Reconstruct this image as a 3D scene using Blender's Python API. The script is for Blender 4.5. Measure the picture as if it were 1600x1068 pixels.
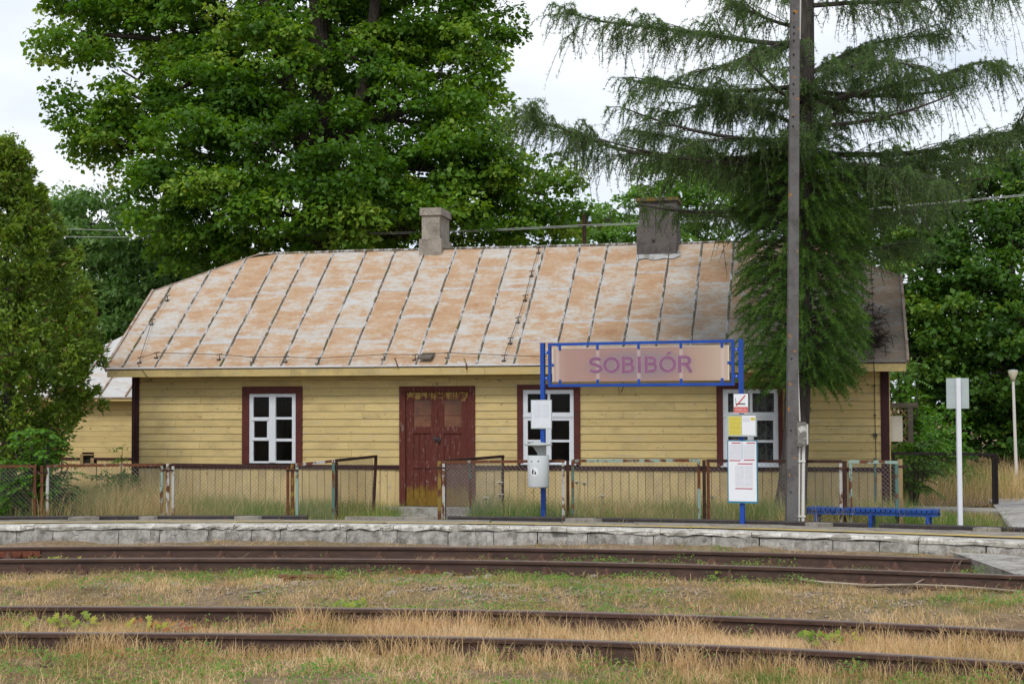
import bpy, math, random
import numpy as np
from mathutils import Vector, Matrix

for o in list(bpy.data.objects):
    bpy.data.objects.remove(o, do_unlink=True)
scene = bpy.context.scene
col = scene.collection
RNG = np.random.default_rng(7)
random.seed(7)
PI = math.pi

# ------------------------------------------------------------------ camera
F = 2383.0                      # focal length in photo pixels (1600 px wide)
EYE = Vector((0, 0, 1.95))
PITCH = math.atan(96 / F)
ROLL = 0.0038
fwd = Vector((0, math.cos(PITCH), math.sin(PITCH)))
right0 = Vector((1, 0, 0))
up0 = right0.cross(fwd)
right = right0 * math.cos(ROLL) - up0 * math.sin(ROLL)
up = up0 * math.cos(ROLL) + right0 * math.sin(ROLL)
cam_data = bpy.data.cameras.new('camera')
cam = bpy.data.objects.new('camera', cam_data)
col.objects.link(cam)
cam.matrix_world = Matrix(((right.x, up.x, -fwd.x, EYE.x), (right.y, up.y, -fwd.y, EYE.y), (right.z, up.z, -fwd.z, EYE.z), (0, 0, 0, 1)))
cam_data.sensor_fit = 'HORIZONTAL'
cam_data.sensor_width = 36
cam_data.lens = 36 * F / 1600
cam_data.clip_start = 0.1
cam_data.clip_end = 3000
scene.camera = cam

# ------------------------------------------------------------------ sky, sun, exposure
SUN_EL, SUN_AZ = math.radians(50), math.radians(200)     # azimuth clockwise from +Y: behind the camera, a little left
world = bpy.data.worlds.new('World')
scene.world = world
world.use_nodes = True
wn = world.node_tree
wn.nodes.clear()
w_out = wn.nodes.new('ShaderNodeOutputWorld')
w_bg = wn.nodes.new('ShaderNodeBackground')
w_sky = wn.nodes.new('ShaderNodeTexSky')
w_sky.sky_type = 'NISHITA'
w_sky.sun_disc = False
w_sky.sun_elevation = SUN_EL
w_sky.sun_rotation = SUN_AZ
w_tc = wn.nodes.new('ShaderNodeTexCoord')
w_map = wn.nodes.new('ShaderNodeMapping')
w_map.inputs['Scale'].default_value = (1.0, 1.0, 2.6)
w_no = wn.nodes.new('ShaderNodeTexNoise')
w_no.inputs['Scale'].default_value = 2.6
w_no.inputs['Detail'].default_value = 6
w_no.inputs['Roughness'].default_value = 0.55
w_rp = wn.nodes.new('ShaderNodeValToRGB')
w_rp.color_ramp.elements[0].position = 0.38
w_rp.color_ramp.elements[0].color = (0.68, 0.75, 0.86, 1)
w_rp.color_ramp.elements[1].position = 0.62
w_rp.color_ramp.elements[1].color = (0.97, 0.985, 1.0, 1)
w_sc = wn.nodes.new('ShaderNodeVectorMath')
w_sc.operation = 'SCALE'
w_sc.inputs['Scale'].default_value = 8.3
w_mx = wn.nodes.new('ShaderNodeMix')
w_mx.data_type = 'RGBA'
w_mx.inputs[0].default_value = 0.9            # nine tenths cloud cover
wn.links.new(w_tc.outputs['Generated'], w_map.inputs['Vector'])
wn.links.new(w_map.outputs[0], w_no.inputs['Vector'])
wn.links.new(w_no.outputs[0], w_rp.inputs[0])
wn.links.new(w_rp.outputs[0], w_sc.inputs[0])
wn.links.new(w_sky.outputs[0], w_mx.inputs[6])
wn.links.new(w_sc.outputs[0], w_mx.inputs[7])
wn.links.new(w_mx.outputs[2], w_bg.inputs[0])
w_bg.inputs[1].default_value = 0.1
wn.links.new(w_bg.outputs[0], w_out.inputs[0])

sun_data = bpy.data.lights.new('sun', 'SUN')
sun_data.energy = 1.5
sun_data.angle = math.radians(14)
sun_data.color = (1.0, 0.96, 0.9)
sun = bpy.data.objects.new('sun', sun_data)
col.objects.link(sun)
sdir = Vector((math.sin(SUN_AZ) * math.cos(SUN_EL), math.cos(SUN_AZ) * math.cos(SUN_EL), math.sin(SUN_EL)))
sun.rotation_euler = (-sdir).to_track_quat('-Z', 'Y').to_euler()
sun.location = (-20, -30, 40)

scene.view_settings.view_transform = 'Standard'
scene.view_settings.look = 'None'
scene.view_settings.exposure = 0.50
scene.view_settings.gamma = 1.0
scene.view_settings.use_curve_mapping = False

# ------------------------------------------------------------------ pixel -> world
def ray(px, py):
    return fwd * F + right * (px - 800) - up * (py - 534)
def PY(px, py, d):                 # point at distance d along +Y
    r = ray(px, py)
    return EYE + r * (d / r.y)
def PZ(px, py, z):                 # point on the level z
    r = ray(px, py)
    return EYE + r * ((z - EYE.z) / r.z)
def on_plane(px, py, p0, n):
    r = ray(px, py)
    return EYE + r * ((p0 - EYE).dot(n) / r.dot(n))
def proj(p):
    q = Vector(p) - EYE
    k = q.dot(fwd)
    return (800 + F * q.dot(right) / k, 534 - F * q.dot(up) / k)

# ------------------------------------------------------------------ helpers
def tag(o, label=None, cat=None, group=None, kind=None):
    if label: o['label'] = label
    if cat: o['category'] = cat
    if group: o['group'] = group
    if kind: o['kind'] = kind
    return o
def link(name, data, parent=None, loc=(0, 0, 0), rot=(0, 0, 0)):
    o = bpy.data.objects.new(name, data)
    col.objects.link(o)
    if parent is not None: o.parent = parent
    o.location = loc
    o.rotation_euler = rot
    return o
def empty(name, loc, rz=0.0, label=None, cat=None, group=None, kind=None):
    o = link(name, None, None, loc, (0, 0, rz))
    o.empty_display_size = 0.2
    return tag(o, label, cat, group, kind)

class MB:
    """collects shapes into one mesh"""
    def __init__(s): s.v = []; s.f = []; s.m = []; s.cur = 0
    def add(s, vs, fs):
        b = len(s.v)
        s.v.extend([tuple(p) for p in vs])
        s.f.extend([tuple(i + b for i in f) for f in fs])
        s.m.extend([s.cur] * len(fs))
        return s
    def box(s, x0, x1, y0, y1, z0, z1):
        return s.add([(x0,y0,z0),(x1,y0,z0),(x1,y1,z0),(x0,y1,z0),(x0,y0,z1),(x1,y0,z1),(x1,y1,z1),(x0,y1,z1)],
                     [(0,3,2,1),(4,5,6,7),(0,1,5,4),(1,2,6,5),(2,3,7,6),(3,0,4,7)])
    def beam(s, a, b, w, h, upv=(0,0,1)):
        a, b = Vector(a), Vector(b)
        d = (b - a).normalized()
        u = Vector(upv)
        x = d.cross(u)
        if x.length < 1e-4: x = d.cross(Vector((0,1,0)))
        x.normalize()
        y = x.cross(d)
        x = x * (w/2); y = y * (h/2)
        return s.add([a-x-y, a+x-y, a+x+y, a-x+y, b-x-y, b+x-y, b+x+y, b-x+y],
                     [(0,1,2,3),(4,7,6,5),(0,4,5,1),(1,5,6,2),(2,6,7,3),(3,7,4,0)])
    def tube(s, pts, r, n=6, cap=True):
        pts = [Vector(p) for p in pts]
        rs = r if isinstance(r, (list, tuple)) else [r] * len(pts)
        rings = []
        x = None
        for i, p in enumerate(pts):
            d = (pts[min(i+1, len(pts)-1)] - pts[max(i-1, 0)]).normalized()
            if x is None:
                x = d.cross(Vector((0.13, 0.31, 0.94)))
                if x.length < 1e-3: x = d.cross(Vector((1, 0, 0)))
            x = (x - d * x.dot(d)).normalized()
            y = d.cross(x)
            rings.append([p + (x * math.cos(2*PI*k/n) + y * math.sin(2*PI*k/n)) * rs[i] for k in range(n)])
        vs = [q for rg in rings for q in rg]
        fs = []
        for i in range(len(pts)-1):
            for k in range(n):
                fs.append((i*n+k, i*n+(k+1) % n, (i+1)*n+(k+1) % n, (i+1)*n+k))
        if cap:
            fs.append(tuple(range(n-1, -1, -1)))
            fs.append(tuple((len(pts)-1)*n+k for k in range(n)))
        return s.add(vs, fs)
    def lathe(s, prof, n=20, c=(0,0,0)):
        vs = []
        for r, z in prof:
            for k in range(n):
                a = 2*PI*k/n
                vs.append((c[0]+r*math.cos(a), c[1]+r*math.sin(a), c[2]+z))
        fs = []
        for i in range(len(prof)-1):
            for k in range(n):
                fs.append((i*n+k, i*n+(k+1) % n, (i+1)*n+(k+1) % n, (i+1)*n+k))
        fs.append(tuple(range(n-1, -1, -1)))
        fs.append(tuple((len(prof)-1)*n+k for k in range(n)))
        return s.add(vs, fs)
    def prism(s, poly, y0, y1):
        """polygon in x,z extruded along y (counter-clockwise seen from -y)"""
        n = len(poly)
        vs = [(x, y0, z) for x, z in poly] + [(x, y1, z) for x, z in poly]
        fs = [tuple(range(n)), tuple(range(2*n-1, n-1, -1))]
        for i in range(n):
            j = (i+1) % n
            fs.append((i, i+n, j+n, j))
        return s.add(vs, fs)
    def sweep(s, path, prof):
        """closed profile of (lateral, height) along path of (point, lateral dir)"""
        n = len(prof)
        vs = []
        for p, l in path:
            for a, h in prof:
                vs.append(Vector(p) + Vector(l) * a + Vector((0, 0, h)))
        fs = []
        for i in range(len(path)-1):
            for k in range(n):
                fs.append((i*n+k, (i+1)*n+k, (i+1)*n+(k+1) % n, i*n+(k+1) % n))
        fs.append(tuple(range(n)))
        fs.append(tuple((len(path)-1)*n+k for k in range(n-1, -1, -1)))
        return s.add(vs, fs)
    def mesh(s, name, mats, smooth=False):
        me = bpy.data.meshes.new(name)
        me.from_pydata(s.v, [], s.f)
        for m in (mats if isinstance(mats, (list, tuple)) else [mats]): me.materials.append(m)
        if any(s.m): me.polygons.foreach_set('material_index', s.m)
        if smooth: me.polygons.foreach_set('use_smooth', [True] * len(me.polygons))
        me.update()
        return me
    def build(s, name, mats, parent=None, loc=(0,0,0), rot=(0,0,0), smooth=False, centre=False):
        if centre and s.v:
            a = np.array([tuple(p) for p in s.v])
            c = (a.min(0) + a.max(0)) / 2
            s.v = [tuple(q) for q in a - c]
            loc = tuple(Vector(loc) + Vector(c))
        return link(name, s.mesh(name, mats, smooth), parent, loc, rot)

def np_mesh(name, V, faces_idx, faces_len, mats, tint=None, smooth=False):
    me = bpy.data.meshes.new(name)
    me.vertices.add(len(V))
    me.vertices.foreach_set('co', np.ascontiguousarray(V, dtype=np.float32).ravel())
    me.loops.add(len(faces_idx))
    me.loops.foreach_set('vertex_index', np.ascontiguousarray(faces_idx, dtype=np.int32))
    fl = np.asarray(faces_len, dtype=np.int32)
    me.polygons.add(len(fl))
    st = np.zeros(len(fl), dtype=np.int32)
    st[1:] = np.cumsum(fl)[:-1]
    me.polygons.foreach_set('loop_start', st)
    me.polygons.foreach_set('loop_total', fl)
    if smooth: me.polygons.foreach_set('use_smooth', np.ones(len(fl), dtype=bool))
    for m in (mats if isinstance(mats, (list, tuple)) else [mats]): me.materials.append(m)
    if tint is not None:
        a = me.attributes.new('tint', 'FLOAT', 'POINT')
        a.data.foreach_set('value', np.ascontiguousarray(tint, dtype=np.float32))
    me.update(calc_edges=True)
    return me

def norm(a):
    return a / np.maximum(np.linalg.norm(a, axis=-1, keepdims=True), 1e-9)

_lat = np.random.default_rng(99).random((256, 256))
def vnoise(x, y, s=1.0, o=0):
    x = np.asarray(x, dtype=float) / s + 37.3 + o * 11.7
    y = np.asarray(y, dtype=float) / s + 71.9 + o * 5.3
    xi = np.floor(x).astype(int); yi = np.floor(y).astype(int)
    fx = x - xi; fy = y - yi
    fx = fx*fx*(3-2*fx); fy = fy*fy*(3-2*fy)
    g = lambda i, j: _lat[i % 256, j % 256]
    return (g(xi,yi)*(1-fx)+g(xi+1,yi)*fx)*(1-fy)+(g(xi,yi+1)*(1-fx)+g(xi+1,yi+1)*fx)*fy

# ------------------------------------------------------------------ materials
class G:
    def __init__(s, name, rough=0.8, spec=0.3):
        s.m = bpy.data.materials.new(name)
        s.m.use_nodes = True
        s.nt = s.m.node_tree
        s.b = s.nt.nodes['Principled BSDF']
        s.b.inputs['Roughness'].default_value = rough
        s.b.inputs['Specular IOR Level'].default_value = spec
    def n(s, t, **kw):
        nd = s.nt.nodes.new('ShaderNode' + t)
        for k, v in kw.items(): setattr(nd, k, v)
        return nd
    def set(s, sock, v):
        if isinstance(v, bpy.types.NodeSocket): s.nt.links.new(v, sock)
        elif isinstance(v, (tuple, list)) and len(v) == 3 and sock.type == 'RGBA': sock.default_value = (*v, 1)
        else: sock.default_value = v
    def coord(s, kind='Object', scale=(1,1,1), rnd=0.0, loc=(0,0,0), rot=(0,0,0)):
        tc = s.n('TexCoord')
        mp = s.n('Mapping')
        v = tc.outputs[kind]
        if rnd:
            oi = s.n('ObjectInfo')
            cb = s.n('CombineXYZ')
            mu = s.n('Math', operation='MULTIPLY'); mu.inputs[1].default_value = rnd
            s.nt.links.new(oi.outputs['Random'], mu.inputs[0])
            for i in range(3): s.nt.links.new(mu.outputs[0], cb.inputs[i])
            ad = s.n('VectorMath', operation='ADD')
            s.nt.links.new(v, ad.inputs[0]); s.nt.links.new(cb.outputs[0], ad.inputs[1])
            v = ad.outputs[0]
        mp.inputs['Scale'].default_value = scale
        mp.inputs['Location'].default_value = loc
        mp.inputs['Rotation'].default_value = rot
        s.nt.links.new(v, mp.inputs['Vector'])
        return mp.outputs[0]
    def world(s, scale=(1,1,1)):
        ge = s.n('NewGeometry')
        mp = s.n('Mapping')
        mp.inputs['Scale'].default_value = scale
        s.nt.links.new(ge.outputs['Position'], mp.inputs['Vector'])
        return mp.outputs[0]
    def rand(s):
        return s.n('ObjectInfo').outputs['Random']
    def attr(s, name):
        a = s.n('Attribute'); a.attribute_name = name
        return a.outputs['Fac']
    def noise(s, vec, scale=5, detail=4, rough=0.6, dist=0.0):
        nd = s.n('TexNoise')
        s.set(nd.inputs['Vector'], vec)
        nd.inputs['Scale'].default_value = scale
        nd.inputs['Detail'].default_value = detail
        nd.inputs['Roughness'].default_value = rough
        nd.inputs['Distortion'].default_value = dist
        return nd.outputs[0]
    def voro(s, vec, scale=5, feature='F1'):
        nd = s.n('TexVoronoi', feature=feature)
        s.set(nd.inputs['Vector'], vec)
        nd.inputs['Scale'].default_value = scale
        return nd.outputs[0]
    def math(s, op, a, b=0.0, c=None):
        nd = s.n('Math', operation=op)
        s.set(nd.inputs[0], a); s.set(nd.inputs[1], b)
        if c is not None: s.set(nd.inputs[2], c)
        return nd.outputs[0]
    def step(s, f, a, b):          # smooth 0..1 between a and b
        nd = s.n('MapRange')
        s.set(nd.inputs[0], f)
        nd.inputs[1].default_value = a; nd.inputs[2].default_value = b
        return nd.outputs[0]
    def ramp(s, f, stops):
        nd = s.n('ValToRGB')
        s.set(nd.inputs[0], f)
        e = nd.color_ramp.elements
        while len(e) < len(stops): e.new(0.5)
        for i, (p, c) in enumerate(stops):
            e[i].position = p; e[i].color = (*c, 1)
        return nd.outputs[0]
    def mix(s, f, a, b, mode='MIX'):
        nd = s.n('Mix', data_type='RGBA', blend_type=mode)
        s.set(nd.inputs[0], f); s.set(nd.inputs[6], a); s.set(nd.inputs[7], b)
        return nd.outputs[2]
    def xyz(s, vec):
        nd = s.n('SeparateXYZ')
        s.set(nd.inputs[0], vec)
        return nd.outputs
    def bump(s, h, strength=0.3, dist=0.01):
        nd = s.n('Bump')
        nd.inputs['Strength'].default_value = strength
        nd.inputs['Distance'].default_value = dist
        s.set(nd.inputs['Height'], h)
        s.nt.links.new(nd.outputs[0], s.b.inputs['Normal'])
    def col(s, c): s.set(s.b.inputs['Base Color'], c); return s
    def rough(s, c): s.set(s.b.inputs['Roughness'], c); return s

def board_mat(name, c, dark, axis):
    """weathered painted board; grain runs along axis 0 (x) or 2 (z)"""
    g = G(name, 0.75, 0.2)
    sc = (1.2, 14, 14) if axis == 0 else (14, 14, 1.2)
    v = g.coord('Object', sc, rnd=37)
    grain = g.noise(v, 3.0, 6, 0.65)
    big = g.noise(g.coord('Object', (1,1,1), rnd=53), 1.6, 4, 0.6)
    sc2 = (0.5, 5, 5) if axis == 0 else (5, 5, 0.5)
    spots = g.noise(g.coord('Object', (4,4,7) if axis == 0 else (7,4,4), rnd=11), 2.2, 3, 0.7)
    c1 = g.mix(g.step(grain, 0.3, 0.7), tuple(x*0.82 for x in c), tuple(min(1, x*1.10) for x in c))
    c1 = g.mix(g.math('MULTIPLY', g.rand(), 0.85), c1, tuple(x*k for x, k in zip(c, (0.84, 0.81, 0.76))))
    bare = g.noise(g.coord('Object', (1.2,9,9) if axis == 0 else (9,9,1.2), rnd=77), 1.8, 6, 0.72)
    c1 = g.mix(g.math('MULTIPLY', g.step(bare, 0.55, 0.64), 0.6), c1, (0.44, 0.38, 0.26))
    c1 = g.mix(g.math('MULTIPLY', g.step(big, 0.50, 0.72), 0.75), c1, dark)
    c1 = g.mix(g.math('MULTIPLY', g.step(spots, 0.64, 0.70), 0.7), c1, (0.15, 0.10, 0.05))
    crack = g.noise(g.coord('Object', (0.6,40,40) if axis == 0 else (40,40,0.6), rnd=7), 2.0, 4, 0.7)
    c1 = g.mix(g.math('MULTIPLY', g.step(crack, 0.62, 0.69), 0.55), c1, (0.14, 0.095, 0.05))
    g.col(c1)
    g.bump(grain, 0.25, 0.004)
    return g.m

def flat_mat(name, c, rough=0.7, var=0.15, scale=6, spec=0.3, bump=0.0, dirt=None, dirt_lo=0.55, dirt_hi=0.75, metallic=0):
    g = G(name, rough, spec)
    n = g.noise(g.coord('Object', (1,1,1), rnd=29), scale, 5, 0.65)
    cc = g.mix(g.step(n, 0.3, 0.7), tuple(x*(1-var) for x in c), tuple(min(1, x*(1+var)) for x in c))
    if dirt is not None:
        d = g.noise(g.coord('Object', (1,1,1), rnd=91), scale*0.6, 6, 0.7)
        cc = g.mix(g.step(d, dirt_lo, dirt_hi), cc, dirt)
    g.col(cc)
    g.b.inputs['Metallic'].default_value = metallic
    if bump: g.bump(n, bump, 0.01)
    return g.m

def peel_mat(name, paint, amount, rust=(0.075, 0.03, 0.018), rust2=(0.16, 0.06, 0.025)):
    """old paint flaking off rusty steel; amount = share of rust"""
    g = G(name, 0.8, 0.25)
    v = g.coord('Object', (1,1,0.55), rnd=41)
    n = g.noise(v, 11, 6, 0.65)
    big = g.noise(v, 3.0, 3, 0.5)
    s = g.math('ADD', g.math('MULTIPLY', n, 0.6), g.math('MULTIPLY', big, 0.4))
    fine = g.noise(v, 60, 4, 0.6)
    rc = g.mix(g.step(fine, 0.35, 0.65), rust, rust2)
    k = 0.36 + 0.28 * amount
    g.col(g.mix(g.step(s, k-0.02, k+0.02), rc, paint))
    g.bump(s, 0.4, 0.004)
    return g.m

def leaf_mat(name, stops, trans=0.35, rough=0.45):
    g = G(name, rough, 0.25)
    c = g.ramp(g.attr('tint'), stops)
    g.col(c)
    tr = g.n('BsdfTranslucent')
    hs = g.n('HueSaturation'); hs.inputs['Value'].default_value = 1.5; hs.inputs['Saturation'].default_value = 1.1
    hs.inputs['Hue'].default_value = 0.485
    g.nt.links.new(c, hs.inputs['Color'])
    g.nt.links.new(hs.outputs[0], tr.inputs['Color'])
    ms = g.n('MixShader'); ms.inputs[0].default_value = trans
    out = g.nt.nodes['Material Output']
    g.nt.links.new(g.b.outputs[0], ms.inputs[1])
    g.nt.links.new(tr.outputs[0], ms.inputs[2])
    g.nt.links.new(ms.outputs[0], out.inputs[0])
    return g.m

M = {}
M['yellow_h'] = board_mat('yellow_boards_horizontal', (0.62, 0.485, 0.225), (0.40, 0.31, 0.15), 0)
M['yellow_v'] = board_mat('yellow_boards_vertical', (0.58, 0.45, 0.225), (0.34, 0.27, 0.155), 2)
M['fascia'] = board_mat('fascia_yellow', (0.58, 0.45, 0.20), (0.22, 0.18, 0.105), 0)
M['brown'] = flat_mat('brown_trim_paint', (0.085, 0.020, 0.016), 0.6, 0.25, 9, 0.3, 0.1, (0.05, 0.03, 0.03), 0.6, 0.7)
M['post_brown'] = flat_mat('corner_post_brown', (0.040, 0.014, 0.016), 0.7, 0.3, 6, 0.2, 0.1)
M['white_paint'] = flat_mat('white_window_paint', (0.62, 0.655, 0.71), 0.5, 0.06, 12, 0.4, 0.1, (0.25, 0.22, 0.19), 0.64, 0.69)
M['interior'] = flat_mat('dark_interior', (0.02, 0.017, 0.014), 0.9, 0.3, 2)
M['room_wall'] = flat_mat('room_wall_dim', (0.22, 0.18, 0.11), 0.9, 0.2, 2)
M['curtain'] = flat_mat('grey_lace_curtain', (0.75, 0.78, 0.75), 0.9, 0.4, 28, 0.1, 0.0, (0.22, 0.24, 0.22), 0.45, 0.6)
M['grille'] = flat_mat('grille_grey', (0.66, 0.67, 0.66), 0.6, 0.1)

g = G('window_glass', 0.08, 0.5)
g.col((0.01, 0.01, 0.01))
tr = g.n('BsdfTransparent'); tr.inputs[0].default_value = (0.75, 0.76, 0.76, 1)
ms = g.n('MixShader'); ms.inputs[0].default_value = 0.22
g.nt.links.new(tr.outputs[0], ms.inputs[1]); g.nt.links.new(g.b.outputs[0], ms.inputs[2])
g.nt.links.new(ms.outputs[0], g.nt.nodes['Material Output'].inputs[0])
M['glass'] = g.m

def door_mat(name, low=True):
    g = G(name, 0.75, 0.2)
    v = g.coord('Object', (12, 12, 2.0), rnd=17)
    n = g.noise(v, 3, 6, 0.7)
    n2 = g.noise(g.coord('Object', (5,5,5), rnd=5), 2, 4, 0.6)
    c = g.mix(g.step(n, 0.3, 0.7), (0.075, 0.020, 0.016), (0.125, 0.033, 0.024))
    c = g.mix(g.step(g.math('ADD', g.math('MULTIPLY', n, 0.7), g.math('MULTIPLY', n2, 0.3)), 0.575, 0.63), c, (0.22, 0.17, 0.15))
    z = g.xyz(g.world((1,1,1)))[2]
    if low:       # yellow lichen at the foot and old yellow paint at the head, both ragged
        e = g.math('ADD', z, g.math('MULTIPLY', g.math('SUBTRACT', n2, 0.5), 0.5))
        foot = g.step(e, 0.46, 0.32)
        c = g.mix(g.math('MULTIPLY', foot, 0.8), c, g.mix(g.step(n, 0.35, 0.65), (0.13, 0.085, 0.012), (0.26, 0.16, 0.02)))
        e2 = g.math('ADD', z, g.math('MULTIPLY', g.math('SUBTRACT', n2, 0.5), 0.55))
        c = g.mix(g.math('MULTIPLY', g.step(e2, 2.02, 2.12), g.step(n, 0.42, 0.52)), c, (0.34, 0.22, 0.07))
    g.col(c)
    g.bump(n, 0.35, 0.004)
    return g.m
M['door'] = door_mat('door_peeling_red_paint')
M['door_frame'] = door_mat('door_frame_paint', False)
M['door_pane'] = flat_mat('orange_door_pane', (0.13, 0.052, 0.026), 0.25, 0.5, 3, 0.5)
M['iron'] = flat_mat('dark_iron', (0.03, 0.028, 0.03), 0.5, 0.3, 20, 0.5)
M['wire'] = flat_mat('rusty_wire', (0.06, 0.045, 0.035), 0.7, 0.3, 20)
M['wood_grey'] = board_mat('grey_weathered_wood', (0.16, 0.14, 0.12), (0.07, 0.06, 0.05), 0)
M['lattice'] = board_mat('tan_lattice_wood', (0.30, 0.22, 0.11), (0.16, 0.11, 0.06), 2)

# rusty painted tin roof; stains drawn in building space so they cross the sheets
def roof_mat(name, rustiness=1.0, mould=True):
    g = G(name, 0.72, 0.25)
    v = g.coord('Object', (1.0, 1.6, 1.6), rnd=61)
    n1 = g.noise(v, 1.5, 7, 0.68)
    n2 = g.noise(g.coord('Object', (2.0, 7, 7), rnd=23), 1.3, 7, 0.72, 0.4)
    n3 = g.noise(g.coord('Object', (1,1,1), rnd=71), 14, 5, 0.7)
    s = g.math('ADD', g.math('ADD', g.math('MULTIPLY', n1, 0.50), g.math('MULTIPLY', n2, 0.30)), g.math('MULTIPLY', n3, 0.20))
    s = g.math('ADD', s, g.math('MULTIPLY', g.math('SUBTRACT', g.rand(), 0.5), 0.055))
    c = g.ramp(s, [(0.39, (0.45, 0.45, 0.44)), (0.455, (0.435, 0.385, 0.33)), (0.515, (0.415, 0.285, 0.185)), (0.595, (0.37, 0.225, 0.125)), (0.69, (0.27, 0.13, 0.07))] if rustiness > 0.5 else
               [(0.48, (0.50, 0.51, 0.52)), (0.58, (0.46, 0.42, 0.38)), (0.66, (0.42, 0.30, 0.21)), (0.74, (0.34, 0.18, 0.10))])
    gx_, gy_, gz_ = g.xyz(g.coord('Generated'))
    ed = g.math('MINIMUM', gx_, g.math('SUBTRACT', 1.0, gx_))          # white paint left along seams and laps
    wob = g.noise(g.coord('Object', (3, 3, 3), rnd=9), 2.5, 5, 0.7)
    ed = g.math('ADD', ed, g.math('MULTIPLY', g.math('SUBTRACT', wob, 0.45), 0.30))
    c = g.mix(g.math('MULTIPLY', g.step(ed, 0.10, 0.02), 0.75), c, (0.45, 0.455, 0.46))
    lap = g.math('ADD', gy_, g.math('MULTIPLY', g.math('SUBTRACT', wob, 0.45), 0.22))
    c = g.mix(g.math('MULTIPLY', g.step(lap, 0.075, 0.03), 0.75), c, (0.50, 0.51, 0.52))
    red = g.noise(g.coord('Object', (1.5, 6, 6), rnd=83), 1.7, 6, 0.75, 0.3)
    c = g.mix(g.math('MULTIPLY', g.step(red, 0.56, 0.68), 0.75), c, (0.33, 0.16, 0.085))
    fine = g.noise(g.coord('Object', (1,1,1), rnd=13), 45, 4, 0.7)
    c = g.mix(g.math('MULTIPLY', g.step(fine, 0.5, 0.75), 0.25), c, (0.25, 0.17, 0.12))
    if mould:     # grey-black mould on the sheets under the larch
        w = g.xyz(g.world((1,1,1)))
        mn = g.noise(g.world((1,1,1)), 1.1, 6, 0.7)
        e = g.math('ADD', g.math('SUBTRACT', g.math('MULTIPLY', w[0], 0.11), g.math('MULTIPLY', w[2], 0.22)), mn)
        c = g.mix(g.math('MULTIPLY', g.step(e, 0.06, 0.62), 0.88), c, g.mix(g.step(fine, 0.35, 0.65), (0.065, 0.06, 0.055), (0.17, 0.155, 0.13)))
    g.col(c)
    g.bump(g.math('ADD', n1, g.math('MULTIPLY', n3, 0.3)), 0.25, 0.02)
    return g.m
M['roof'] = roof_mat('rusty_tin_roof')
M['roof_pale'] = roof_mat('pale_tin_roof', 0.2, False)
def seam_mat():
    g = G('mossy_seam', 0.85, 0.15)
    v = g.coord('Object', (6, 2.2, 2.2), rnd=31)
    n = g.noise(v, 1.6, 6, 0.7)
    f = g.noise(v, 9, 5, 0.7)
    c = g.mix(g.step(f, 0.35, 0.6), (0.075, 0.065, 0.05), (0.19, 0.16, 0.115))
    moss = g.noise(g.coord('Object', (1,1,1), rnd=19), 2.2, 4, 0.6)
    c = g.mix(g.step(moss, 0.56, 0.66), c, (0.11, 0.10, 0.03))
    c = g.mix(g.step(n, 0.50, 0.56), c, (0.46, 0.46, 0.46))
    g.col(c)
    g.bump(f, 0.6, 0.02)
    return g.m
M['seam'] = seam_mat()
M['tin_edge'] = flat_mat('tin_edge', (0.34, 0.27, 0.22), 0.7, 0.25, 6, 0.3, 0.1, (0.20, 0.10, 0.06), 0.5, 0.62)

def concrete_mat(name, c, dark, scale=4, cracks=True, white=None, spots=None, dlo=0.45, dhi=0.68):
    g = G(name, 0.9, 0.15)
    v = g.coord('Object', (1,1,1), rnd=47)
    n = g.noise(v, scale, 7, 0.7)
    f = g.noise(v, scale*9, 5, 0.7)
    cc = g.mix(g.step(n, dlo, dhi), c, dark)
    if white is not None:
        wv = g.noise(g.coord('Object', (1.6,1,0.7), rnd=67), scale*0.8, 7, 0.72)
        cc = g.mix(g.step(wv, 0.50, 0.60), cc, white)
    cc = g.mix(g.math('MULTIPLY', g.step(f, 0.45, 0.75), 0.45), cc, tuple(x*0.45 for x in c))
    if cracks:
        dv = g.n('VectorMath', operation='ADD')
        g.set(dv.inputs[0], v)
        nz = g.n('TexNoise'); g.set(nz.inputs['Vector'], v); nz.inputs['Scale'].default_value = 3
        sc = g.n('VectorMath', operation='SCALE'); sc.inputs['Scale'].default_value = 0.5
        g.nt.links.new(nz.outputs[1], sc.inputs[0]); g.nt.links.new(sc.outputs[0], dv.inputs[1])
        vo = g.voro(dv.outputs[0], scale*0.8, 'DISTANCE_TO_EDGE')
        cc = g.mix(g.math('MULTIPLY', g.step(vo, 0.012, 0.004), 0.7), cc, (0.03, 0.026, 0.022))
    if spots is not None:
        sp = g.noise(g.coord('Object', (1,1,1), rnd=3), spots[1], 3, 0.5)
        cc = g.mix(g.step(sp, spots[2], spots[2]+0.03), cc, spots[0])
    g.col(cc)
    g.bump(g.math('ADD', n, g.math('MULTIPLY', f, 0.4)), 0.5, 0.02)
    return g.m
M['kerb'] = concrete_mat('kerb_concrete', (0.37, 0.355, 0.33), (0.13, 0.12, 0.105), 7, True, (0.43, 0.415, 0.385), None, 0.42, 0.66)
M['kerb_cap'] = concrete_mat('whitewashed_kerb_cap', (0.46, 0.44, 0.395), (0.19, 0.17, 0.14), 5, True, (0.60, 0.585, 0.54), None, 0.46, 0.66)
M['slab'] = concrete_mat('platform_slab', (0.30, 0.275, 0.235), (0.15, 0.13, 0.11), 3, True)
M['path'] = concrete_mat('path_concrete', (0.40, 0.385, 0.37), (0.24, 0.22, 0.20), 1.2, True)
M['step'] = concrete_mat('step_concrete', (0.36, 0.345, 0.32), (0.14, 0.12, 0.10), 4, True)
M['pole'] = concrete_mat('lichen_pole_concrete', (0.14, 0.136, 0.136), (0.085, 0.078, 0.075), 5, False, None, ((0.34, 0.16, 0.045), 9.0, 0.67))
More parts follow.
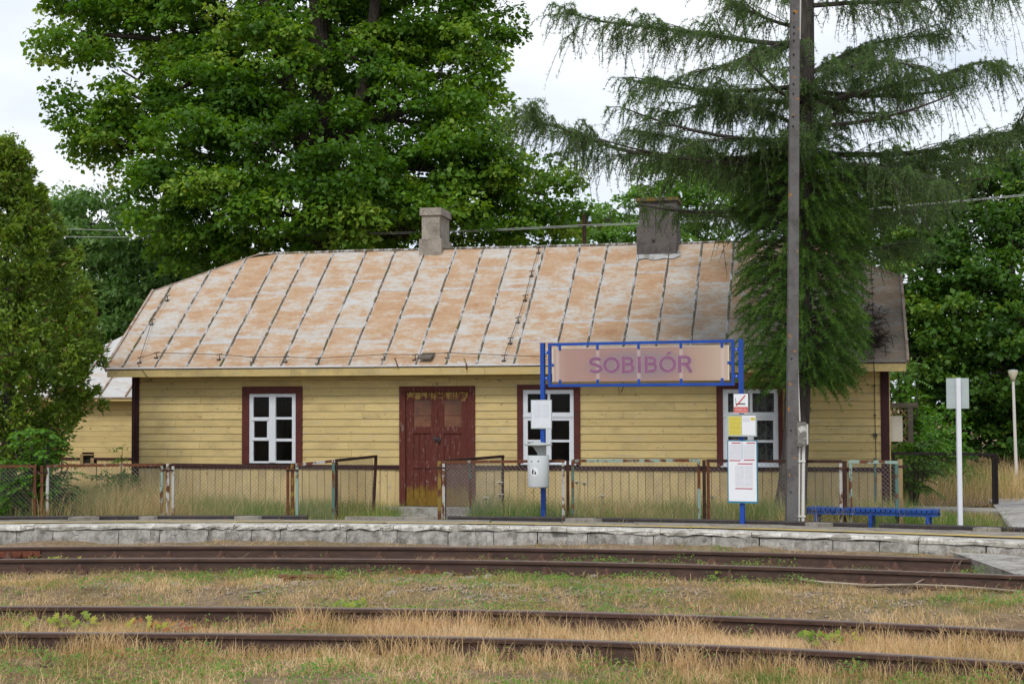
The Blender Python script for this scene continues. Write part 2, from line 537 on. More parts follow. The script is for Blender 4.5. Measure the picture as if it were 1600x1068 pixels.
M['chimney_pale'] = concrete_mat('chimney_render_pale', (0.36, 0.32, 0.275), (0.19, 0.165, 0.14), 3, True, None, ((0.20, 0.16, 0.04), 6, 0.66))
M['chimney_dark'] = concrete_mat('chimney_render_dark', (0.145, 0.13, 0.125), (0.075, 0.066, 0.065), 3, True, None)
M['stone'] = concrete_mat('rubble_stone', (0.34, 0.29, 0.23), (0.17, 0.135, 0.105), 6, False)

g = G('worn_yellow_line', 0.85, 0.2)
n = g.noise(g.world((1, 3, 1)), 2.2, 7, 0.75)
g.col(g.mix(g.step(n, 0.46, 0.60), (0.52, 0.37, 0.07), (0.30, 0.265, 0.21)))
M['yellow_line'] = g.m

g = G('rusty_rail', 0.55, 0.4)
n = g.noise(g.world((0.6, 3, 3)), 6, 6, 0.7)
c = g.mix(g.step(n, 0.3, 0.7), (0.040, 0.022, 0.017), (0.098, 0.054, 0.040))
ge = g.n('NewGeometry')
nz = g.xyz(ge.outputs['Normal'])[2]
hz = g.xyz(g.world((1,1,1)))[2]
top = g.math('MULTIPLY', g.step(nz, 0.75, 0.95), g.step(hz, 0.185, 0.195))
g.col(g.mix(top, c, (0.17, 0.14, 0.13)))
g.bump(n, 0.2, 0.004)
M['rail'] = g.m
M['rail_old'] = flat_mat('black_old_rail', (0.030, 0.024, 0.024), 0.6, 0.4, 8, 0.35, 0.2, (0.06, 0.035, 0.025), 0.55, 0.65)
M['bolt'] = flat_mat('rusty_bolt', (0.12, 0.065, 0.048), 0.8, 0.4, 20)
M['fishplate'] = flat_mat('red_rust_fishplate', (0.15, 0.05, 0.028), 0.8, 0.3, 14)
M['sleeper'] = board_mat('old_sleeper_wood', (0.10, 0.075, 0.055), (0.05, 0.04, 0.03), 2)

M['blue'] = flat_mat('blue_paint', (0.006, 0.056, 0.32), 0.45, 0.18, 3, 0.4)
M['blue_dark'] = flat_mat('bench_blue', (0.010, 0.052, 0.22), 0.5, 0.25, 8, 0.35, 0.1, (0.03, 0.04, 0.09), 0.62, 0.72)
M['teal_frame'] = flat_mat('teal_board_frame', (0.035, 0.19, 0.30), 0.5, 0.1)
M['cap_moss'] = flat_mat('mossy_cap_board', (0.10, 0.085, 0.06), 0.9, 0.3, 9, 0.2, 0.3, (0.19, 0.13, 0.03), 0.52, 0.60)
M['tin_grey'] = flat_mat('grey_flashing', (0.36, 0.37, 0.38), 0.7, 0.2, 8, 0.3, 0.2, (0.20, 0.17, 0.14), 0.5, 0.62)
M['bolt_bright'] = flat_mat('bright_bolt', (0.6, 0.6, 0.6), 0.4, 0.1)
M['white_plate'] = flat_mat('white_plate', (0.72, 0.74, 0.78), 0.35, 0.04, 3, 0.4)
M['grey_plate'] = flat_mat('galvanised_plate', (0.36, 0.42, 0.42), 0.45, 0.10, 5, 0.4)
M['white_post'] = flat_mat('white_post_paint', (0.66, 0.68, 0.74), 0.45, 0.05, 3, 0.4)
M['bin_grey'] = flat_mat('bin_grey', (0.54, 0.575, 0.585), 0.42, 0.05, 3, 0.4)
M['bin_dark'] = flat_mat('bin_lid_grey', (0.38, 0.41, 0.41), 0.45, 0.06, 3, 0.4)
M['black'] = flat_mat('black_print', (0.012, 0.012, 0.014), 0.6, 0.1)
M['red'] = flat_mat('red_print', (0.55, 0.045, 0.035), 0.5, 0.08)
M['crimson'] = flat_mat('crimson_print', (0.42, 0.05, 0.085), 0.5, 0.08)
M['yellow_paper'] = None
def print_mat(name, paper, ink, rows, x0, x1, z0, z1, strength=0.6, column=0.0):
    """lines of print on paper, in generated coordinates"""
    g = G(name, 0.5, 0.35)
    tc = g.coord('Generated')
    x, y, z = g.xyz(tc)
    saw = g.math('FRACT', g.math('MULTIPLY', z, rows))
    line = g.math('MULTIPLY', g.math('GREATER_THAN', saw, 0.45), 1.0)
    words = g.noise(g.coord('Generated', (26, 1, rows*1.0)), 1.0, 2, 0.5)
    ww = g.math('GREATER_THAN', words, 0.44)
    inx = g.math('MULTIPLY', g.math('GREATER_THAN', x, x0), g.math('LESS_THAN', x, x1))
    inz = g.math('MULTIPLY', g.math('GREATER_THAN', z, z0), g.math('LESS_THAN', z, z1))
    f = g.math('MULTIPLY', g.math('MULTIPLY', line, ww), g.math('MULTIPLY', inx, inz))
    if column:
        f = g.math('MULTIPLY', f, g.math('GREATER_THAN', g.math('ABSOLUTE', g.math('SUBTRACT', x, column)), 0.03))
    wr = g.noise(g.coord('Generated', (2, 1, 4)), 1.5, 4, 0.6)
    pc = g.mix(g.step(wr, 0.35, 0.7), paper, tuple(p*0.90 for p in paper))
    g.col(g.mix(g.math('MULTIPLY', f, strength), pc, ink))
    return g.m
M['notice_print'] = print_mat('notice_print', (0.66, 0.69, 0.74), (0.16, 0.22, 0.34), 22, 0.12, 0.90, 0.36, 0.86, 0.28, 0.5)
M['yellow_print'] = print_mat('yellow_timetable_print', (0.68, 0.58, 0.10), (0.22, 0.19, 0.05), 15, 0.06, 0.94, 0.05, 0.95, 0.55)
M['table_print'] = print_mat('timetable_print', (0.70, 0.71, 0.76), (0.30, 0.32, 0.42), 26, 0.05, 0.95, 0.04, 0.96, 0.40)
M['table_print_grid'] = print_mat('timetable_grid_print', (0.70, 0.71, 0.76), (0.34, 0.36, 0.46), 40, 0.03, 0.97, 0.02, 0.98, 0.35, 0.52)
M['red_text'] = print_mat('red_notice_print', (0.55, 0.045, 0.035), (0.8, 0.7, 0.68), 4, 0.08, 0.92, 0.08, 0.9, 0.6)

# faded station name board
g = G('faded_name_board', 0.4, 0.4)
tc = g.coord('Generated')
x, y, z = g.xyz(tc)
cx = g.math('DIVIDE', g.math('SUBTRACT', x, 0.50), 0.34)
cz = g.math('DIVIDE', g.math('SUBTRACT', z, 0.5), 0.52)
rr = g.math('SQRT', g.math('ADD', g.math('MULTIPLY', cx, cx), g.math('MULTIPLY', cz, cz)))
n = g.noise(g.coord('Generated', (6, 1, 2)), 2, 6, 0.7)
scr = g.noise(g.coord('Generated', (4, 1, 40)), 2, 5, 0.75)
base = g.ramp(x, [(0.0, (0.44, 0.32, 0.27)), (0.08, (0.37, 0.235, 0.205)), (0.30, (0.335, 0.20, 0.18)), (0.70, (0.335, 0.21, 0.185)), (0.84, (0.39, 0.275, 0.215)), (1.0, (0.48, 0.37, 0.295))])
f = g.step(g.math('ADD', rr, g.math('MULTIPLY', g.math('SUBTRACT', n, 0.5), 0.7)), 1.0, 0.55)
base = g.mix(g.math('MULTIPLY', f, 0.75), base, (0.235, 0.185, 0.215))
for px_ in (0.03, 0.265, 0.50, 0.737, 0.965):        # pale strips where the clips hold it
    d_ = g.math('ABSOLUTE', g.math('SUBTRACT', x, px_))
    base = g.mix(g.math('MULTIPLY', g.step(d_, 0.014, 0.004), 0.45), base, (0.56, 0.48, 0.46))
base = g.mix(g.math('MULTIPLY', g.step(scr, 0.60, 0.72), 0.5), base, (0.58, 0.46, 0.44))
g.col(base)
M['name_board'] = g.m
M['name_edge'] = flat_mat('board_edge_pale', (0.60, 0.54, 0.46), 0.5, 0.1)
M['letter_halo'] = flat_mat('letter_halo', (0.33, 0.24, 0.27), 0.4, 0.15, 14)
M['letter'] = flat_mat('faded_purple_letter', (0.23, 0.098, 0.185), 0.4, 0.15, 6)

M['mint'] = peel_mat('mint_paint_on_rust', (0.24, 0.33, 0.29), 0.42)
M['mint_green'] = peel_mat('dark_mint_paint_on_rust', (0.08, 0.16, 0.14), 0.42)
M['rust'] = peel_mat('rust_with_paint_scraps', (0.26, 0.24, 0.21), 0.85)
M['rust_white'] = peel_mat('white_paint_on_rust', (0.42, 0.41, 0.39), 0.40)
M['rust_yellow'] = peel_mat('lichen_yellow_on_rust', (0.22, 0.15, 0.035), 0.55)
M['rust_dark'] = flat_mat('dark_rust', (0.045, 0.022, 0.018), 0.8, 0.4, 12, 0.2, 0.2, (0.11, 0.045, 0.025), 0.58, 0.66)
M['black_steel'] = flat_mat('blackened_steel', (0.022, 0.015, 0.014), 0.7, 0.4, 8)
M['mesh_wire'] = flat_mat('galvanised_mesh_wire', (0.21, 0.20, 0.18), 0.6, 0.2, 10, 0.4)
M['mesh_dark'] = flat_mat('dark_mesh_wire', (0.10, 0.085, 0.07), 0.7, 0.2, 10, 0.3)
M['conduit'] = flat_mat('white_conduit', (0.60, 0.585, 0.555), 0.5, 0.06, 4, 0.4, 0, (0.22, 0.10, 0.05), 0.70, 0.74)
M['box_chipped'] = flat_mat('chipped_box_paint', (0.17, 0.16, 0.145), 0.8, 0.3, 9, 0.2, 0.2, (0.52, 0.51, 0.49), 0.52, 0.58)
M['box_beige'] = flat_mat('beige_box', (0.50, 0.47, 0.41), 0.5, 0.05)
M['insulator'] = flat_mat('pale_insulator', (0.42, 0.52, 0.62), 0.2, 0.1)
M['cable'] = flat_mat('grey_cable', (0.36, 0.38, 0.37), 0.6, 0.1)
M['lamp_glass'] = flat_mat('dirty_lamp_glass', (0.50, 0.47, 0.36), 0.4, 0.1)

def bark_mat(name, c):
    g = G(name, 0.95, 0.1)
    v = g.coord('Object', (6, 6, 1.3))
    n = g.noise(v, 3, 6, 0.7)
    g.col(g.mix(g.step(n, 0.35, 0.65), tuple(x*0.45 for x in c), tuple(x*1.3 for x in c)))
    g.bump(n, 0.8, 0.05)
    return g.m
M['bark'] = bark_mat('maple_bark', (0.055, 0.045, 0.038))
M['bark_larch'] = bark_mat('larch_bark', (0.085, 0.075, 0.068))
M['twig'] = flat_mat('dry_twig', (0.30, 0.25, 0.19), 0.9, 0.3)
M['leaf_maple'] = leaf_mat('maple_leaf', [(0.0, (0.042, 0.105, 0.012)), (0.5, (0.085, 0.195, 0.02)), (0.85, (0.155, 0.285, 0.032)), (1.0, (0.26, 0.37, 0.06))], 0.42, 0.5)
M['leaf_ash'] = leaf_mat('ash_leaf', [(0.0, (0.04, 0.095, 0.02)), (0.5, (0.085, 0.185, 0.038)), (1.0, (0.19, 0.31, 0.1))], 0.42, 0.5)
M['leaf_dark'] = leaf_mat('linden_leaf', [(0.0, (0.03, 0.08, 0.014)), (0.5, (0.058, 0.14, 0.021)), (0.9, (0.115, 0.225, 0.032)), (1.0, (0.2, 0.28, 0.04))], 0.42, 0.5)
M['leaf_light'] = leaf_mat('light_leaf', [(0.0, (0.065, 0.15, 0.022)), (0.5, (0.125, 0.26, 0.04)), (1.0, (0.22, 0.37, 0.1))], 0.42, 0.5)
M['leaf_thuja'] = leaf_mat('thuja_spray', [(0.0, (0.055, 0.1, 0.017)), (0.45, (0.12, 0.205, 0.026)), (0.85, (0.2, 0.3, 0.038)), (1.0, (0.17, 0.12, 0.05))], 0.3)
M['leaf_bush'] = leaf_mat('bush_leaf', [(0.0, (0.044, 0.125, 0.015)), (0.5, (0.088, 0.225, 0.022)), (1.0, (0.175, 0.338, 0.037))])
M['needle'] = leaf_mat('larch_needle', [(0.0, (0.066, 0.115, 0.048)), (0.5, (0.105, 0.185, 0.058)), (1.0, (0.18, 0.28, 0.075))], 0.45)
M['needle_fresh'] = leaf_mat('larch_fresh_needle', [(0.0, (0.04, 0.092, 0.022)), (0.5, (0.078, 0.17, 0.03)), (1.0, (0.19, 0.32, 0.055))], 0.4)
M['cone'] = flat_mat('larch_cone', (0.035, 0.024, 0.02), 0.9, 0.3)
M['weed'] = leaf_mat('seedling_leaf', [(0.0, (0.10, 0.20, 0.02)), (0.4, (0.24, 0.30, 0.035)), (0.7, (0.38, 0.36, 0.06)), (0.85, (0.34, 0.16, 0.05)), (1.0, (0.28, 0.08, 0.035))], 0.3)
M['grass'] = leaf_mat('grass_blade', [(0.0, (0.075, 0.175, 0.028)), (0.28, (0.17, 0.245, 0.055)), (0.5, (0.38, 0.295, 0.115)), (0.75, (0.57, 0.40, 0.20)), (1.0, (0.74, 0.57, 0.34))], 0.35, 0.7)
M['herb'] = leaf_mat('herb_leaf', [(0.0, (0.065, 0.18, 0.028)), (0.5, (0.14, 0.28, 0.04)), (0.8, (0.30, 0.36, 0.08)), (1.0, (0.45, 0.07, 0.05))], 0.35)
M['umbel'] = flat_mat('white_umbel', (0.55, 0.53, 0.42), 0.9, 0.2)

g = G('dry_ground', 0.95, 0.1)
v = g.world((1,1,1))
n = g.noise(v, 0.9, 7, 0.7)
f = g.noise(v, 14, 6, 0.75)
k = g.noise(v, 4, 5, 0.7)
c = g.mix(g.step(n, 0.40, 0.60), (0.29, 0.20, 0.13), (0.23, 0.185, 0.085))
c = g.mix(g.step(k, 0.45, 0.65), c, (0.36, 0.27, 0.18))
c = g.mix(g.math('MULTIPLY', g.step(f, 0.40, 0.65), 0.6), c, (0.11, 0.08, 0.055))
g.col(c)
g.bump(g.math('ADD', f, k), 0.9, 0.05)
M['ground'] = g.m

# ------------------------------------------------------------------ ground lines: tracks and platform read off the level planes
RAIL_Z = 0.20
def fit(samples, z, deg=3):
    P = [PZ(x, y, z) for x, y in samples]
    return np.poly1d(np.polyfit([p.x for p in P], [p.y for p in P], deg))
r1 = fit([(0,853),(100,852.8),(400,851.7),(800,855.2),(1000,858.5),(1200,862.8),(1500,871.7)], RAIL_Z)
r2 = fit([(0,873.5),(100,873.5),(400,871.7),(800,875.2),(1000,879),(1200,884.4),(1500,894.6),(1600,898.7)], RAIL_Z)
r3 = fit([(0,946),(100,946.3),(400,947.2),(800,954.2),(1000,959),(1200,966),(1500,979.6),(1600,986.3)], RAIL_Z)
r4 = fit([(0,987),(100,987.6),(400,989.3),(800,995.8),(1000,1001),(1200,1009),(1500,1025.4),(1600,1032)], RAIL_Z)
XR = 9.5
def ext(p):
    """the curve inside the picture, carried on straight outside it"""
    dp = p.deriv()
    def f(x):
        x = np.asarray(x, dtype=float)
        xc = np.clip(x, -XR*0.75, XR*0.62)
        return p(xc) + dp(xc) * (x - xc)
    return f
_c1 = (r1 + r2) * 0.5
_c2 = (r3 + r4) * 0.5
c1, c2 = ext(_c1), ext(_c2)
def slope(f, x): return float((f(x+0.05) - f(x-0.05)) / 0.1)
def offset(f, d):
    def h(x):
        x = np.asarray(x, dtype=float)
        s = (f(x+0.05) - f(x-0.05)) / 0.1
        return f(x) + d * np.sqrt(1 + s*s)
    return h
GAUGE = 0.7535
R1, R2, R3, R4 = offset(c1, GAUGE), offset(c1, -GAUGE), offset(c2, GAUGE), offset(c2, -GAUGE)
PF = offset(c1, GAUGE + 1.0)                     # platform front edge
_pf_pts = []
for x, y in [(0,820.6),(100,820.4),(400,819.6),(800,822.6),(1200,832),(1500,843)]:
    r = ray(x, y); k = 19.0 / r.y
    for _ in range(8):
        X = r.x * k
        k = float(PF(X)) / r.y
    _pf_pts.append((r.x * k, EYE.z + r.z * k))
_pz = np.poly1d(np.polyfit([p[0] for p in _pf_pts], [p[1] for p in _pf_pts], 2))
def PFZ(x): return _pz(np.clip(x, -7.5, 5.8))
PRZ = 0.245                                      # platform rear level
PR = ext(fit([(0,812),(100,811.8),(400,810.8),(800,812.4),(1000,815.5),(1200,819.8),(1500,826.6),(1600,831)], PRZ))

def ground_z(X, Y):
    X = np.asarray(X, dtype=float); Y = np.asarray(Y, dtype=float)
    z = 0.035 + 0.05 * (vnoise(X, Y, 1.3) - 0.5) + 0.03 * (vnoise(X, Y, 0.4, 2) - 0.5)
    # rubble bump between the tracks
    mid = (c1(X) + c2(X)) / 2
    z = z + 0.05 * np.exp(-((Y - mid) / 0.9) ** 2)
    # hollow out along the rails so the rail sides show
    for R in (R1, R2):
        z = np.where(np.abs(Y - R(X)) < 0.3, np.minimum(z, 0.035), z)
    # dirt bank at the platform foot
    f = np.clip((Y - R1(X) - 0.12) / 0.75, 0, 1)
    z = z + f * 0.125 + f * 0.05 * (vnoise(X, Y, 0.3, 5) - 0.5) + f * 0.04 * (vnoise(X, Y, 1.1, 6) - 0.5)
    back = PR(X)
    f2 = np.clip((Y - back + 0.6) / 0.5, 0, 1)
    zb = 0.06 - 0.15 * np.clip((Y - back - 0.5) / 4.5, 0, 1) + 0.07 * (vnoise(X, Y, 1.1, 9) - 0.5)
    z = z * (1 - f2) + zb * f2
    # the unseen side of the line and the far distance even out
    far = np.clip((np.abs(X) - 40) / 30, 0, 1) + np.clip((Y - 60) / 60, 0, 1)
    return z * (1 - np.clip(far, 0, 1))

def graded(a, b, core0, core1, step, growth=1.35):
    xs = list(np.arange(core0, core1 + 1e-6, step))
    s = step
    while xs[-1] < b: s *= growth; xs.append(xs[-1] + s)
    s = step
    while xs[0] > a: s *= growth; xs.insert(0, xs[0] - s)
    return np.array(xs)
gx = graded(-900, 900, -10, 10, 0.20)
gy = graded(-900, 1500, 7.5, 24, 0.12)
GX, GY = np.meshgrid(gx, gy)
GZ = ground_z(GX, GY)
V = np.stack([GX, GY, GZ], -1).reshape(-1, 3)
ny, nx = GX.shape
i0 = (np.arange(ny-1)[:, None] * nx + np.arange(nx-1)[None, :]).ravel()
idx = np.stack([i0, i0+1, i0+nx+1, i0+nx], -1).ravel()
tag(link('ground', np_mesh('ground', V, idx, np.full(len(i0), 4), M['ground'], smooth=True)), kind='structure')

# ------------------------------------------------------------------ tracks
RAIL_PROF = [(-0.070,0),(0.070,0),(0.070,0.012),(0.012,0.030),(0.010,0.112),(0.034,0.124),(0.036,0.152),(0.028,0.160),(-0.028,0.160),(-0.036,0.152),(-0.034,0.124),(-0.010,0.112),(-0.012,0.030),(-0.070,0.012)]
def path_of(f, x0, x1, n, z):
    out = []
    for x in np.linspace(x0, x1, n):
        s = slope(f, x); l = Vector((-s, 1, 0)).normalized()
        out.append((Vector((x, float(f(x)), z)), l))
    return out
clip_mb = MB()
clip_mb.box(-0.075, 0.075, -0.06, 0.05, 0.0, 0.028)
clip_mb.box(-0.04, 0.04, -0.034, 0.034, 0.028, 0.052)
clip_mb.lathe([(0.030,0.052),(0.030,0.080),(0.019,0.082),(0.019,0.102)], 6)
clip_me = clip_mb.mesh('rail_bolt', M['bolt'])
sl_mb = MB()
sl_mb.box(-0.12, 0.12, -1.28, 1.28, -0.13, 0.0)
sl_me = sl_mb.mesh('sleeper', M['sleeper'])
def track(label, cf, rails, phase):
    t = empty('railway_track', (0, float(cf(0)), 0.04), 0, label, 'railway track')
    off = Vector(t.location)
    for f in rails:
        mb = MB()
        mb.sweep([(p - off, l) for p, l in path_of(f, -22, 20, 110, RAIL_Z - 0.16)], RAIL_PROF)
        r = mb.build('rail', M['rail'], t)
        for k in range(27):
            x = -9 + phase + k * 0.66 + random.uniform(-0.02, 0.02)
            s = slope(f, x)
            p = Vector((x, float(f(x)), RAIL_Z - 0.158)) - Vector((-s, 1, 0)).normalized() * 0.105 - off
            link('rail_bolt', clip_me, r, p, (0, 0, math.atan(s)))
    for k in range(27):
        x = -9 + phase + k * 0.66
        s = slope(cf, x)
        link('sleeper', sl_me, t, Vector((x, float(cf(x)), 0.036)) - off, (0, 0, math.atan(s)))
    return t
t1 = track('rusty curving track alongside the low concrete platform', c1, (R1, R2), 0.14)
t2 = track('overgrown rusty track half sunk in dry grass', c2, (R3, R4), 0.42)
off = Vector(t1.location)
fp = MB()
a, b = PY(-90, 862, 1), PY(66, 862, 1)
xa, xb = -6.6, PZ(66, 853, RAIL_Z).x
pts = []
for x in np.linspace(xa, xb, 6):
    s = slope(R1, x); l = Vector((-s, 1, 0)).normalized()
    pts.append((Vector((x, float(R1(x)), RAIL_Z - 0.16)) - l * 0.028 - off, l))
fp.sweep(pts, [(-0.014,0.035),(0.014,0.035),(0.014,0.112),(-0.014,0.112)])
for x in np.linspace(xa + 0.1, xb - 0.1, 5):
    p = Vector((x, float(R1(x)) - 0.05, RAIL_Z - 0.16 + 0.075)) - off
    fp.tube([p, p + Vector((0, -0.035, 0))], 0.022, 6)
fp.build('fishplate', M['fishplate'], t1.children[0])

# concrete crossing slab between the far rails
cs = MB()
xs = np.linspace(PZ(1536, 880, RAIL_Z).x, PZ(1536, 880, RAIL_Z).x + 3.0, 8)
for k in range(1):
    top = [(float(x), float(R2(x)) + 0.10, 0.205) for x in xs] + [(float(x), float(R1(x)) + 0.62, 0.212) for x in xs[::-1]]
    n_ = len(top)
    cs.add(top + [(x + (0.05 if i in (0, n_-1) else 0), y, 0.03) for i, (x, y, z) in enumerate(top)],
           [tuple(range(n_))] + [(i, i+n_, (i+1) % n_ + n_, (i+1) % n_) for i in range(n_)])
tag(cs.build('crossing_slab', M['step'], None, centre=True), 'grey concrete slab set between the rails beside the platform end', 'concrete slab')

# ------------------------------------------------------------------ platform
plat = empty('platform', (0, float(PF(0)), 0.0), 0, kind='structure')
po = Vector(plat.location)
def pf_pt(x, dn=0.0, z=None):
    s = slope(PF, x); l = Vector((-s, 1, 0)).normalized()
    p = Vector((x, float(PF(x)), 0)) + l * dn
    p.z = float(PFZ(x)) if z is None else z
    return p - po
def plat_z(x, y):
    a, b = float(PF(x)), float(PR(x))
    t = min(1, max(0, (y - a) / (b - a)))
    return float(PFZ(x)) * (1 - t) + PRZ * t
# paving slabs in two rows
xs = np.arange(-15, 13.01, 1.02)
for i in range(len(xs) - 1):
    for j, (t0, t1_) in enumerate(((0.13, 0.56), (0.56, 0.985))):
        x0, x1 = xs[i] + (0.4 if j else 0) + 0.006, xs[i+1] + (0.4 if j else 0) - 0.006
        q = []
        dz = random.uniform(-0.006, 0.006)
        for x, t in ((x0, t0), (x1, t0), (x1, t1_ - 0.003), (x0, t1_ - 0.003)):
            y = float(PF(x)) * (1 - t) + float(PR(x)) * t
            q.append(Vector((x, y, plat_z(x, y) + dz + random.uniform(-0.004, 0.004))) - po)
        mb = MB()
        mb.add(q + [p - Vector((0, 0, 0.09)) for p in q], [(0,1,2,3), (0,4,5,1), (1,5,6,2), (2,6,7,3), (3,7,4,0), (7,6,5,4)])
        mb.build('paving_slab', M['slab'], plat, centre=True)
# fill under the slabs
core = MB()
pa = []
for x in np.linspace(-15.5, 13.5, 60):
    ya, yb = float(PF(x)) + 0.12, float(PR(x)) - 0.02
    pa.append([Vector((x, ya, plat_z(x, ya) - 0.02)) - po, Vector((x, yb, PRZ - 0.02)) - po, Vector((x, yb, -0.1)) - po, Vector((x, ya, 0.05)) - po])
vs = [p for q in pa for p in q]
fs = [(i*4+k, i*4+(k+1) % 4, (i+1)*4+(k+1) % 4, (i+1)*4+k) for i in range(len(pa)-1) for k in range(4)] + [(3,2,1,0)]
core.add(vs, fs)
core.build('platform_core', M['slab'], plat)
# yellow line
yl = MB()
q = []
for x in np.linspace(-14, 12.5, 90):
    y = float(PF(x)) * 0.66 + float(PR(x)) * 0.34
    q += [Vector((x, y - 0.20, plat_z(x, y - 0.20) + 0.016)) - po, Vector((x, y + 0.20, plat_z(x, y + 0.20) + 0.016)) - po]
yl.add(q, [(2*i, 2*i+2, 2*i+3, 2*i+1) for i in range(len(q)//2 - 1)])
yl.build('yellow_line', M['yellow_line'], plat)
# kerb stones: rough blocks with worn edges
def rough_block(x0, x1, depth, z0, z1, amp, n=5, droop=0.0):
    mb = MB()
    xs_ = np.linspace(x0, x1, n)
    ring = []
    for i, x in enumerate(xs_):
        e = 0.012 if i in (0, n-1) else 0.0
        zt = float(PFZ(x))
        j = lambda a=amp: random.uniform(-a, a)
        ring.append([pf_pt(x, e + j(), zt + z0 + j(droop)), pf_pt(x, j() * 0.7, zt + (z0+z1)/2 + j(0.01)), pf_pt(x, e + 0.012 + j(), zt + z1 - 0.016 + j(0.004)),
                     pf_pt(x, e + 0.035 + j(), zt + z1 + j(0.004)), pf_pt(x, depth, zt + z1), pf_pt(x, depth, zt + z0)])
    m = len(ring[0])
    fs = [(i*m+k, (i+1)*m+k, (i+1)*m+(k+1) % m, i*m+(k+1) % m) for i in range(n-1) for k in range(m)]
    fs += [tuple(range(m)), tuple((n-1)*m+k for k in range(m-1, -1, -1))]
    mb.add([p for r_ in ring for p in r_], fs)
    return mb
x = -14.8
while x < 12.8:
    w = random.uniform(0.30, 0.95)
    d = random.uniform(-0.012, 0.012)
    rough_block(x + 0.004 + random.choice((0, 0, 0.008)), x + w - 0.004, 0.24 + d, -0.26, -0.058, 0.011, 8).build('kerb_stone', M['kerb'], plat, centre=True)
    x += w
x = -14.9
while x < 12.8:
    w = random.choice((0.7, 1.1, 1.5, 1.9, 0.45))
    px_mid = proj(pf_pt(x + w/2) + po)[0]
    if 740 < px_mid < 850 or 195 < px_mid < 245:      # cap broken away here, crumbled bedding left
        rough_block(x + 0.02, x + w - 0.03, 0.30, -0.056, -0.022, 0.012, 7, 0.006).build('broken_kerb_cap', M['slab'], plat, centre=True)
    else:
        rough_block(x + 0.004, x + w - 0.004, 0.30, -0.056, 0.0, 0.014, 12, 0.016).build('kerb_cap', M['kerb_cap'], plat, centre=True)
    x += w
p_ = PY(873, 828, float(PF(0.6)))
bl = MB(); bl.box(-0.10, 0.10, -0.05, 0.06, -0.03, 0.022)
tag(bl.build('loose_concrete_piece', M['kerb_cap'], None, (p_.x, float(PF(p_.x)) - 0.01, float(PFZ(p_.x)) - 0.012), (0, 0.04, -0.1)), 'pale loose chunk wedged into the broken platform edge', 'concrete chunk')
p_ = PZ(50, 888, 0.05)
bl = MB(); bl.box(-0.075, 0.075, -0.05, 0.05, -0.04, 0.045)
tag(bl.build('loose_brick', M['kerb_cap'], None, (p_.x, p_.y, 0.07), (0.05, 0.03, -0.1)), 'pale squared block lying against the rail below the platform', 'brick')
# old rail along the rear edge of the platform, in three lengths
prof = [(-0.035,0),(0.035,0),(0.035,0.055),(0.025,0.072),(-0.025,0.072),(-0.035,0.055)]
for (xa, xb, lab) in ((-15, PZ(480, 811, PRZ).x, 'black old rail edging the platform behind the rusty fence panels'),
                      (PZ(700, 811, PRZ).x, PZ(1352, 822, PRZ).x, 'black old rail edging the platform in front of the name sign'),
                      (PZ(1372, 823, PRZ).x, 12, 'black old rail edging the platform end by the bench')):
    mb = MB()
    mb.sweep([(p, l) for p, l in path_of(PR, xa, xb, 26, PRZ - 0.012)], prof)
    tag(mb.build('edging_rail', M['rail_old'], None, centre=True), lab, 'edging rail')
# broken flat pieces lying on the rear edge
for k, (px, w) in enumerate(((130, 0.5), (230, 0.3), (385, 0.5), (590, 0.9), (650, 0.5), (910, 0.5), (1255, 0.4), (1480, 0.4))):
    p = PZ(px, 813, PRZ)
    y = float(PR(p.x)) - 0.16
    mb = MB()
    n = 8
    top = [(w/2*math.cos(2*PI*i/n)*random.uniform(0.8, 1.1), 0.11*math.sin(2*PI*i/n)*random.uniform(0.7, 1.1)) for i in range(n)]
    mb.add([(a, b, 0.03) for a, b in top] + [(a, b, -0.02) for a, b in top], [tuple(range(n))] + [(i, i+n, (i+1) % n+n, (i+1) % n) for i in range(n)])
    tag(mb.build('broken_slab', M['slab'], None, (p.x, y, plat_z(p.x, y) + 0.018), (random.uniform(-0.03, 0.03), 0, -0.1)), 'flat broken slab fragment lying on the rear platform edge', 'slab fragment', 'slab fragments along the rear platform edge')

# paved path beside the building
pth = MB()
pp = [PZ(1545, 779, -0.03), PZ(1660, 776, -0.03), PZ(1760, 832, 0.10), PZ(1590, 828, 0.10), PZ(1572, 812, 0.05), PZ(1562, 797, 0.0)]
for p in pp: p.z = float(ground_z(p.x, p.y)) + 0.05
pth.add(pp + [p - Vector((0, 0, 0.15)) for p in pp], [tuple(range(5, -1, -1))] + [(i, (i+1) % 6, (i+1) % 6 + 6, i+6) for i in range(6)])
tag(pth.build('path', M['path'], None, centre=True), kind='structure')
pth = MB()
pp = [PZ(1395, 789, -0.04), PZ(1395, 793, -0.04), PZ(1480, 795, -0.04), PZ(1565, 798, -0.03), PZ(1565, 792, -0.03), PZ(1480, 790.5, -0.04)]
for p in pp: p.z = float(ground_z(p.x, p.y)) + 0.055
pth.add(pp + [p - Vector((0, 0, 0.15)) for p in pp], [tuple(range(6))] + [(i, i+6, (i+1) % 6 + 6, (i+1) % 6) for i in range(6)])
tag(pth.build('kerb_strip', M['path'], None, centre=True), kind='structure')

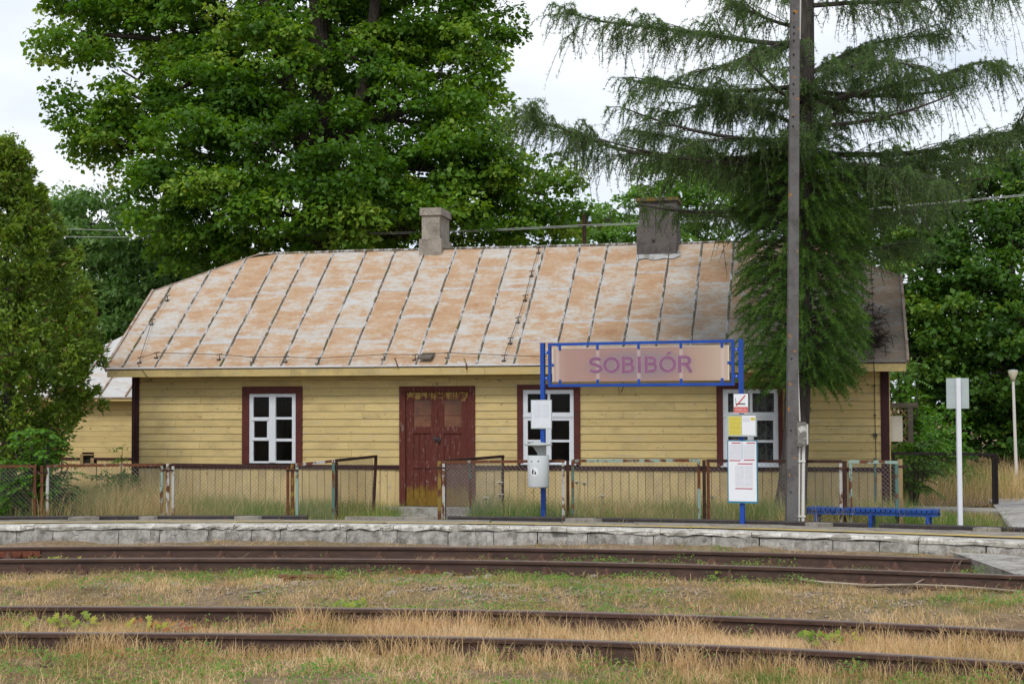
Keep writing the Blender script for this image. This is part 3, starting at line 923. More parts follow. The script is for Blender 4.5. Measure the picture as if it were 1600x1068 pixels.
# ------------------------------------------------------------------ the station building
ALPHA = math.atan(F * 8.77e-5)                   # facade turned so that its right end is nearer
FAC0 = Vector((0, 28.0, 0))
FU = Vector((math.cos(ALPHA), -math.sin(ALPHA), 0))
FN = Vector((math.sin(ALPHA), math.cos(ALPHA), 0))     # inward
BASE_Z = -0.12
_c = on_plane(207, 700, FAC0, FN)
BORG = Vector((_c.x, _c.y, 0))
def loc(p): q = Vector(p) - BORG; return Vector((q.dot(FU), q.dot(FN), q.z))
def fac(px, py, v=0.0):
    p = loc(on_plane(px, py, BORG + FN * v, FN))
    return p.x, p.z
bld = empty('station_building', BORG, -ALPHA, 'long yellow wooden station building with rusty tin roof', 'building')
UL = fac(1390, 700)[0]                           # facade length
OV = 0.42
eL = fac(165, 577, -OV); eR = fac(1418, 565, -OV)
print('facade length', UL, 'eave L', eL, 'eave R', eR)
EZ = (eL[1] + eR[1]) / 2                         # top of the eave
UL0, UL1 = eL[0], eR[0]
# ridge: solve pitch from the left verge and the ridge end
def solve_v(px, u):                              # depth v at which the pixel column crosses the plane u = const
    r = ray(px, 534)
    a = EYE - BORG
    return (a.dot(FN) + (u - a.dot(FU)) * r.dot(FN) / r.dot(FU))
best = None
for v in np.arange(1.0, 3.2, 0.01):
    u_, z_ = fac(240, 455, v)
    if best is None or abs(u_ - UL0) < best[0]: best = (abs(u_ - UL0), v, z_)
BRK_V, BRK_Z = best[1], best[2]
TP = (BRK_Z - EZ) / (BRK_V + OV)
best = None
for v in np.arange(1.5, 6, 0.01):
    u_, z_ = fac(640, 391, v)
    e_ = abs(z_ - (EZ + TP * (v + OV)))
    if best is None or e_ < best[0]: best = (e_, v, z_)
RV, RZ = best[1], best[2]
HIP = fac(405, 396, RV)[0]
HIPI = HIP - UL0
print('roof pitch', math.degrees(math.atan(TP)), 'break', BRK_V, BRK_Z, 'ridge', RV, RZ, 'hip inset', HIPI)
HIPR = UL1 - HIPI
DEP = 2 * RV                                     # building depth
def roof_z(v): return EZ + TP * (v + OV) if v <= RV else EZ + TP * (2*RV - v + OV)

FASC_B = EZ - 0.155
BELT0, BELT1 = fac(540, 732)[1], fac(540, 726)[1]
print('belt', BELT0, BELT1)
# openings in facade coordinates (u0,u1,z0,z1) of their outer casing
def rect(x0, x1, y0, y1):
    ym, xm = (y0+y1)/2, (x0+x1)/2
    return fac(x0, ym)[0], fac(x1, ym)[0], fac(xm, y1)[1], fac(xm, y0)[1]
W1 = rect(379.5, 473.3, 603.3, 724); W2 = rect(808.8, 907, 600.3, 725.5); W3 = rect(1120, 1223.5, 597.5, 729)
DR = rect(625, 743, 602.8, 790)
OPEN = [W1, DR, W2, W3]
POST_W = 0.125

# horizontal boards
rows = []
z = BELT1 + 0.004
PITCHB = 0.1445
top_lim = FASC_B + 0.02
while z < top_lim:
    h_row = PITCHB * random.uniform(0.95, 1.05)
    rows.append((z, min(z + h_row, top_lim + 0.03)))
    z += h_row
def hboard(u0, u1, z0, z1, v=0.0):
    mb = MB()
    a = random.uniform(0, 0.004)
    mb.add([(u0, v-0.024-a, z0), (u1, v-0.024-a-random.uniform(-0.002, 0.002), z0), (u1, v, z0), (u0, v, z0),
            (u0, v-0.013, z1-0.005), (u1, v-0.013, z1-0.005), (u1, v, z1-0.005), (u0, v, z1-0.005)],
           [(0,3,2,1),(4,5,6,7),(0,1,5,4),(1,2,6,5),(2,3,7,6),(3,0,4,7)])
    mb.build('board', M['yellow_h'], bld, centre=True)
for (z0, z1) in rows:
    cuts = [(POST_W*0.9, UL - POST_W*0.9)]
    for (a, b, c, d) in OPEN:
        if z0 < d - 0.03 and z1 > c + 0.03:
            nc = []
            for (p, q) in cuts:
                if b - 0.03 <= p or a + 0.03 >= q: nc.append((p, q)); continue
                if a + 0.03 > p: nc.append((p, a + 0.03))
                if b - 0.03 < q: nc.append((b - 0.03, q))
            cuts = nc
    for (a, b, c, d) in OPEN:
        if z0 < d - 0.03 < z1 - 0.045: hboard(a + 0.034, b - 0.034, d - 0.008, z1)     # short piece over the opening
    for (p, q) in cuts:
        if q - p > 1.8 and random.random() < 0.7:
            m = random.uniform(p + 0.6, q - 0.6)
            hboard(p, m - 0.002, z0, z1); hboard(m + 0.002, q, z0, z1)
        else: hboard(p, q, z0, z1)
# vertical boards below the belt, a few shared widths
vb = []
for w in (0.135, 0.148, 0.160):
    mb = MB(); mb.box(-w/2 + 0.0045, w/2 - 0.0045, -0.02, 0.0, 0, BELT0 - BASE_Z - 0.004)
    vb.append((w, mb.mesh('vertical_board', M['yellow_v'])))
u = POST_W
while u < UL - POST_W:
    w, me = random.choice(vb)
    if u + w > UL - POST_W + 0.06: break
    if not (u + w > DR[0] + 0.02 and u < DR[1] - 0.02):
        link('vertical_board', me, bld, (u + w/2, random.uniform(-0.008, 0.003), BASE_Z), (0, random.uniform(-0.003, 0.003), 0))
    u += w
for (a, b) in ((DR[0]-0.17, DR[0]+0.03), (DR[1]-0.03, DR[1]+0.17), (UL-POST_W-0.17, UL-POST_W+0.02)):      # fitted end boards
    mb = MB(); mb.box(a, b, -0.009, 0.002, BASE_Z, BELT0-0.005); mb.build('vertical_board', M['yellow_v'], bld, centre=True)
# belt rail
for (a, b) in ((POST_W, DR[0]), (DR[1], UL - POST_W)):
    mb = MB(); mb.box(a, b, -0.05, 0.0, BELT0, BELT1); mb.build('belt_rail', M['post_brown'], bld, centre=True)
# corner posts
for u in (0.0, UL - POST_W - 0.02):
    mb = MB(); mb.box(u, u + POST_W + 0.02, -0.042, 0.14, BASE_Z, FASC_B + 0.05); mb.build('corner_post', M['post_brown'], bld, centre=True)
# inner walls: a shell with real openings behind the boards
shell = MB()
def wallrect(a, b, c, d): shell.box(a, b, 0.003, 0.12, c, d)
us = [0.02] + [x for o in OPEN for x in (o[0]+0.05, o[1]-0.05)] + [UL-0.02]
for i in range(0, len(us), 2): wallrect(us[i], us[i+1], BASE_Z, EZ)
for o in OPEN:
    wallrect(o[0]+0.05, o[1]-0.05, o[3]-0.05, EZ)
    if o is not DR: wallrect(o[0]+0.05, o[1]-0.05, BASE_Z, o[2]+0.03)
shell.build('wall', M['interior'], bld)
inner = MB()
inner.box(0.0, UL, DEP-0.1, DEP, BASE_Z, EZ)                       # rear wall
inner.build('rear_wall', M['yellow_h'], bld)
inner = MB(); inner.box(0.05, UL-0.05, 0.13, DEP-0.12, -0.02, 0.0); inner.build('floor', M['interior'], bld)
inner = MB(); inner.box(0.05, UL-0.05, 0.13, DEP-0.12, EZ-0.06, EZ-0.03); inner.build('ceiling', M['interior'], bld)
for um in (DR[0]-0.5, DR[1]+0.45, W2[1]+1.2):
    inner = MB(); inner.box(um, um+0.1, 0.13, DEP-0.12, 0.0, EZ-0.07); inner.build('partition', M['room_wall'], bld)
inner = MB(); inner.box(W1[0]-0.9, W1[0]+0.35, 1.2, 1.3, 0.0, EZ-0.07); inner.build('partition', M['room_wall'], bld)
# gable walls of boards
for side, u in (('L', 0.0), ('R', UL)):
    z = BASE_Z
    while z < roof_z(RV*0.9) - 0.1:
        v0 = 0.02; v1 = DEP - 0.02
        if z + PITCHB > EZ - 0.06:
            vv = (z + PITCHB - EZ) / TP - OV + 0.25
            v0 = max(v0, vv); v1 = DEP - v0
        if z > BRK_Z - 0.2: break
        mb = MB()
        if side == 'L': mb.box(u - 0.02, u + 0.0, v0, v1, z, z + PITCHB - 0.004)
        else: mb.box(u, u + 0.02, v0, v1, z, z + PITCHB - 0.004)
        mb.build('gable_board', M['yellow_h'], bld, centre=True)
        z += PITCHB

# ---- roof
roof = MB()
TH = 0.03
def rp(u, v, dz=0.0): return (u, v, roof_z(v) + dz)
DB = 2*RV - BRK_V
o1 = [rp(UL0+.02, -OV+.02, -.05), rp(UL1-.02, -OV+.02, -.05), (UL1-.02, BRK_V, BRK_Z-.05), (HIPR, RV, RZ-.05), (HIP, RV, RZ-.05), (UL0+.02, BRK_V, BRK_Z-.05)]
o2 = [rp(UL0+.02, 2*RV+OV-.02, -.05), rp(UL1-.02, 2*RV+OV-.02, -.05), (UL1-.02, DB, BRK_Z-.05), (HIPR, RV, RZ-.05), (HIP, RV, RZ-.05), (UL0+.02, DB, BRK_Z-.05)]
roof.add(o1, [(0,1,2,3,4,5)]); roof.add(o2, [(5,4,3,2,1,0)])
roof_o = roof.build('roof', M['tin_edge'], bld)
# front slope: strips between the seams read off the photograph, each of lapped sheets
seam_px = [190, 241, 291, 343, 391, 438, 494, 544, 596, 649, 696, 744, 802, 864, 912, 969, 1021, 1076, 1132, 1188, 1244, 1298, 1352]
edge_y = lambda px: 577 + (565 - 577) * (px - 165) / (1418 - 165)
us = [UL0] + [fac(p, edge_y(p), -OV)[0] for p in seam_px] + [UL1]
def top_v(u):                                     # where the slope ends at this u
    if u < HIP: return BRK_V + (RV - BRK_V) * (u - UL0) / HIPI
    if u > HIPR: return BRK_V + (RV - BRK_V) * (UL1 - u) / HIPI
    return RV
def sheet(ua, ub, va, vb_a, vb_b, lift, name='roof_sheet', mat='roof', parent=None, hf=None):
    """one sheet: lower edge at va, upper edge vb_a (left) .. vb_b (right), rippled a little"""
    mb = MB()
    n, m = 4, 4
    rows_ = []
    for j in range(m+1):
        t = j / m
        for i in range(n+1):
            s = i / n
            u = ua + (ub-ua)*s
            vt = vb_a + (vb_b-vb_a)*s
            v = va + (vt-va)*t
            rows_.append((u, v, roof_z(v) + lift*(1-t) + (random.uniform(-0.005, 0.005) if 0 < i < n and 0 < j < m else 0)))
    fs = [(j*(n+1)+i, j*(n+1)+i+1, (j+1)*(n+1)+i+1, (j+1)*(n+1)+i) for j in range(m) for i in range(n)]
    k = len(rows_)
    low = [(u, v, z - 0.012) for u, v, z in rows_[:n+1]]
    rows_ += low
    fs += [(i, k+i, k+i+1, i+1) for i in range(n)]
    mb.add(rows_, fs)
    return mb.build(name, M[mat], parent or roof_o, smooth=True, centre=True)
for i in range(len(us)-1):
    a, b = us[i], us[i+1]
    ta, tb = top_v(a), top_v(b)
    cuts = [-OV] 
    v = -OV + random.uniform(0.55, 1.25)
    while v < min(ta, tb) - 0.35:
        cuts.append(v); v += random.uniform(1.1, 1.5)
    kink = HIP if a < HIP < b else (HIPR if a < HIPR < b else None)
    for k in range(len(cuts)):
        last = k == len(cuts) - 1
        if last: sheet(a, b, cuts[k], ta, tb, 0.012)
        else: sheet(a, b, cuts[k], cuts[k+1] + 0.02, cuts[k+1] + 0.02, 0.012)
# standing seams, bent and mossy
for i, u in enumerate(us[1:-1]):
    mb = MB()
    n = 26
    vt = top_v(u)
    path = []
    for k in range(n+1):
        v = -OV + 0.02 + (vt + OV - 0.02) * k / n
        path.append((u + random.uniform(-0.004, 0.004), v, roof_z(v) + 0.012))
    vs = []
    for k, p in enumerate(path):
        w = random.uniform(0.010, 0.017); h = random.uniform(0.024, 0.036)
        vs += [(p[0]-w-0.012, p[1], p[2]-0.014), (p[0]-w*0.6, p[1], p[2]+h), (p[0]+w*0.6, p[1], p[2]+h), (p[0]+w+0.012, p[1], p[2]-0.014)]
    fs = []
    for k in range(n):
        b = k*4
        fs += [(b, b+4, b+5, b+1), (b+1, b+5, b+6, b+2), (b+2, b+6, b+7, b+3)]
    mb.add(vs, fs)
    mb.build('roof_seam', M['seam'], roof_o, centre=True)
# rear slope, hips (plain sheets), ridge and verge strips
for k in range(12):
    a = UL0 + (UL1-UL0)*k/12; b = UL0 + (UL1-UL0)*(k+1)/12
    mb = MB()
    ta, tb = 2*RV - top_v(a), 2*RV - top_v(b)
    mb.add([(a, 2*RV+OV, EZ), (b, 2*RV+OV, EZ), (b, tb, roof_z(tb)), (a, ta, roof_z(ta))], [(3,2,1,0)])
    mb.build('roof_sheet', M['roof'], roof_o, centre=True)
mb = MB(); mb.add([(UL0, BRK_V, BRK_Z), (UL0, DB, BRK_Z), (HIP, RV, RZ)], [(2,1,0)]); mb.build('hip_sheet', M['roof'], roof_o, centre=True)
mb = MB(); mb.add([(UL1, BRK_V, BRK_Z), (UL1, DB, BRK_Z), (HIPR, RV, RZ)], [(0,1,2)]); mb.build('hip_sheet', M['roof'], roof_o, centre=True)
mb = MB(); mb.tube([(HIP + (HIPR-HIP)*t/16, RV, RZ + 0.012 + random.uniform(-0.008, 0.008)) for t in range(17)], 0.024, 6); mb.build('ridge_strip', M['seam'], roof_o)
for (p, q) in (((UL0, BRK_V, BRK_Z), (HIP, RV, RZ)), ((UL1, BRK_V, BRK_Z), (HIPR, RV, RZ))):
    mb = MB(); mb.tube([p, q], 0.02, 6); mb.build('hip_strip', M['tin_edge'], roof_o)
for u, s in ((UL0, -1), (UL1, 1)):
    mb = MB()
    mb.beam((u + s*0.01, -OV, EZ - 0.02), (u + s*0.01, BRK_V, BRK_Z - 0.02), 0.02, 0.09)
    mb.beam((u + s*0.01, -OV - 0.005, EZ + 0.03), (u + s*0.01, BRK_V, BRK_Z + 0.03), 0.045, 0.03)
    mb.build('verge_strip', M['tin_edge'], roof_o)
# fascia and soffit
n = 4
for k in range(n):
    a = UL0 + 0.02 + (UL1-UL0-0.04)*k/n; b = UL0 + 0.02 + (UL1-UL0-0.04)*(k+1)/n - 0.004
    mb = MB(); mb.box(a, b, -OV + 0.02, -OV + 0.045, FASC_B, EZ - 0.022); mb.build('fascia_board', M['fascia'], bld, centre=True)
for k in range(3):
    mb = MB(); v0 = -OV + 0.047 + k*0.123
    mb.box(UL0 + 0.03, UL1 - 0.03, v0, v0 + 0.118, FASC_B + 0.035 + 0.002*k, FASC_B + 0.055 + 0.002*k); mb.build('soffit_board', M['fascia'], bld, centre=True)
for u, s in ((UL0, 1), (UL1, -1)):
    mb = MB()
    for (v0, v1) in ((-OV + 0.05, RV), ):
        mb.beam((u + s*0.12, v0, roof_z(v0) - 0.14), (u + s*0.12, BRK_V, BRK_Z - 0.14), 0.20, 0.03)
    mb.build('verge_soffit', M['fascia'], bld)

# ---- windows
def panes_rect(x0, x1, y0, y1): return rect(x0, x1, y0, y1)
def window(outer, white, panes, bars, extra=None):
    a, b, c, d = outer
    wa, wb, wc, wd = white
    mb = MB()
    mb.box(a, wa + 0.01, -0.05, 0.01, c, d); mb.box(wb - 0.01, b, -0.05, 0.01, c, d)
    mb.box(wa + 0.01, wb - 0.01, -0.05, 0.01, wd - 0.01, d)
    win = mb.build('window', M['brown'], bld)
    sh = MB()
    # frame of bars: build the white area minus the panes on a grid of cuts
    zs = sorted(set([wc, wd] + [v for p in panes for v in (p[2], p[3])]))
    uu = sorted(set([wa, wb] + [v for p in panes for v in (p[0], p[1])]))
    for i in range(len(uu)-1):
        j = 0
        for j in range(len(zs)-1):
            cu, cz = (uu[i]+uu[i+1])/2, (zs[j]+zs[j+1])/2
            if not any(p[0] < cu < p[1] and p[2] < cz < p[3] for p in panes):
                sh.box(uu[i], uu[i+1], -0.030, 0.03, zs[j], zs[j+1])
    sh.build('sash', M['white_paint'], win)
    mo = MB()                                    # raised stops and casement edges
    for p in bars: mo.box(p[0], p[1], -0.042, -0.029, p[2], p[3])
    mo.build('sash_moulding', M['white_paint'], win)
    for p in panes:
        g_ = MB(); g_.box(p[0]-0.004, p[1]+0.004, 0.004, 0.008, p[2]-0.004, p[3]+0.004); g_.build('pane', M['glass'], win, centre=True)
    return win
def bar(x0, x1, y0, y1): return rect(x0, x1, y0, y1)
p1 = [rect(396.7,421.3,619.8,651.4), rect(397.7,418.2,657.4,683.2), rect(396.7,421,688.4,720), rect(431.8,457.1,619.8,651.2), rect(431.8,457.1,654.8,684.8), rect(431.8,457.1,689,719.3)]
window(W1, rect(389.7,464,613.9,723), p1, [bar(421.6,431.4,614.2,722), bar(394.5,421,652.5,656.6), bar(394.5,421,684,687.6)])
def win23(dx0, dx1, y0, sc, outer, white):
    X = lambda x: dx0 + (x - 817) * (dx1 - dx0) / (898 - 817)
    Y = lambda y: y0 + (y - 607.6) * sc
    ps = [(825,856,615,644),(860,891,615,644),(825,853,656.6,686.6),(825,853,690.3,719.5),(862,890,656.6,686.6),(862,890,690.3,719.5)]
    ps = [rect(X(a), X(b), Y(c), Y(d)) for a, b, c, d in ps]
    return window(outer, white, ps, [bar(X(817.5), X(897.5), Y(648), Y(651.5)), bar(X(853.6), X(861.4), Y(655), Y(722))])
w2o = win23(817, 898, 607.6, 1.0, W2, rect(817, 898, 607.6, 724.5))
w3o = win23(1129, 1217, 606.5, 1.02, W3, rect(1129, 1217, 606.5, 728.5))
mb = MB()
z0, z1 = fac(1170, 722)[1], fac(1170, 613)[1]
for px in (1149, 1160, 1184, 1197, 1208):
    u = fac(px, 660)[0]; mb.box(u-0.007, u+0.007, 0.03, 0.044, z0, z1)
for py in (634, 680, 702):
    z = fac(1170, py)[1]; mb.box(W3[0]+0.1, W3[1]-0.1, 0.044, 0.054, z-0.007, z+0.007)
mb.build('window_grille', M['grille'], w3o)
mb = MB()
n = 60
ua, ub = W3[0]+0.06, W3[1]-0.06
vs = []
for k in range(n+1):
    u = ua + (ub-ua)*k/n
    v = 0.085 + 0.02*math.sin(k*0.9) + 0.012*math.sin(k*2.3)
    vs += [(u, v, z0), (u, v, z1 + 0.05)]
mb.add(vs, [(2*k, 2*k+2, 2*k+3, 2*k+1) for k in range(n)])
mb.build('curtain', M['curtain'], w3o)
for w in (W2, W3):
    mb = MB(); mb.box(w[0]+0.07, w[1]-0.07, -0.085, 0.0, w[2]+0.0, w[2]+0.02); mb.build('window_sill', M['white_paint'], bld, centre=True)

# ---- door
a, b, c, d = DR
la, lb, lz1 = fac(635.4, 700)[0], fac(731.2, 700)[0], fac(684, 612.2)[1]
cz0 = c
mb = MB()
mb.box(a, la - 0.012, -0.055, 0.0, c, d); mb.box(lb + 0.012, b, -0.055, 0.0, c, d); mb.box(la - 0.012, lb + 0.012, -0.055, 0.0, lz1 + 0.012, d)
mb.box(la - 0.012, la, -0.02, 0.06, c, lz1 + 0.012); mb.box(lb, lb + 0.012, -0.02, 0.06, c, lz1 + 0.012); mb.box(la, lb, -0.02, 0.06, lz1, lz1 + 0.012)
door = mb.build('door', M['door_frame'], bld)
lm = fac(684.4, 700)[0]
gz0, gz1 = fac(684, 666.2)[1], fac(684, 624)[1]
pz0, pz1 = fac(684, 720)[1], fac(684, 676.5)[1]
qz1 = fac(684, 731)[1]
for (e0, e1, g0, g1) in ((la, lm - 0.003, fac(646.3,650)[0], fac(673.5,650)[0]), (lm + 0.003, lb, fac(693.7,650)[0], fac(721.5,650)[0])):
    mb = MB()
    y0, y1 = -0.012, 0.03
    mb.box(e0, g0, y0, y1, c, lz1); mb.box(g1, e1, y0, y1, c, lz1)
    for (za, zb) in ((gz1, lz1), (pz1, gz0), (qz1, pz0), (c, c + 0.14)): mb.box(g0, g1, y0, y1, za, zb)
    leaf = mb.build('door_leaf', M['door'], door)
    w = (g1 - g0) / 3
    for (za, zb) in ((pz0, pz1), (c + 0.14, qz1)):
        for k in range(3):
            mb = MB(); mb.box(g0 + k*w + 0.003, g0 + (k+1)*w - 0.003, 0.004 + random.uniform(0, 0.004), 0.024, za, zb); mb.build('door_plank', M['door'], door, centre=True)
    mb = MB(); mb.box(g0, g1, 0.008, 0.014, gz0, gz1); mb.build('door_pane', M['door_pane'], door, centre=True)
    mb = MB(); gm = gz0 + (gz1-gz0)*0.42; mb.box(g0, g1, 0.001, 0.0078, gm - 0.004, gm + 0.004); mb.build('glazing_bar', M['door_frame'], door)
hu, hz = fac(684, 684.7)
mb = MB()
mb.box(hu-0.075, hu-0.035, -0.022, -0.013, hz-0.05, hz+0.05)
mb.tube([(hu-0.055, -0.02, hz), (hu-0.055, -0.06, hz), (hu+0.02, -0.062, hz-0.008)], 0.010, 6)
mb.box(hu-0.02, hu+0.05, -0.03, -0.013, hz-0.035, hz+0.02)
mb.lathe([(0.02,-0.05),(0.024,-0.02),(0.02,0.0)], 8, (hu+0.03, -0.036, hz-0.02))
mb.build('door_handle', M['iron'], door)
mb = MB(); u0, u1, z0, z1 = rect(664.5, 702.5, 590.3, 597.3)
mb.box(u0, u1, -0.05, -0.025, z0, z1); mb.build('name_plank', M['yellow_h'], bld, centre=True)
mb = MB(); mb.tube([((u0+u1)/2, -0.035, z0), ((u0+u1)/2, -0.04, z0-0.05)], 0.008, 5); mb.build('hook', M['wire'], bld)
# doorsteps
s0 = loc(PZ(600, 797, 0.02)); s1 = loc(PZ(700, 797, 0.02))
mb = MB(); mb.box(DR[0]-0.25, DR[1]+0.1, -0.55, -0.06, BASE_Z-0.1, c - 0.005)
st = mb.build('doorstep', M['step'], None, BORG, (0, 0, -ALPHA)); tag(st, 'worn concrete doorstep under the red double door', 'doorstep')
mb = MB(); mb.box(DR[0]-0.15, DR[1]+0.3, -1.15, -0.56, BASE_Z-0.1, c - 0.10)
st = mb.build('lower_step', M['step'], None, BORG, (0, 0, -ALPHA)); tag(st, 'lower concrete step in front of the doorstep', 'step')

# ---- chimneys
def ridge_u(px): return fac(px, 388, RV)[0]
u0, u1 = fac(659, 380, RV-0.12)[0], fac(687, 380, RV-0.12)[0]
cz = lambda py, px=680, v=RV-0.12: fac(px, py, v)[1]
dpt = 0.80
vf = RV - 0.12
mb = MB(); mb.box(u0, u1, vf, vf+dpt, RZ - 0.5, cz(336))
ch = mb.build('chimney', M['chimney_pale'], bld)
mb = MB(); mb.box(u0-0.045, u1+0.045, vf-0.045, vf+dpt+0.045, RZ-0.5, cz(373)); mb.build('chimney_base', M['chimney_pale'], ch)
mb = MB()
ct0, ct1 = cz(336), cz(324.5)
mb.add([(u0-0.04, vf-0.04, ct0), (u1+0.04, vf-0.04, ct0), (u1+0.04, vf+dpt+0.04, ct0), (u0-0.04, vf+dpt+0.04, ct0),
        (u0-0.03, vf-0.03, ct1), (u1+0.03, vf-0.03, ct1), (u1+0.03, vf+dpt+0.03, ct1), (u0-0.03, vf+dpt+0.03, ct1)], [(0,3,2,1),(4,5,6,7),(0,1,5,4),(1,2,6,5),(2,3,7,6),(3,0,4,7)])
mb.build('chimney_cap', M['chimney_pale'], ch)
mb = MB(); mb.tube([((u0+u1)/2+0.1, vf+0.5, ct1-0.01), ((u0+u1)/2+0.5, vf+0.6, ct1+0.16)], 0.006, 4); mb.build('rod', M['wire'], ch)
vf = RV - 0.30
u0, u1 = fac(999, 380, vf)[0], fac(1057, 380, vf)[0]
zt = fac(1028, 314, vf)[1]
mb = MB(); mb.box(u0, u1, vf, vf+0.75, RZ-0.6, zt)
ch = mb.build('chimney', M['chimney_dark'], bld)
tag(ch, 'broad dark rendered chimney with a flat board cap')
mb = MB(); mb.box(u0-0.05, u1+0.012, vf-0.03, vf+0.78, RZ-0.6, fac(1028, 352, vf)[1]); mb.build('chimney_base', M['chimney_dark'], ch)
mb = MB(); mb.box(u0-0.06, u1+0.04, vf-0.05, vf+0.80, zt, zt+0.065); mb.build('chimney_cap', M['cap_moss'], ch)
mb = MB(); um = u0 + (u1-u0)*0.42
mb.box(um-0.012, um+0.012, vf-0.044, vf-0.02, fac(1028,376,vf)[1], fac(1028,322,vf)[1]); mb.build('joint_strip', M['chimney_dark'], ch)
mb = MB()
mb.box(um-0.06, um, vf-0.06, vf-0.02, fac(1028,377,vf)[1], fac(1028,374,vf)[1]); mb.build('soot_door', M['iron'], ch)
mb = MB()
vf2 = vf - 0.05
q_ = [(u0-0.05, -0.13), (u0+0.15, -0.09), (u0+0.3, -0.15), (u0+0.5, -0.10), (u1-0.05, -0.12), (u1+0.09, -0.03), (u1+0.07, 0.12), (u0-0.05, 0.1)]
mb.add([(a_, vf2+b_, roof_z(vf2+b_)+0.032) for a_, b_ in q_], [tuple(range(8))])
mb.build('flashing', M['tin_grey'], ch)

# ---- lightning wires and brackets on the roof
br = MB(); br.tube([(0,0,0),(0.0,-0.01,0.10)], 0.008, 5); br.tube([(-0.05,-0.02,0.09),(0.05,0.01,0.11)], 0.010, 5); br.box(-0.05,0.03,-0.03,0.03,-0.01,0.012)
br_me = br.mesh('wire_bracket', M['wire'])
def on_roof(px, py, dz=0.0):
    best = None
    for v in np.arange(-OV, RV, 0.02):
        u_, z_ = fac(px, py, v)
        e = abs(z_ - roof_z(v))
        if best is None or e < best[0]: best = (e, u_, v)
    return Vector((best[1], best[2], roof_z(best[2]) + dz))
wires = [[(262,470),(238,508),(219,568),(245,560),(343,562),(395,567),(447,566),(497,568),(600,563),(649,563),(700,560),(850,566)],
         [(842,396),(831,432),(821,470),(810,505),(798,538),(788,564)],
         [(1361,412),(1362,438),(1363,460),(1363,485),(1364,505),(1364,530),(1364,560)]]
for wl in wires:
    pts = [on_roof(x, y, 0.11) for x, y in wl]
    mb = MB(); mb.tube(pts, 0.006, 4); mb.build('lightning_wire', M['wire'], roof_o)
    for k, (x, y) in enumerate(wl):
        p = on_roof(x, y, 0.012)
        link('wire_bracket', br_me, roof_o, p, (0, 0, random.uniform(-0.4, 0.4)))
p = on_roof(667, 563, 0.02)
mb = MB(); mb.add([(-0.14,-0.10,0.0),(0.10,-0.10,0.0),(0.14,0.08,0.10),(-0.10,0.08,0.10),(-0.14,-0.10,0.03),(0.10,-0.10,0.03),(0.14,0.08,0.13),(-0.10,0.08,0.13)], [(0,3,2,1),(4,5,6,7),(0,1,5,4),(1,2,6,5),(2,3,7,6),(3,0,4,7)])
tag(mb.build('loose_shingle', M['wood_grey'], None, BORG + FU*p.x + FN*p.y + Vector((0,0,p.z)), (0, 0, -ALPHA)), 'grey weathered wooden piece lying at the roof edge above the door', 'wood piece')
for px, y0_, y1_ in ((617, 561, 574), (725, 561, 577)):
    q0 = on_roof(px, y0_, 0.02); q1 = Vector((fac(px+4, y1_, -OV-0.01)[0], -OV-0.012, fac(px+4, y1_, -OV-0.01)[1]))
    mb = MB(); mb.tube([q0, Vector((q1.x, -OV-0.012, EZ+0.02)), q1], 0.012, 5); mb.build('gutter_hook', M['rust_yellow'], bld)
mb = MB()
ux = fac(1367, 650)[0]
pts = [(ux-0.02, -OV-0.02, EZ+0.03), (ux-0.01, -OV-0.015, FASC_B-0.03), (ux, -0.06, FASC_B-0.25), (ux, -0.05, 1.6), (ux+0.01, -0.05, 0.9), (ux, -0.05, 0.0)]
mb.tube(pts, 0.008, 5); mb.build('down_wire', M['wire'], bld)
mb = MB(); mb.tube([(ux-0.01, -0.06, fac(1367,715)[1]), (ux-0.01, -0.06, BASE_Z)], 0.02, 6); mb.build('wire_guard', M['mint_green'], bld)
for py in (602, 648, 679):
    mb = MB(); z = fac(1367, py)[1]; s_ = 0.035 if py == 679 else 0.018
    mb.box(ux-s_, ux+s_, -0.075, -0.02, z-s_*0.8, z+s_*0.8); mb.build('wire_clip', M['iron'], bld, centre=True)
mb = MB(); z0, z1 = fac(1395, 690)[1], fac(1395, 650)[1]
mb.box(UL+0.02, UL+0.24, 0.35, 0.75, z0, z1); mb.build('meter_box', M['box_beige'], bld, centre=True)
# bird-nest like litter of twigs on the right of the roof
mb = MB()
for k in range(170):
    c_ = on_roof(1363, 538, 0.0) if k % 3 else on_roof(1360, 502)
    p = Vector((c_.x + random.gauss(0, 0.15), c_.y + random.gauss(0, 0.14), 0))
    p.z = roof_z(p.y) + random.uniform(0.02, 0.12)
    d_ = Vector((random.gauss(0,1), random.gauss(0,1), random.gauss(0,0.5))).normalized() * random.uniform(0.06, 0.16)
    mb.beam(p - d_, p + d_, 0.009, 0.009)
o = mb.build('twig_litter', M['cone'], None, BORG, (0, 0, -ALPHA)); tag(o, 'dark heap of twigs caught on the roof by the larch', 'twig heap', kind='stuff')
mb = MB(); u_, z_ = fac(974, 600)
mb.tube([(u_, -0.03, z_+0.02), (u_+0.03, -0.10, z_-0.02), (u_-0.03, -0.08, z_-0.14)], 0.008, 5); mb.tube([(u_-0.1, -0.04, z_), (u_-0.06, -0.05, z_-0.2)], 0.004, 4)
mb.build('hanging_wire', M['wire'], bld)
u_, z_ = fac(204, 600); mb = MB()
mb.tube([on_roof(215, 572, 0.05), (fac(230,588,-OV)[0], -OV-0.03, FASC_B+0.02), (fac(240,592)[0], -0.06, FASC_B-0.06), (0.07, -0.06, FASC_B-0.1), (0.04, -0.055, 1.4), (0.05, -0.055, 0.1)], 0.006, 4); mb.build('down_wire', M['wire'], bld)

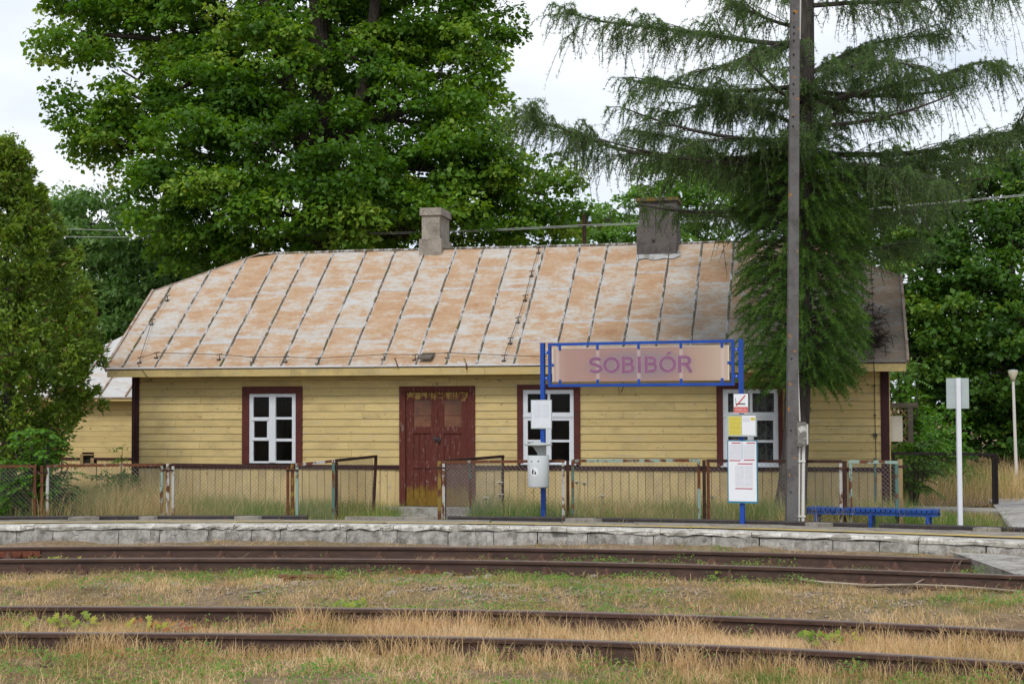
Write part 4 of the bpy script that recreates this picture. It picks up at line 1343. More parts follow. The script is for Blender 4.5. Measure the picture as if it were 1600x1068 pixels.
# ------------------------------------------------------------------ low wing behind on the left
wl0 = PY(30, 715, 34.2); wl0.z = 0
ann = empty('annex_building', wl0, -ALPHA, 'low yellow boarded annex with pale tin roof behind the thuja', 'building')
def aloc(px, py, v=0.0):
    p0 = wl0 + FN * v
    q = on_plane(px, py, p0, FN) - wl0
    return q.dot(FU), q.z
AL = aloc(330, 650)[0]
ab0, ab1 = aloc(170, 718)[1], aloc(170, 714.5)[1]
ae = aloc(170, 625)[1]
z = ab1
pit = 0.117
vent = (aloc(129, 715)[0], aloc(147.5, 715)[0], aloc(138, 723.5)[1], aloc(138, 711)[1])
while z < ae + 0.02:
    segs = [(0, AL)]
    if z < vent[3]: segs = [(0, vent[0]), (vent[1], AL)]
    for (a, b) in segs:
        mb = MB(); mb.box(a, b, -0.02 - random.uniform(0, 0.004), 0, z, z + pit - 0.005); mb.build('board', M['yellow_h'], ann, centre=True)
    z += pit
for (a, b) in ((0, vent[0]), (vent[1], AL)):
    mb = MB(); mb.box(a, b, -0.04, 0, ab0, ab1); mb.build('belt_rail', M['post_brown'], ann, centre=True)
u = 0.0
mb = MB(); mb.box(-0.058, 0.058, -0.018, 0, BASE_Z - 0.1, ab0 - 0.004); me = mb.mesh('vertical_board', M['yellow_v'])
while u < AL:
    if not (vent[0] - 0.05 < u < vent[1] + 0.05): link('vertical_board', me, ann, (u, 0, 0))
    u += 0.122
mb = MB(); mb.box(vent[0]-0.05, vent[1]+0.05, -0.016, 0, BASE_Z-0.1, vent[2]); mb.build('patch_board', M['yellow_v'], ann)
mb = MB(); a, b, c, d = vent
mb.box(a-0.03, a+0.04, -0.06, 0.0, c-0.02, d+0.03); mb.box(a+0.04, b, -0.06, 0.0, d, d+0.03); mb.box(b-0.08, b, -0.03, -0.005, c, d-0.05); mb.build('vent_frame', M['lattice'], ann)
mb = MB(); mb.box(-0.02, AL, 0.02, 0.12, BASE_Z-0.1, ae+0.1); mb.box(-0.02, 0.1, 0.12, 4.4, BASE_Z-0.1, ae+0.1); mb.box(-0.02, AL, 4.4, 4.5, BASE_Z-0.1, ae+0.1); mb.build('wall', M['interior'], ann)
mb = MB(); mb.box(-0.35, AL+0.2, -0.34, -0.31, ae-0.02, ae+0.06); mb.build('fascia_board', M['fascia'], ann, centre=True)
ah = ae + 0.065
apx = 2.25; apz = ah + (apx + 0.35) * 0.72
ra = MB()
hx = 2.3
ra.add([(-0.37, -0.36, ah), (AL+0.3, -0.36, ah), (AL+0.3, apx, apz), (hx, apx, apz), (-0.37, 2*apx+0.36, ah), (AL+0.3, 2*apx+0.36, ah)], [(0,1,2,3), (4,0,3), (5,4,3,2)])
aro = ra.build('roof', M['tin_edge'], ann, (0, 0, -0.03))
k = 0
u = -0.37
while u < AL + 0.2:
    u2 = min(u + 0.62, AL + 0.3)
    def tv(x): return -0.36 + (apx + 0.36) * min(1, max(0, (x + 0.37) / (hx + 0.37)))
    zz = lambda v: ah + (v + 0.36) * (apz - ah) / (apx + 0.36)
    mb = MB(); mb.add([(u, -0.36, ah+0.0), (u2, -0.36, ah), (u2, tv(u2), zz(tv(u2))), (u, tv(u), zz(tv(u))+0.0)], [(0,1,2,3)]); mb.build('roof_sheet', M['roof_pale'], aro, (0, 0, 0.03))
    mb = MB(); mb.beam((u2, -0.36, ah+0.02), (u2, tv(u2), zz(tv(u2))+0.02), 0.03, 0.035); mb.build('roof_seam', M['tin_edge'], aro, (0, 0, 0.03))
    u = u2

# ------------------------------------------------------------------ wire fence in steel frames
def wire_mesh(a, b, z0, z1, pitch=0.062, r=0.0025, mat='mesh_wire', parent=None, origin=Vector((0,0,0)), sag=0.01):
    """chain link between a and b (ground points), clipped to the frame"""
    a, b = Vector(a), Vector(b)
    L = (b - a).length; H = z1 - z0
    d = (b - a) / L
    nrm = Vector((-d.y, d.x, 0))
    mb = MB()
    ph = random.random() * pitch
    for sgn in (1, -1):
        c = -H + ph if sgn > 0 else ph
        end = L if sgn > 0 else L + H
        while c < end:
            # line: s = c + sgn*h
            if sgn > 0: h0, h1 = max(0, -c), min(H, L - c)
            else: h0, h1 = max(0, c - L), min(H, c)
            if h1 - h0 > 0.02:
                p = a + d * (c + sgn*h0) + Vector((0,0,z0+h0)); q = a + d * (c + sgn*h1) + Vector((0,0,z0+h1))
                m = (p + q) / 2 + nrm * (sag * math.sin(c*4) + sgn*0.002) + d * 0.006 * math.sin(c*9)
                mb.tube([p - origin, m - origin, q - origin], r, 3, False)
            c += pitch
    return mb.build('wire_mesh', M[mat], parent)

FENCE_TOPZ = None
def fence_d(px):                                  # distance of the fence line behind the platform
    y = 812 if px < 800 else 812 + (px-800)*0.0205
    p = PZ(px, y, PRZ)
    return float(PR(p.x)) + 0.34
def panel(x0, x1, y0, y1, label, mats, d0=None, d1=None, bottom=0.10, mesh='mesh_wire', pitch=0.062, name='wire_fence', cat='fence', mid=None, group=None, tilt=0.0, w=0.042):
    """framed panel from pixel column x0 to x1 with its top rail at y0 / y1"""
    d0 = d0 or fence_d(x0); d1 = d1 or fence_d(x1)
    A = PY(x0, y0, d0); B = PY(x1, y1, d1)
    base = Vector(((A.x+B.x)/2, (A.y+B.y)/2, float(ground_z((A.x+B.x)/2, (A.y+B.y)/2))))
    t = empty(name, base, 0, label, cat, group)
    gA = Vector((A.x, A.y, 0)); gB = Vector((B.x, B.y, 0))
    d = (gB - gA).normalized()
    zb = base.z + bottom
    ml, mt, mr = mats
    mb = MB(); mb.beam(A - base, B - base, w, w); mb.build('top_rail', M[mt], t)
    mb = MB(); mb.beam(Vector((A.x, A.y, zb-0.03)) + d*w*0.5 - base, A - Vector((0,0,w*0.5)) + d*w*0.5 - base, w*0.96, w*0.96); mb.build('stile', M[ml], t)
    bb = Vector((B.x, B.y, zb-0.03)) - d*(w*0.5 + tilt)
    mb = MB(); mb.beam(bb - base, B - Vector((0,0,w*0.5)) - d*w*0.5 - base, w*0.96, w*0.96); mb.build('stile', M[mr], t)
    if name != 'gate_leaf': mb = MB(); mb.beam(Vector((A.x, A.y, zb)) + d*w - base, Vector((B.x, B.y, zb)) - d*(w+tilt) - base, w*0.8, w*0.8); mb.build('bottom_rail', M['rust_dark'], t)
    if mid:
        C = A.lerp(B, mid)
        mb = MB(); mb.beam(Vector((C.x, C.y, zb)) - base, C - Vector((0,0,w*0.5)) - base, w*0.9, w*0.9); mb.build('stile', M['mint_green'], t)
    zt = min(A.z, B.z) - w*0.5
    o = wire_mesh(gA + d*w, gB - d*(w + tilt), zb, zt, pitch, 0.0023, mesh, t, base)
    return t
def post(px, ytop, w, mat, label, d=None, lean=0.0, name='fence_post', zbot=None):
    d = d or fence_d(px)
    A = PY(px, ytop, d)
    gz_ = float(ground_z(A.x, A.y))
    mb = MB()
    mb.beam((lean, 0, -0.15), (0, 0, A.z - gz_), w, w)
    o = mb.build(name, M[mat], None, (A.x, A.y, gz_))
    # strap that holds the neighbouring frames
    mb = MB(); mb.beam((-0.09, -0.005, A.z - gz_ - 0.10), (0.09, -0.005, A.z - gz_ - 0.10), w*1.15, 0.025); mb.build('strap', M['rust_dark'], o)
    return tag(o, label, 'fence post')
panel(-150, 57, 728, 728, 'rusty framed wire panel under the robinia leaves', ('rust', 'rust', 'rust'))
post(66, 727, 0.045, 'rust', 'red rusty fence post beside the robinia sapling')
panel(72.5, 255, 727.5, 725.5, 'wire panel with mint left stile in front of the annex', ('rust_white', 'rust', 'mint'))
post(262.5, 724, 0.045, 'rust_white', 'white flecked rusty post left of the first window')
panel(268.5, 452, 725.5, 727.5, 'wire panel with brown top rail under the first window', ('rust_white', 'rust_dark', 'rust'))
post(457, 724, 0.05, 'rust_yellow', 'yellow lichened post at the left gate hinge')
panel(462, 523, 726, 719.5, 'narrow mint framed wire panel joined to the open gate leaf', ('mint', 'rust_white', 'mint_green'), None, fence_d(523)+0.25, mesh='mesh_wire', pitch=0.045)
panel(525, 588, 719, 712.5, 'rust brown gate leaf standing open left of the door', ('rust_dark', 'rust_dark', 'rust_dark'), fence_d(523)+0.27, fence_d(523)+2.0, bottom=0.20, mesh='mesh_dark', pitch=0.06, name='gate_leaf', cat='gate leaf', tilt=0.12)
post(686.5, 720, 0.05, 'rust_yellow', 'yellow lichened gate post in front of the door')
panel(691, 882, 721.5, 719.8, 'wire panel with pale stiles behind the litter bin', ('rust_white', 'rust', 'rust_white'))
panel(694, 786.5, 720, 712.5, 'dark gate leaf folded back behind the litter bin panel', ('rust_dark', 'rust_dark', 'rust_dark'), fence_d(694)+0.15, fence_d(694)+2.0, bottom=0.22, mesh='mesh_wire', pitch=0.05, name='gate_leaf', cat='gate leaf', mid=0.42)
post(887, 719, 0.045, 'rust_dark', 'brown rusty post right of the litter bin')
panel(892.5, 1094, 719.5, 719, 'mint topped wire panel below the name sign', ('mint_green', 'mint', 'mint'))
post(1100, 718, 0.045, 'rust_dark', 'brown rusty post left of the timetable board')
panel(1104, 1315.5, 719.5, 720.5, 'dark railed wire panel passing behind the concrete pole', ('rust', 'rust_dark', 'rust_white'))
post(1319.5, 719.5, 0.05, 'rust_dark', 'brown rusty post behind the blue bench')
panel(1326, 1403, 720.5, 722, 'mint framed end panel of the fence behind the bench', ('mint', 'mint', 'mint_green'))
post(1406, 717, 0.06, 'lattice', 'tan wooden end post of the fence by the building corner', fence_d(1403)+0.5)
panel(1394, 1553, 708, 709.5, 'blackened wide wire panel beyond the building corner', ('black_steel', 'black_steel', 'black_steel'), 28.6, 29.7, bottom=0.02, mesh='mesh_dark', pitch=0.075, w=0.05)
post(1556.5, 709, 0.05, 'black_steel', 'blackened post at the path beyond the building', 29.75)

# ------------------------------------------------------------------ station name sign
SD0, SD1 = 22.6, 21.45
sa = PZ(848, 811.5, 0.235); 
A0 = PY(848, 536, SD0); A1 = PY(1157.5, 530, SD1)
gA = Vector((A0.x, A0.y, 0)); gB = Vector((A1.x, A1.y, 0))
sx = (gB - gA).normalized(); SL = (gB - gA).length
SANG = math.atan2(sx.y, sx.x)
sign = empty('station_sign', (gA.x, gA.y, 0.05), SANG, 'blue framed station name board on two blue posts', 'station sign')
SN = Vector((-sx.y, sx.x, 0))
def sl(px, py, v=0.0):
    q = on_plane(px, py, gA + SN * v, SN) - Vector(sign.location)
    return q.dot(sx), q.z
PW = 0.062
for px, ty, u in ((848, 535.5, 0.0), (1157.5, 529.5, SL)):
    zt = sl(px, ty)[1]
    mb = MB(); mb.box(u-PW/2, u+PW/2, -PW/2, PW/2, -0.2, zt)
    mb.build('post', M['blue'], sign)
fl, fr = sl(857, 570)[0], sl(1147.5, 565)[0]
ft, fb = (sl(857, 536)[1] + sl(1147, 530)[1])/2, (sl(857, 604.5)[1] + sl(1147, 601.8)[1])/2
FW = 0.042
mb = MB()
mb.box(fl, fr, -0.02, 0.02, ft-FW, ft); mb.box(fl, fr, -0.02, 0.02, fb, fb+FW)
mb.box(fl, fl+FW, -0.0199, 0.0199, fb+FW, ft-FW); mb.box(fr-FW, fr, -0.0199, 0.0199, fb+FW, ft-FW)
mb.build('frame', M['blue'], sign)
bl_, brr = sl(863.5, 570)[0], sl(1139.5, 567)[0]
bt, bb = ft - 0.078, fb + 0.075
mb = MB(); mb.box(bl_, brr, -0.008, 0.008, bb, bt)
board = mb.build('name_board', M['name_board'], sign)
mb = MB(); e = 0.009
mb.box(bl_, bl_+e*2, -0.0105, -0.0085, bb, bt); mb.box(brr-e*2, brr, -0.0105, -0.0085, bb, bt); mb.box(bl_+e*2, brr-e*2, -0.0105, -0.0085, bt-e, bt)
mb.build('board_edge', M['name_edge'], board)
for t in (0.045, 0.265, 0.50, 0.737, 0.962):
    u = bl_ + (brr-bl_)*t
    for (za, zb) in ((bt-0.03, ft-FW+0.002), (fb+FW-0.002, bb+0.03)):
        mb = MB(); mb.box(u-0.019, u+0.019, -0.017, -0.011, za, zb); mb.build('clip', M['blue'], sign, centre=True)
for (ua, ub) in ((fl+FW-0.002, bl_+0.025), (brr-0.025, fr-FW+0.002)):
    mb = MB(); zm = (bt+bb)/2; mb.box(ua, ub, -0.017, -0.011, zm-0.018, zm+0.018); mb.build('clip', M['blue'], sign, centre=True)
for (ua, ub) in ((PW/2, fl), (fr, SL-PW/2)):
    for zz in (ft-0.14, fb+0.13):
        mb = MB(); mb.box(ua-0.002, ub+0.002, -0.015, 0.015, zz-0.022, zz+0.022); c_ = mb.build('connector', M['blue'], sign, centre=True)
        mb = MB(); um = (ua+ub)/2; mb.tube([(0,-0.022,0.004),(0,-0.014,0.004)], 0.009, 8); mb.build('bolt', M['bolt_bright'], c_)
# lettering: bold strokes
def arc(cx, cz, rx, rz, a0, a1, n=14):
    return [(cx + rx*math.cos(math.radians(a0 + (a1-a0)*i/n)), cz + rz*math.sin(math.radians(a0 + (a1-a0)*i/n))) for i in range(n+1)]
T_ = 0.17                                        # stroke width, cap height = 1
h_ = T_/2
GLYPH = {
 'S': (0.78, [arc(0.39, 0.72, 0.28, 0.19, 28, 270, 18) + arc(0.39, 0.285, 0.295, 0.19, 90, -160, 18)[1:]]),
 'O': (0.94, [arc(0.47, 0.50, 0.37, 0.41, 0, 360, 36)]),
 'B': (0.84, [[(0.17, 0), (0.17, 1)], [(0.27, 1-h_), (0.46, 1-h_)] + arc(0.46, 0.72, 0.18, 0.185, 90, -90)[1:] + [(0.27, 0.535)], [(0.27, 0.535), (0.48, 0.535)] + arc(0.48, 0.315, 0.20, 0.22, 90, -90)[1:] + [(0.27, h_)]]),
 'I': (0.39, [[(0.195, 0), (0.195, 1)]]),
 'R': (0.86, [[(0.17, 0), (0.17, 1)], [(0.27, 1-h_), (0.50, 1-h_)] + arc(0.50, 0.70, 0.19, 0.205, 90, -90)[1:] + [(0.27, 0.495)], [(0.44, 0.49), (0.56, 0.40), (0.77, 0.0)]]),
}
def stroke(mb, pts, w, x0, sx_, sz_, z0, v):
    L_, R_ = [], []
    closed = (Vector(pts[0]) - Vector(pts[-1])).length < 1e-6
    n = len(pts)
    for i in range(n):
        a_ = pts[i-1] if i > 0 else (pts[n-2] if closed else pts[0])
        b_ = pts[i+1] if i < n-1 else (pts[1] if closed else pts[n-1])
        d_ = (Vector(b_) - Vector(a_)).normalized()
        nn = Vector((-d_.y, d_.x)) * (w/2)
        L_.append(Vector(pts[i]) + nn); R_.append(Vector(pts[i]) - nn)
    vs = [(x0 + p.x*sx_, v, z0 + p.y*sz_) for p in L_] + [(x0 + p.x*sx_, v, z0 + p.y*sz_) for p in R_]
    mb.add(vs, [(i, i+n, i+n+1, i+1) for i in range(n-1)])
lx0 = sl(921.5, 572, -0.012)[0]; lx1 = sl(1079.5, 570, -0.012)[0]
zb_ = sl(1000, 582)[1]; szz = sl(1000, 556.5)[1] - zb_
word = 'SOBIBOR'
adv = sum(GLYPH[c_][0] for c_ in word) - 0.16
sxx = (lx1 - lx0) / adv
cx_ = lx0 - 0.06*sxx
for i, c_ in enumerate(word):
    for nm, extra, v0, mt in (('letter_halo', 0.07, -0.0092, 'letter_halo'), ('letter', 0.0, -0.0112, 'letter')):
        mb = MB()
        for k, st_ in enumerate(GLYPH[c_][1]): stroke(mb, st_, T_ + extra, cx_, sxx, szz, zb_, v0 - 0.0004*k)
        if i == 5:                               # acute accent
            e_ = extra/2
            pts_ = [(0.40-e_, 1.07-e_), (0.52+e_, 1.07-e_), (0.70+e_*1.5, 1.25+e_), (0.48-e_*0.3, 1.25+e_)]
            mb.add([(cx_ + a_*sxx, v0 - 0.0016, zb_ + b_*szz) for a_, b_ in pts_], [(0,1,2,3)])
        mb.build(nm, M[mt], board)
    cx_ += GLYPH[c_][0]*sxx

# ------------------------------------------------------------------ boards and notices on the posts
def plate(name, x0, x1, y0, y1, v, thick, mat, label=None, cat=None, parent=None):
    """flat board in the plane of the sign posts, v metres in front"""
    a, zt = sl((x0+x1)/2, y0, -v)[0], sl((x0+x1)/2, y0, -v)[1]
    zb = sl((x0+x1)/2, y1, -v)[1]
    ua = sl(x0, (y0+y1)/2, -v)[0]; ub = sl(x1, (y0+y1)/2, -v)[0]
    if parent is None:
        c_ = Vector(sign.location) + sx*((ua+ub)/2) - SN*v + Vector((0,0,zb))
        mb = MB(); mb.box(-(ub-ua)/2, (ub-ua)/2, -thick/2, thick/2, 0, zt-zb)
        o = mb.build(name, M[mat], None, c_, (0, 0, SANG))
        tag(o, label, cat)
        o['_w'] = ub-ua; o['_h'] = zt-zb
        return o, ub-ua, zt-zb
def stick(parent, name, W, H, x0, x1, z0, z1, lift, thick, mat):
    mb = MB(); mb.box(-W/2 + x0*W, -W/2 + x1*W, -lift-thick, -lift, z0*H, z1*H)
    return mb.build(name, M[mat], parent, centre=True)
def brackets(o, W, H, depth):
    mb = MB()
    for z in (0.2, 0.8): mb.box(-W*0.12, W*0.12, 0.004, depth, z*H-0.012, z*H+0.012)
    mb.build('bracket', M['grey_plate'], o)
n1, W, H = plate('notice_board', 829.7, 862.3, 624.2, 669.5, 0.05, 0.012, 'grey_plate', 'small white text notice fixed above the litter bin', 'notice')
stick(n1, 'notice_sheet', W, H, 0.035, 0.965, 0.03, 0.97, 0.0065, 0.002, 'notice_print'); brackets(n1, W, H, 0.022)
n2, W, H = plate('no_smoking_sign', 1146.5, 1169, 615, 645, 0.05, 0.006, 'white_plate', 'white no smoking sign with red band on the blue post', 'sign')
stick(n2, 'red_band', W, H, 0.02, 0.98, 0.02, 0.32, 0.0035, 0.001, 'red_text'); brackets(n2, W, H, 0.022)
mb = MB(); mb.box(-W/2+0.13*W, -W/2+0.80*W, -0.0055, -0.0045, 0.455*H, 0.51*H); mb.build('cigarette', M['black'], n2)
mb = MB(); mb.beam((-W/2+0.18*W, -0.0075, 0.38*H), (-W/2+0.80*W, -0.0075, 0.92*H), 0.001, 0.014, (0,0,1)); mb.build('slash', M['red'], n2)
mb = MB(); mb.tube([(-W/2+0.13*W, -0.005, 0.55*H), (-W/2+0.17*W, -0.005, 0.62*H), (-W/2+0.11*W, -0.005, 0.70*H), (-W/2+0.15*W, -0.005, 0.78*H)], 0.003, 4); mb.build('smoke_mark', M['black'], n2)
n3, W, H = plate('timetable_case', 1135.5, 1182.5, 646.8, 681.5, 0.055, 0.03, 'grey_plate', 'wide case with yellow and white timetable sheets', 'timetable')
stick(n3, 'yellow_sheet', W, H, 0.075, 0.50, 0.06, 0.90, 0.0155, 0.002, 'yellow_print'); stick(n3, 'white_sheet', W, H, 0.52, 0.965, 0.06, 0.94, 0.0155, 0.002, 'white_plate')
stick(n3, 'case_rim', W, H, 0.0, 1.0, 0.0, 0.035, 0.0155, 0.006, 'grey_plate'); stick(n3, 'case_rim', W, H, 0.0, 1.0, 0.965, 1.0, 0.0155, 0.006, 'grey_plate')
stick(n3, 'print_block', W, H, 0.545, 0.78, 0.66, 0.86, 0.0178, 0.001, 'table_print'); stick(n3, 'print_block', W, H, 0.81, 0.95, 0.72, 0.86, 0.0178, 0.001, 'yellow_print')
brackets(n3, W, H, 0.022)
n4, W, H = plate('timetable_board', 1137, 1184, 687.5, 785.5, 0.055, 0.02, 'teal_frame', 'tall white timetable board with red bars in teal frame', 'timetable')
stick(n4, 'sheet', W, H, 0.035, 0.965, 0.03, 0.985, 0.0105, 0.002, 'white_plate'); brackets(n4, W, H, 0.022)
for (x0, x1, z0, z1) in ((0.05, 0.475, 0.70, 0.935), (0.52, 0.93, 0.71, 0.935)): stick(n4, 'print_block', W, H, x0, x1, z0, z1, 0.0128, 0.001, 'table_print')
stick(n4, 'print_block', W, H, 0.25, 0.85, 0.265, 0.60, 0.0128, 0.001, 'table_print_grid')
def redbar(x0, x1, z):
    mb = MB(); hw = 0.008*H
    mb.add([(-W/2+x0*W, -0.0142, z*H-hw), (-W/2+x1*W-0.01, -0.0142, z*H-hw), (-W/2+x1*W, -0.0142, z*H+hw), (-W/2+x0*W+0.01, -0.0142, z*H+hw)], [(0,1,2,3)])
    mb.build('red_bar', M['crimson'], n4)
for b_ in ((0.14, 0.46, 0.957), (0.64, 0.95, 0.957), (0.05, 0.45, 0.677), (0.54, 0.92, 0.688), (0.33, 0.85, 0.627), (0.25, 0.84, 0.232)): redbar(*b_)
mb = MB(); mb.box(-W/2+0.488*W, -W/2+0.500*W, -0.0145, -0.0130, 0.69*H, 0.985*H); mb.build('sheet_edge', M['teal_frame'], n4)

# ------------------------------------------------------------------ litter bin on the left post
bc, zbot = sl(841, 760.5, -0.20)
zt_ = sl(841, 711, -0.20)[1]
Wb = sl(856.5, 735, -0.20)[0] - sl(825, 735, -0.20)[0]
r_ = Wb/2
bh = zt_ - zbot
bloc = Vector(sign.location) + sx*bc - SN*(0.035 + r_) + Vector((0,0,zbot))
lb = empty('litter_bin', bloc, SANG + 0.02, 'light grey round litter bin with mushroom lid on blue post', 'litter bin')
mb = MB(); mb.lathe([(r_*0.96, 0.0), (r_, 0.012), (r_, bh-0.008), (r_*0.985, bh), (r_*0.93, bh), (r_*0.92, 0.03)], 40)
body = mb.build('body', M['bin_grey'], lb, smooth=True)
ro = sl(862, 693, -0.2)[0] - sl(841, 693, -0.2)[0]
lz = sl(841, 694, -0.2)[1] - zbot
mb = MB(); mb.lathe([(ro*0.30, lz-0.032), (ro*0.97, lz-0.010), (ro, lz), (ro*0.96, lz+0.008), (ro*0.45, lz+0.026), (ro*0.12, lz+0.038), (0.008, lz+0.040)], 36)
mb.build('lid', M['bin_dark'], lb, smooth=True)
mb = MB()
mb.prism([(-0.012, bh-0.05), (0.075, bh-0.05), (0.075, lz-0.01), (-0.085, lz-0.025), (-0.06, lz-0.06), (-0.012, lz-0.12)], -0.012, r_-0.02); mb.build('lid_arm', M['bin_dark'], lb)
mb = MB(); mb.box(-0.04, 0.07, r_-0.03, r_+0.02, -0.02, 0.06); mb.box(-0.04, 0.07, r_-0.03, r_+0.02, bh*0.7, bh*0.8); mb.build('bracket', M['bin_dark'], lb)
for ax, zz in ((-0.045, bh*0.82), (0.055, bh*0.83)):
    mb = MB(); yy = -math.sqrt(max(0, r_*r_-ax*ax)); mb.tube([(ax, yy-0.005, zz), (ax, yy+0.01, zz)], 0.010, 8); mb.build('rivet', M['iron'], body)
def on_bin(pts, lift, name, mat):
    """flat outline wrapped on the bin"""
    mb = MB(); vs = []
    for a, b in pts:
        th = a / r_
        vs.append(((r_+lift)*math.sin(th), -(r_+lift)*math.cos(th), b))
    mb.add(vs, [tuple(range(len(vs)))])
    return mb.build(name, M[mat], body)
zc = bh*0.50; xc = -0.005
# white disc in horizontal bands so that it follows the curve
mb = MB(); vs = []; fs = []; R_ = 0.064; nb = 12
for i in range(nb+1):
    a = -R_ + 2*R_*i/nb
    hh = math.sqrt(max(0, R_*R_-a*a))
    th = (a + xc)/r_
    for s in (-1, 1): vs.append(((r_+0.0015)*math.sin(th), -(r_+0.0015)*math.cos(th), zc + s*hh))
for i in range(nb): fs.append((2*i, 2*i+2, 2*i+3, 2*i+1))
mb.add(vs, fs); mb.build('emblem_disc', M['white_plate'], body)
sc_ = 0.055
for nm, pts in (('emblem_head', [(-0.36+0.17*math.cos(t*PI/4), 0.62+0.17*math.sin(t*PI/4)) for t in range(8)]),
                ('emblem_body', [(-0.62,-0.75),(-0.45,-0.75),(-0.42,-0.15),(-0.3,-0.75),(-0.14,-0.72),(-0.22,-0.05),(-0.20,0.38),(-0.38,0.46),(-0.62,0.30),(-0.70,-0.05)]),
                ('emblem_arm', [(-0.22,0.40),(-0.20,0.22),(0.12,0.12),(0.12,0.26)]),
                ('emblem_basket', [(0.12,-0.72),(0.50,-0.72),(0.58,-0.10),(0.04,-0.10)]),
                ('emblem_litter', [(0.16,0.0),(0.34,0.0),(0.36,0.14),(0.18,0.16)])):
    on_bin([(xc + a*sc_, zc + b*sc_) for a, b in pts], 0.003, nm, 'black')

# ------------------------------------------------------------------ bench
bd0, bd1 = fence_d(1262) - 0.05, fence_d(1462) - 0.12
b0 = PY(1260, 791.5, bd0); b1 = PY(1464.5, 796, bd1)
bx = Vector((b1.x-b0.x, b1.y-b0.y, 0)); BL = bx.length; bx.normalize()
gzb = float(ground_z((b0.x+b1.x)/2, (b0.y+b1.y)/2))
ben = empty('bench', (b0.x, b0.y, gzb), math.atan2(bx.y, bx.x), 'low blue bench of short cross slats on three legs', 'bench')
sh_ = (b0.z + b1.z)/2 - gzb
tl = (b1.z - b0.z)/BL
n = 26
mb = MB(); wS = BL/n*0.80
mb.add([(-wS/2,-0.02,-0.05),(wS/2,-0.02,-0.05),(wS/2,0.30,-0.05),(-wS/2,0.30,-0.05),(-wS/2,-0.02,-0.01),(wS/2,-0.02,-0.01),(wS/2,0.30,-0.01),(-wS/2,0.30,-0.01),
        (-wS/2+0.008,-0.008,0.0),(wS/2-0.008,-0.008,0.0),(wS/2-0.008,0.29,0.0),(-wS/2+0.008,0.29,0.0)],
       [(0,3,2,1),(0,1,5,4),(1,2,6,5),(2,3,7,6),(3,0,4,7),(4,5,9,8),(5,6,10,9),(6,7,11,10),(7,4,8,11),(8,9,10,11)])
sme = mb.mesh('slat', M['blue_dark'])
for k in range(n):
    u = BL*(k+0.5)/n
    link('slat', sme, ben, (u, random.uniform(-0.004, 0.004), sh_ + tl*(u-BL/2) + random.uniform(-0.003, 0.003)), (0, random.uniform(-0.02, 0.02), 0))
for vv in (0.0, 0.24):
    mb = MB(); mb.beam((0, vv+0.02, sh_ - 0.075 - tl*BL/2), (BL, vv+0.02, sh_ - 0.075 + tl*BL/2), 0.045, 0.045); mb.build('seat_rail', M['blue_dark'], ben)
for f_ in (0.075, 0.495, 0.925):
    for vv in (0.02, 0.25):
        mb = MB(); u = BL*f_; mb.box(u-0.022, u+0.022, vv-0.022, vv+0.022, -0.1, sh_ - 0.097 + tl*(u-BL/2)); mb.build('leg', M['blue'], ben)

# ------------------------------------------------------------------ concrete pole with conduit
pd = 21.35
pb = PY(1236, 820, pd); pt = PY(1243, -160, pd)
gzp = float(ground_z(pb.x, pb.y))
pole = empty('concrete_pole', (pb.x, pb.y, gzp), 0, 'lichen spotted square concrete pole beside the bench', 'pole')
o_ = Vector(pole.location)
mb = MB()
a, b = Vector((pb.x, pb.y, -0.1)) - o_, pt - o_
mb.add([a+Vector(p) for p in ((-0.078,-0.07,0),(0.078,-0.07,0),(0.078,0.07,0),(-0.078,0.07,0))] + [b+Vector(p) for p in ((-0.056,-0.05,0),(0.056,-0.05,0),(0.056,0.05,0),(-0.056,0.05,0))],
       [(0,3,2,1),(4,5,6,7),(0,1,5,4),(1,2,6,5),(2,3,7,6),(3,0,4,7)])
shaft = mb.build('shaft', M['pole'], pole)
for py in (20, 42, 52, 63, 85, 105, 131, 146, 182, 197, 560, 672, 768):
    c_ = PY(1236 + (1243-1236)*(820-py)/980 - 1, py, pd - 0.071) - o_
    mb = MB(); mb.tube([c_, c_ + Vector((0, 0.02, 0))], 0.013, 8); mb.build('hole', M['black'], shaft)
def pv(px, py, dd=-0.02): return PY(px, py, pd + dd) - o_
mb = MB(); mb.tube([pv(1249.5, 658), pv(1247, 600), pv(1246, 560), pv(1245.4, 400), pv(1246.6, 200), pv(1247.8, 60)], 0.013, 8); mb.build('upper_conduit', M['conduit'], pole)
mb = MB(); mb.tube([pv(1248.5, 62), pv(1249.6, 0), pv(1251, -80)], 0.022, 8); mb.build('upper_sleeve', M['conduit'], pole)
for px in (1249, 1255.5):
    mb = MB(); mb.tube([pv(px - 1, 822), pv(px, 692)], 0.024 if px > 1250 else 0.017, 8); mb.build('lower_conduit', M['conduit'], pole)
c0, c1_ = pv(1244, 696), pv(1258, 659)
mb = MB(); mb.box(c0.x, c1_.x, c0.y-0.09, c0.y+0.05, c0.z, c1_.z); bxo = mb.build('switch_box', M['box_chipped'], pole)
mb = MB(); mb.box(c0.x+0.01, c1_.x-0.01, c0.y-0.10, c0.y-0.0905, c0.z+0.03, c1_.z-0.05); mb.build('box_door', M['box_chipped'], bxo)
mb = MB(); mb.box(c1_.x+0.001, c1_.x+0.03, c0.y-0.06, c0.y+0.04, c0.z+0.02, c1_.z-0.03); mb.build('box_side', M['conduit'], bxo)
mb = MB()
for py in (806, 720): 
    q = pv(1252, py); mb.box(q.x-0.055, q.x+0.055, q.y-0.03, q.y+0.03, q.z-0.012, q.z+0.012)
mb.build('conduit_strap', M['conduit'], pole)

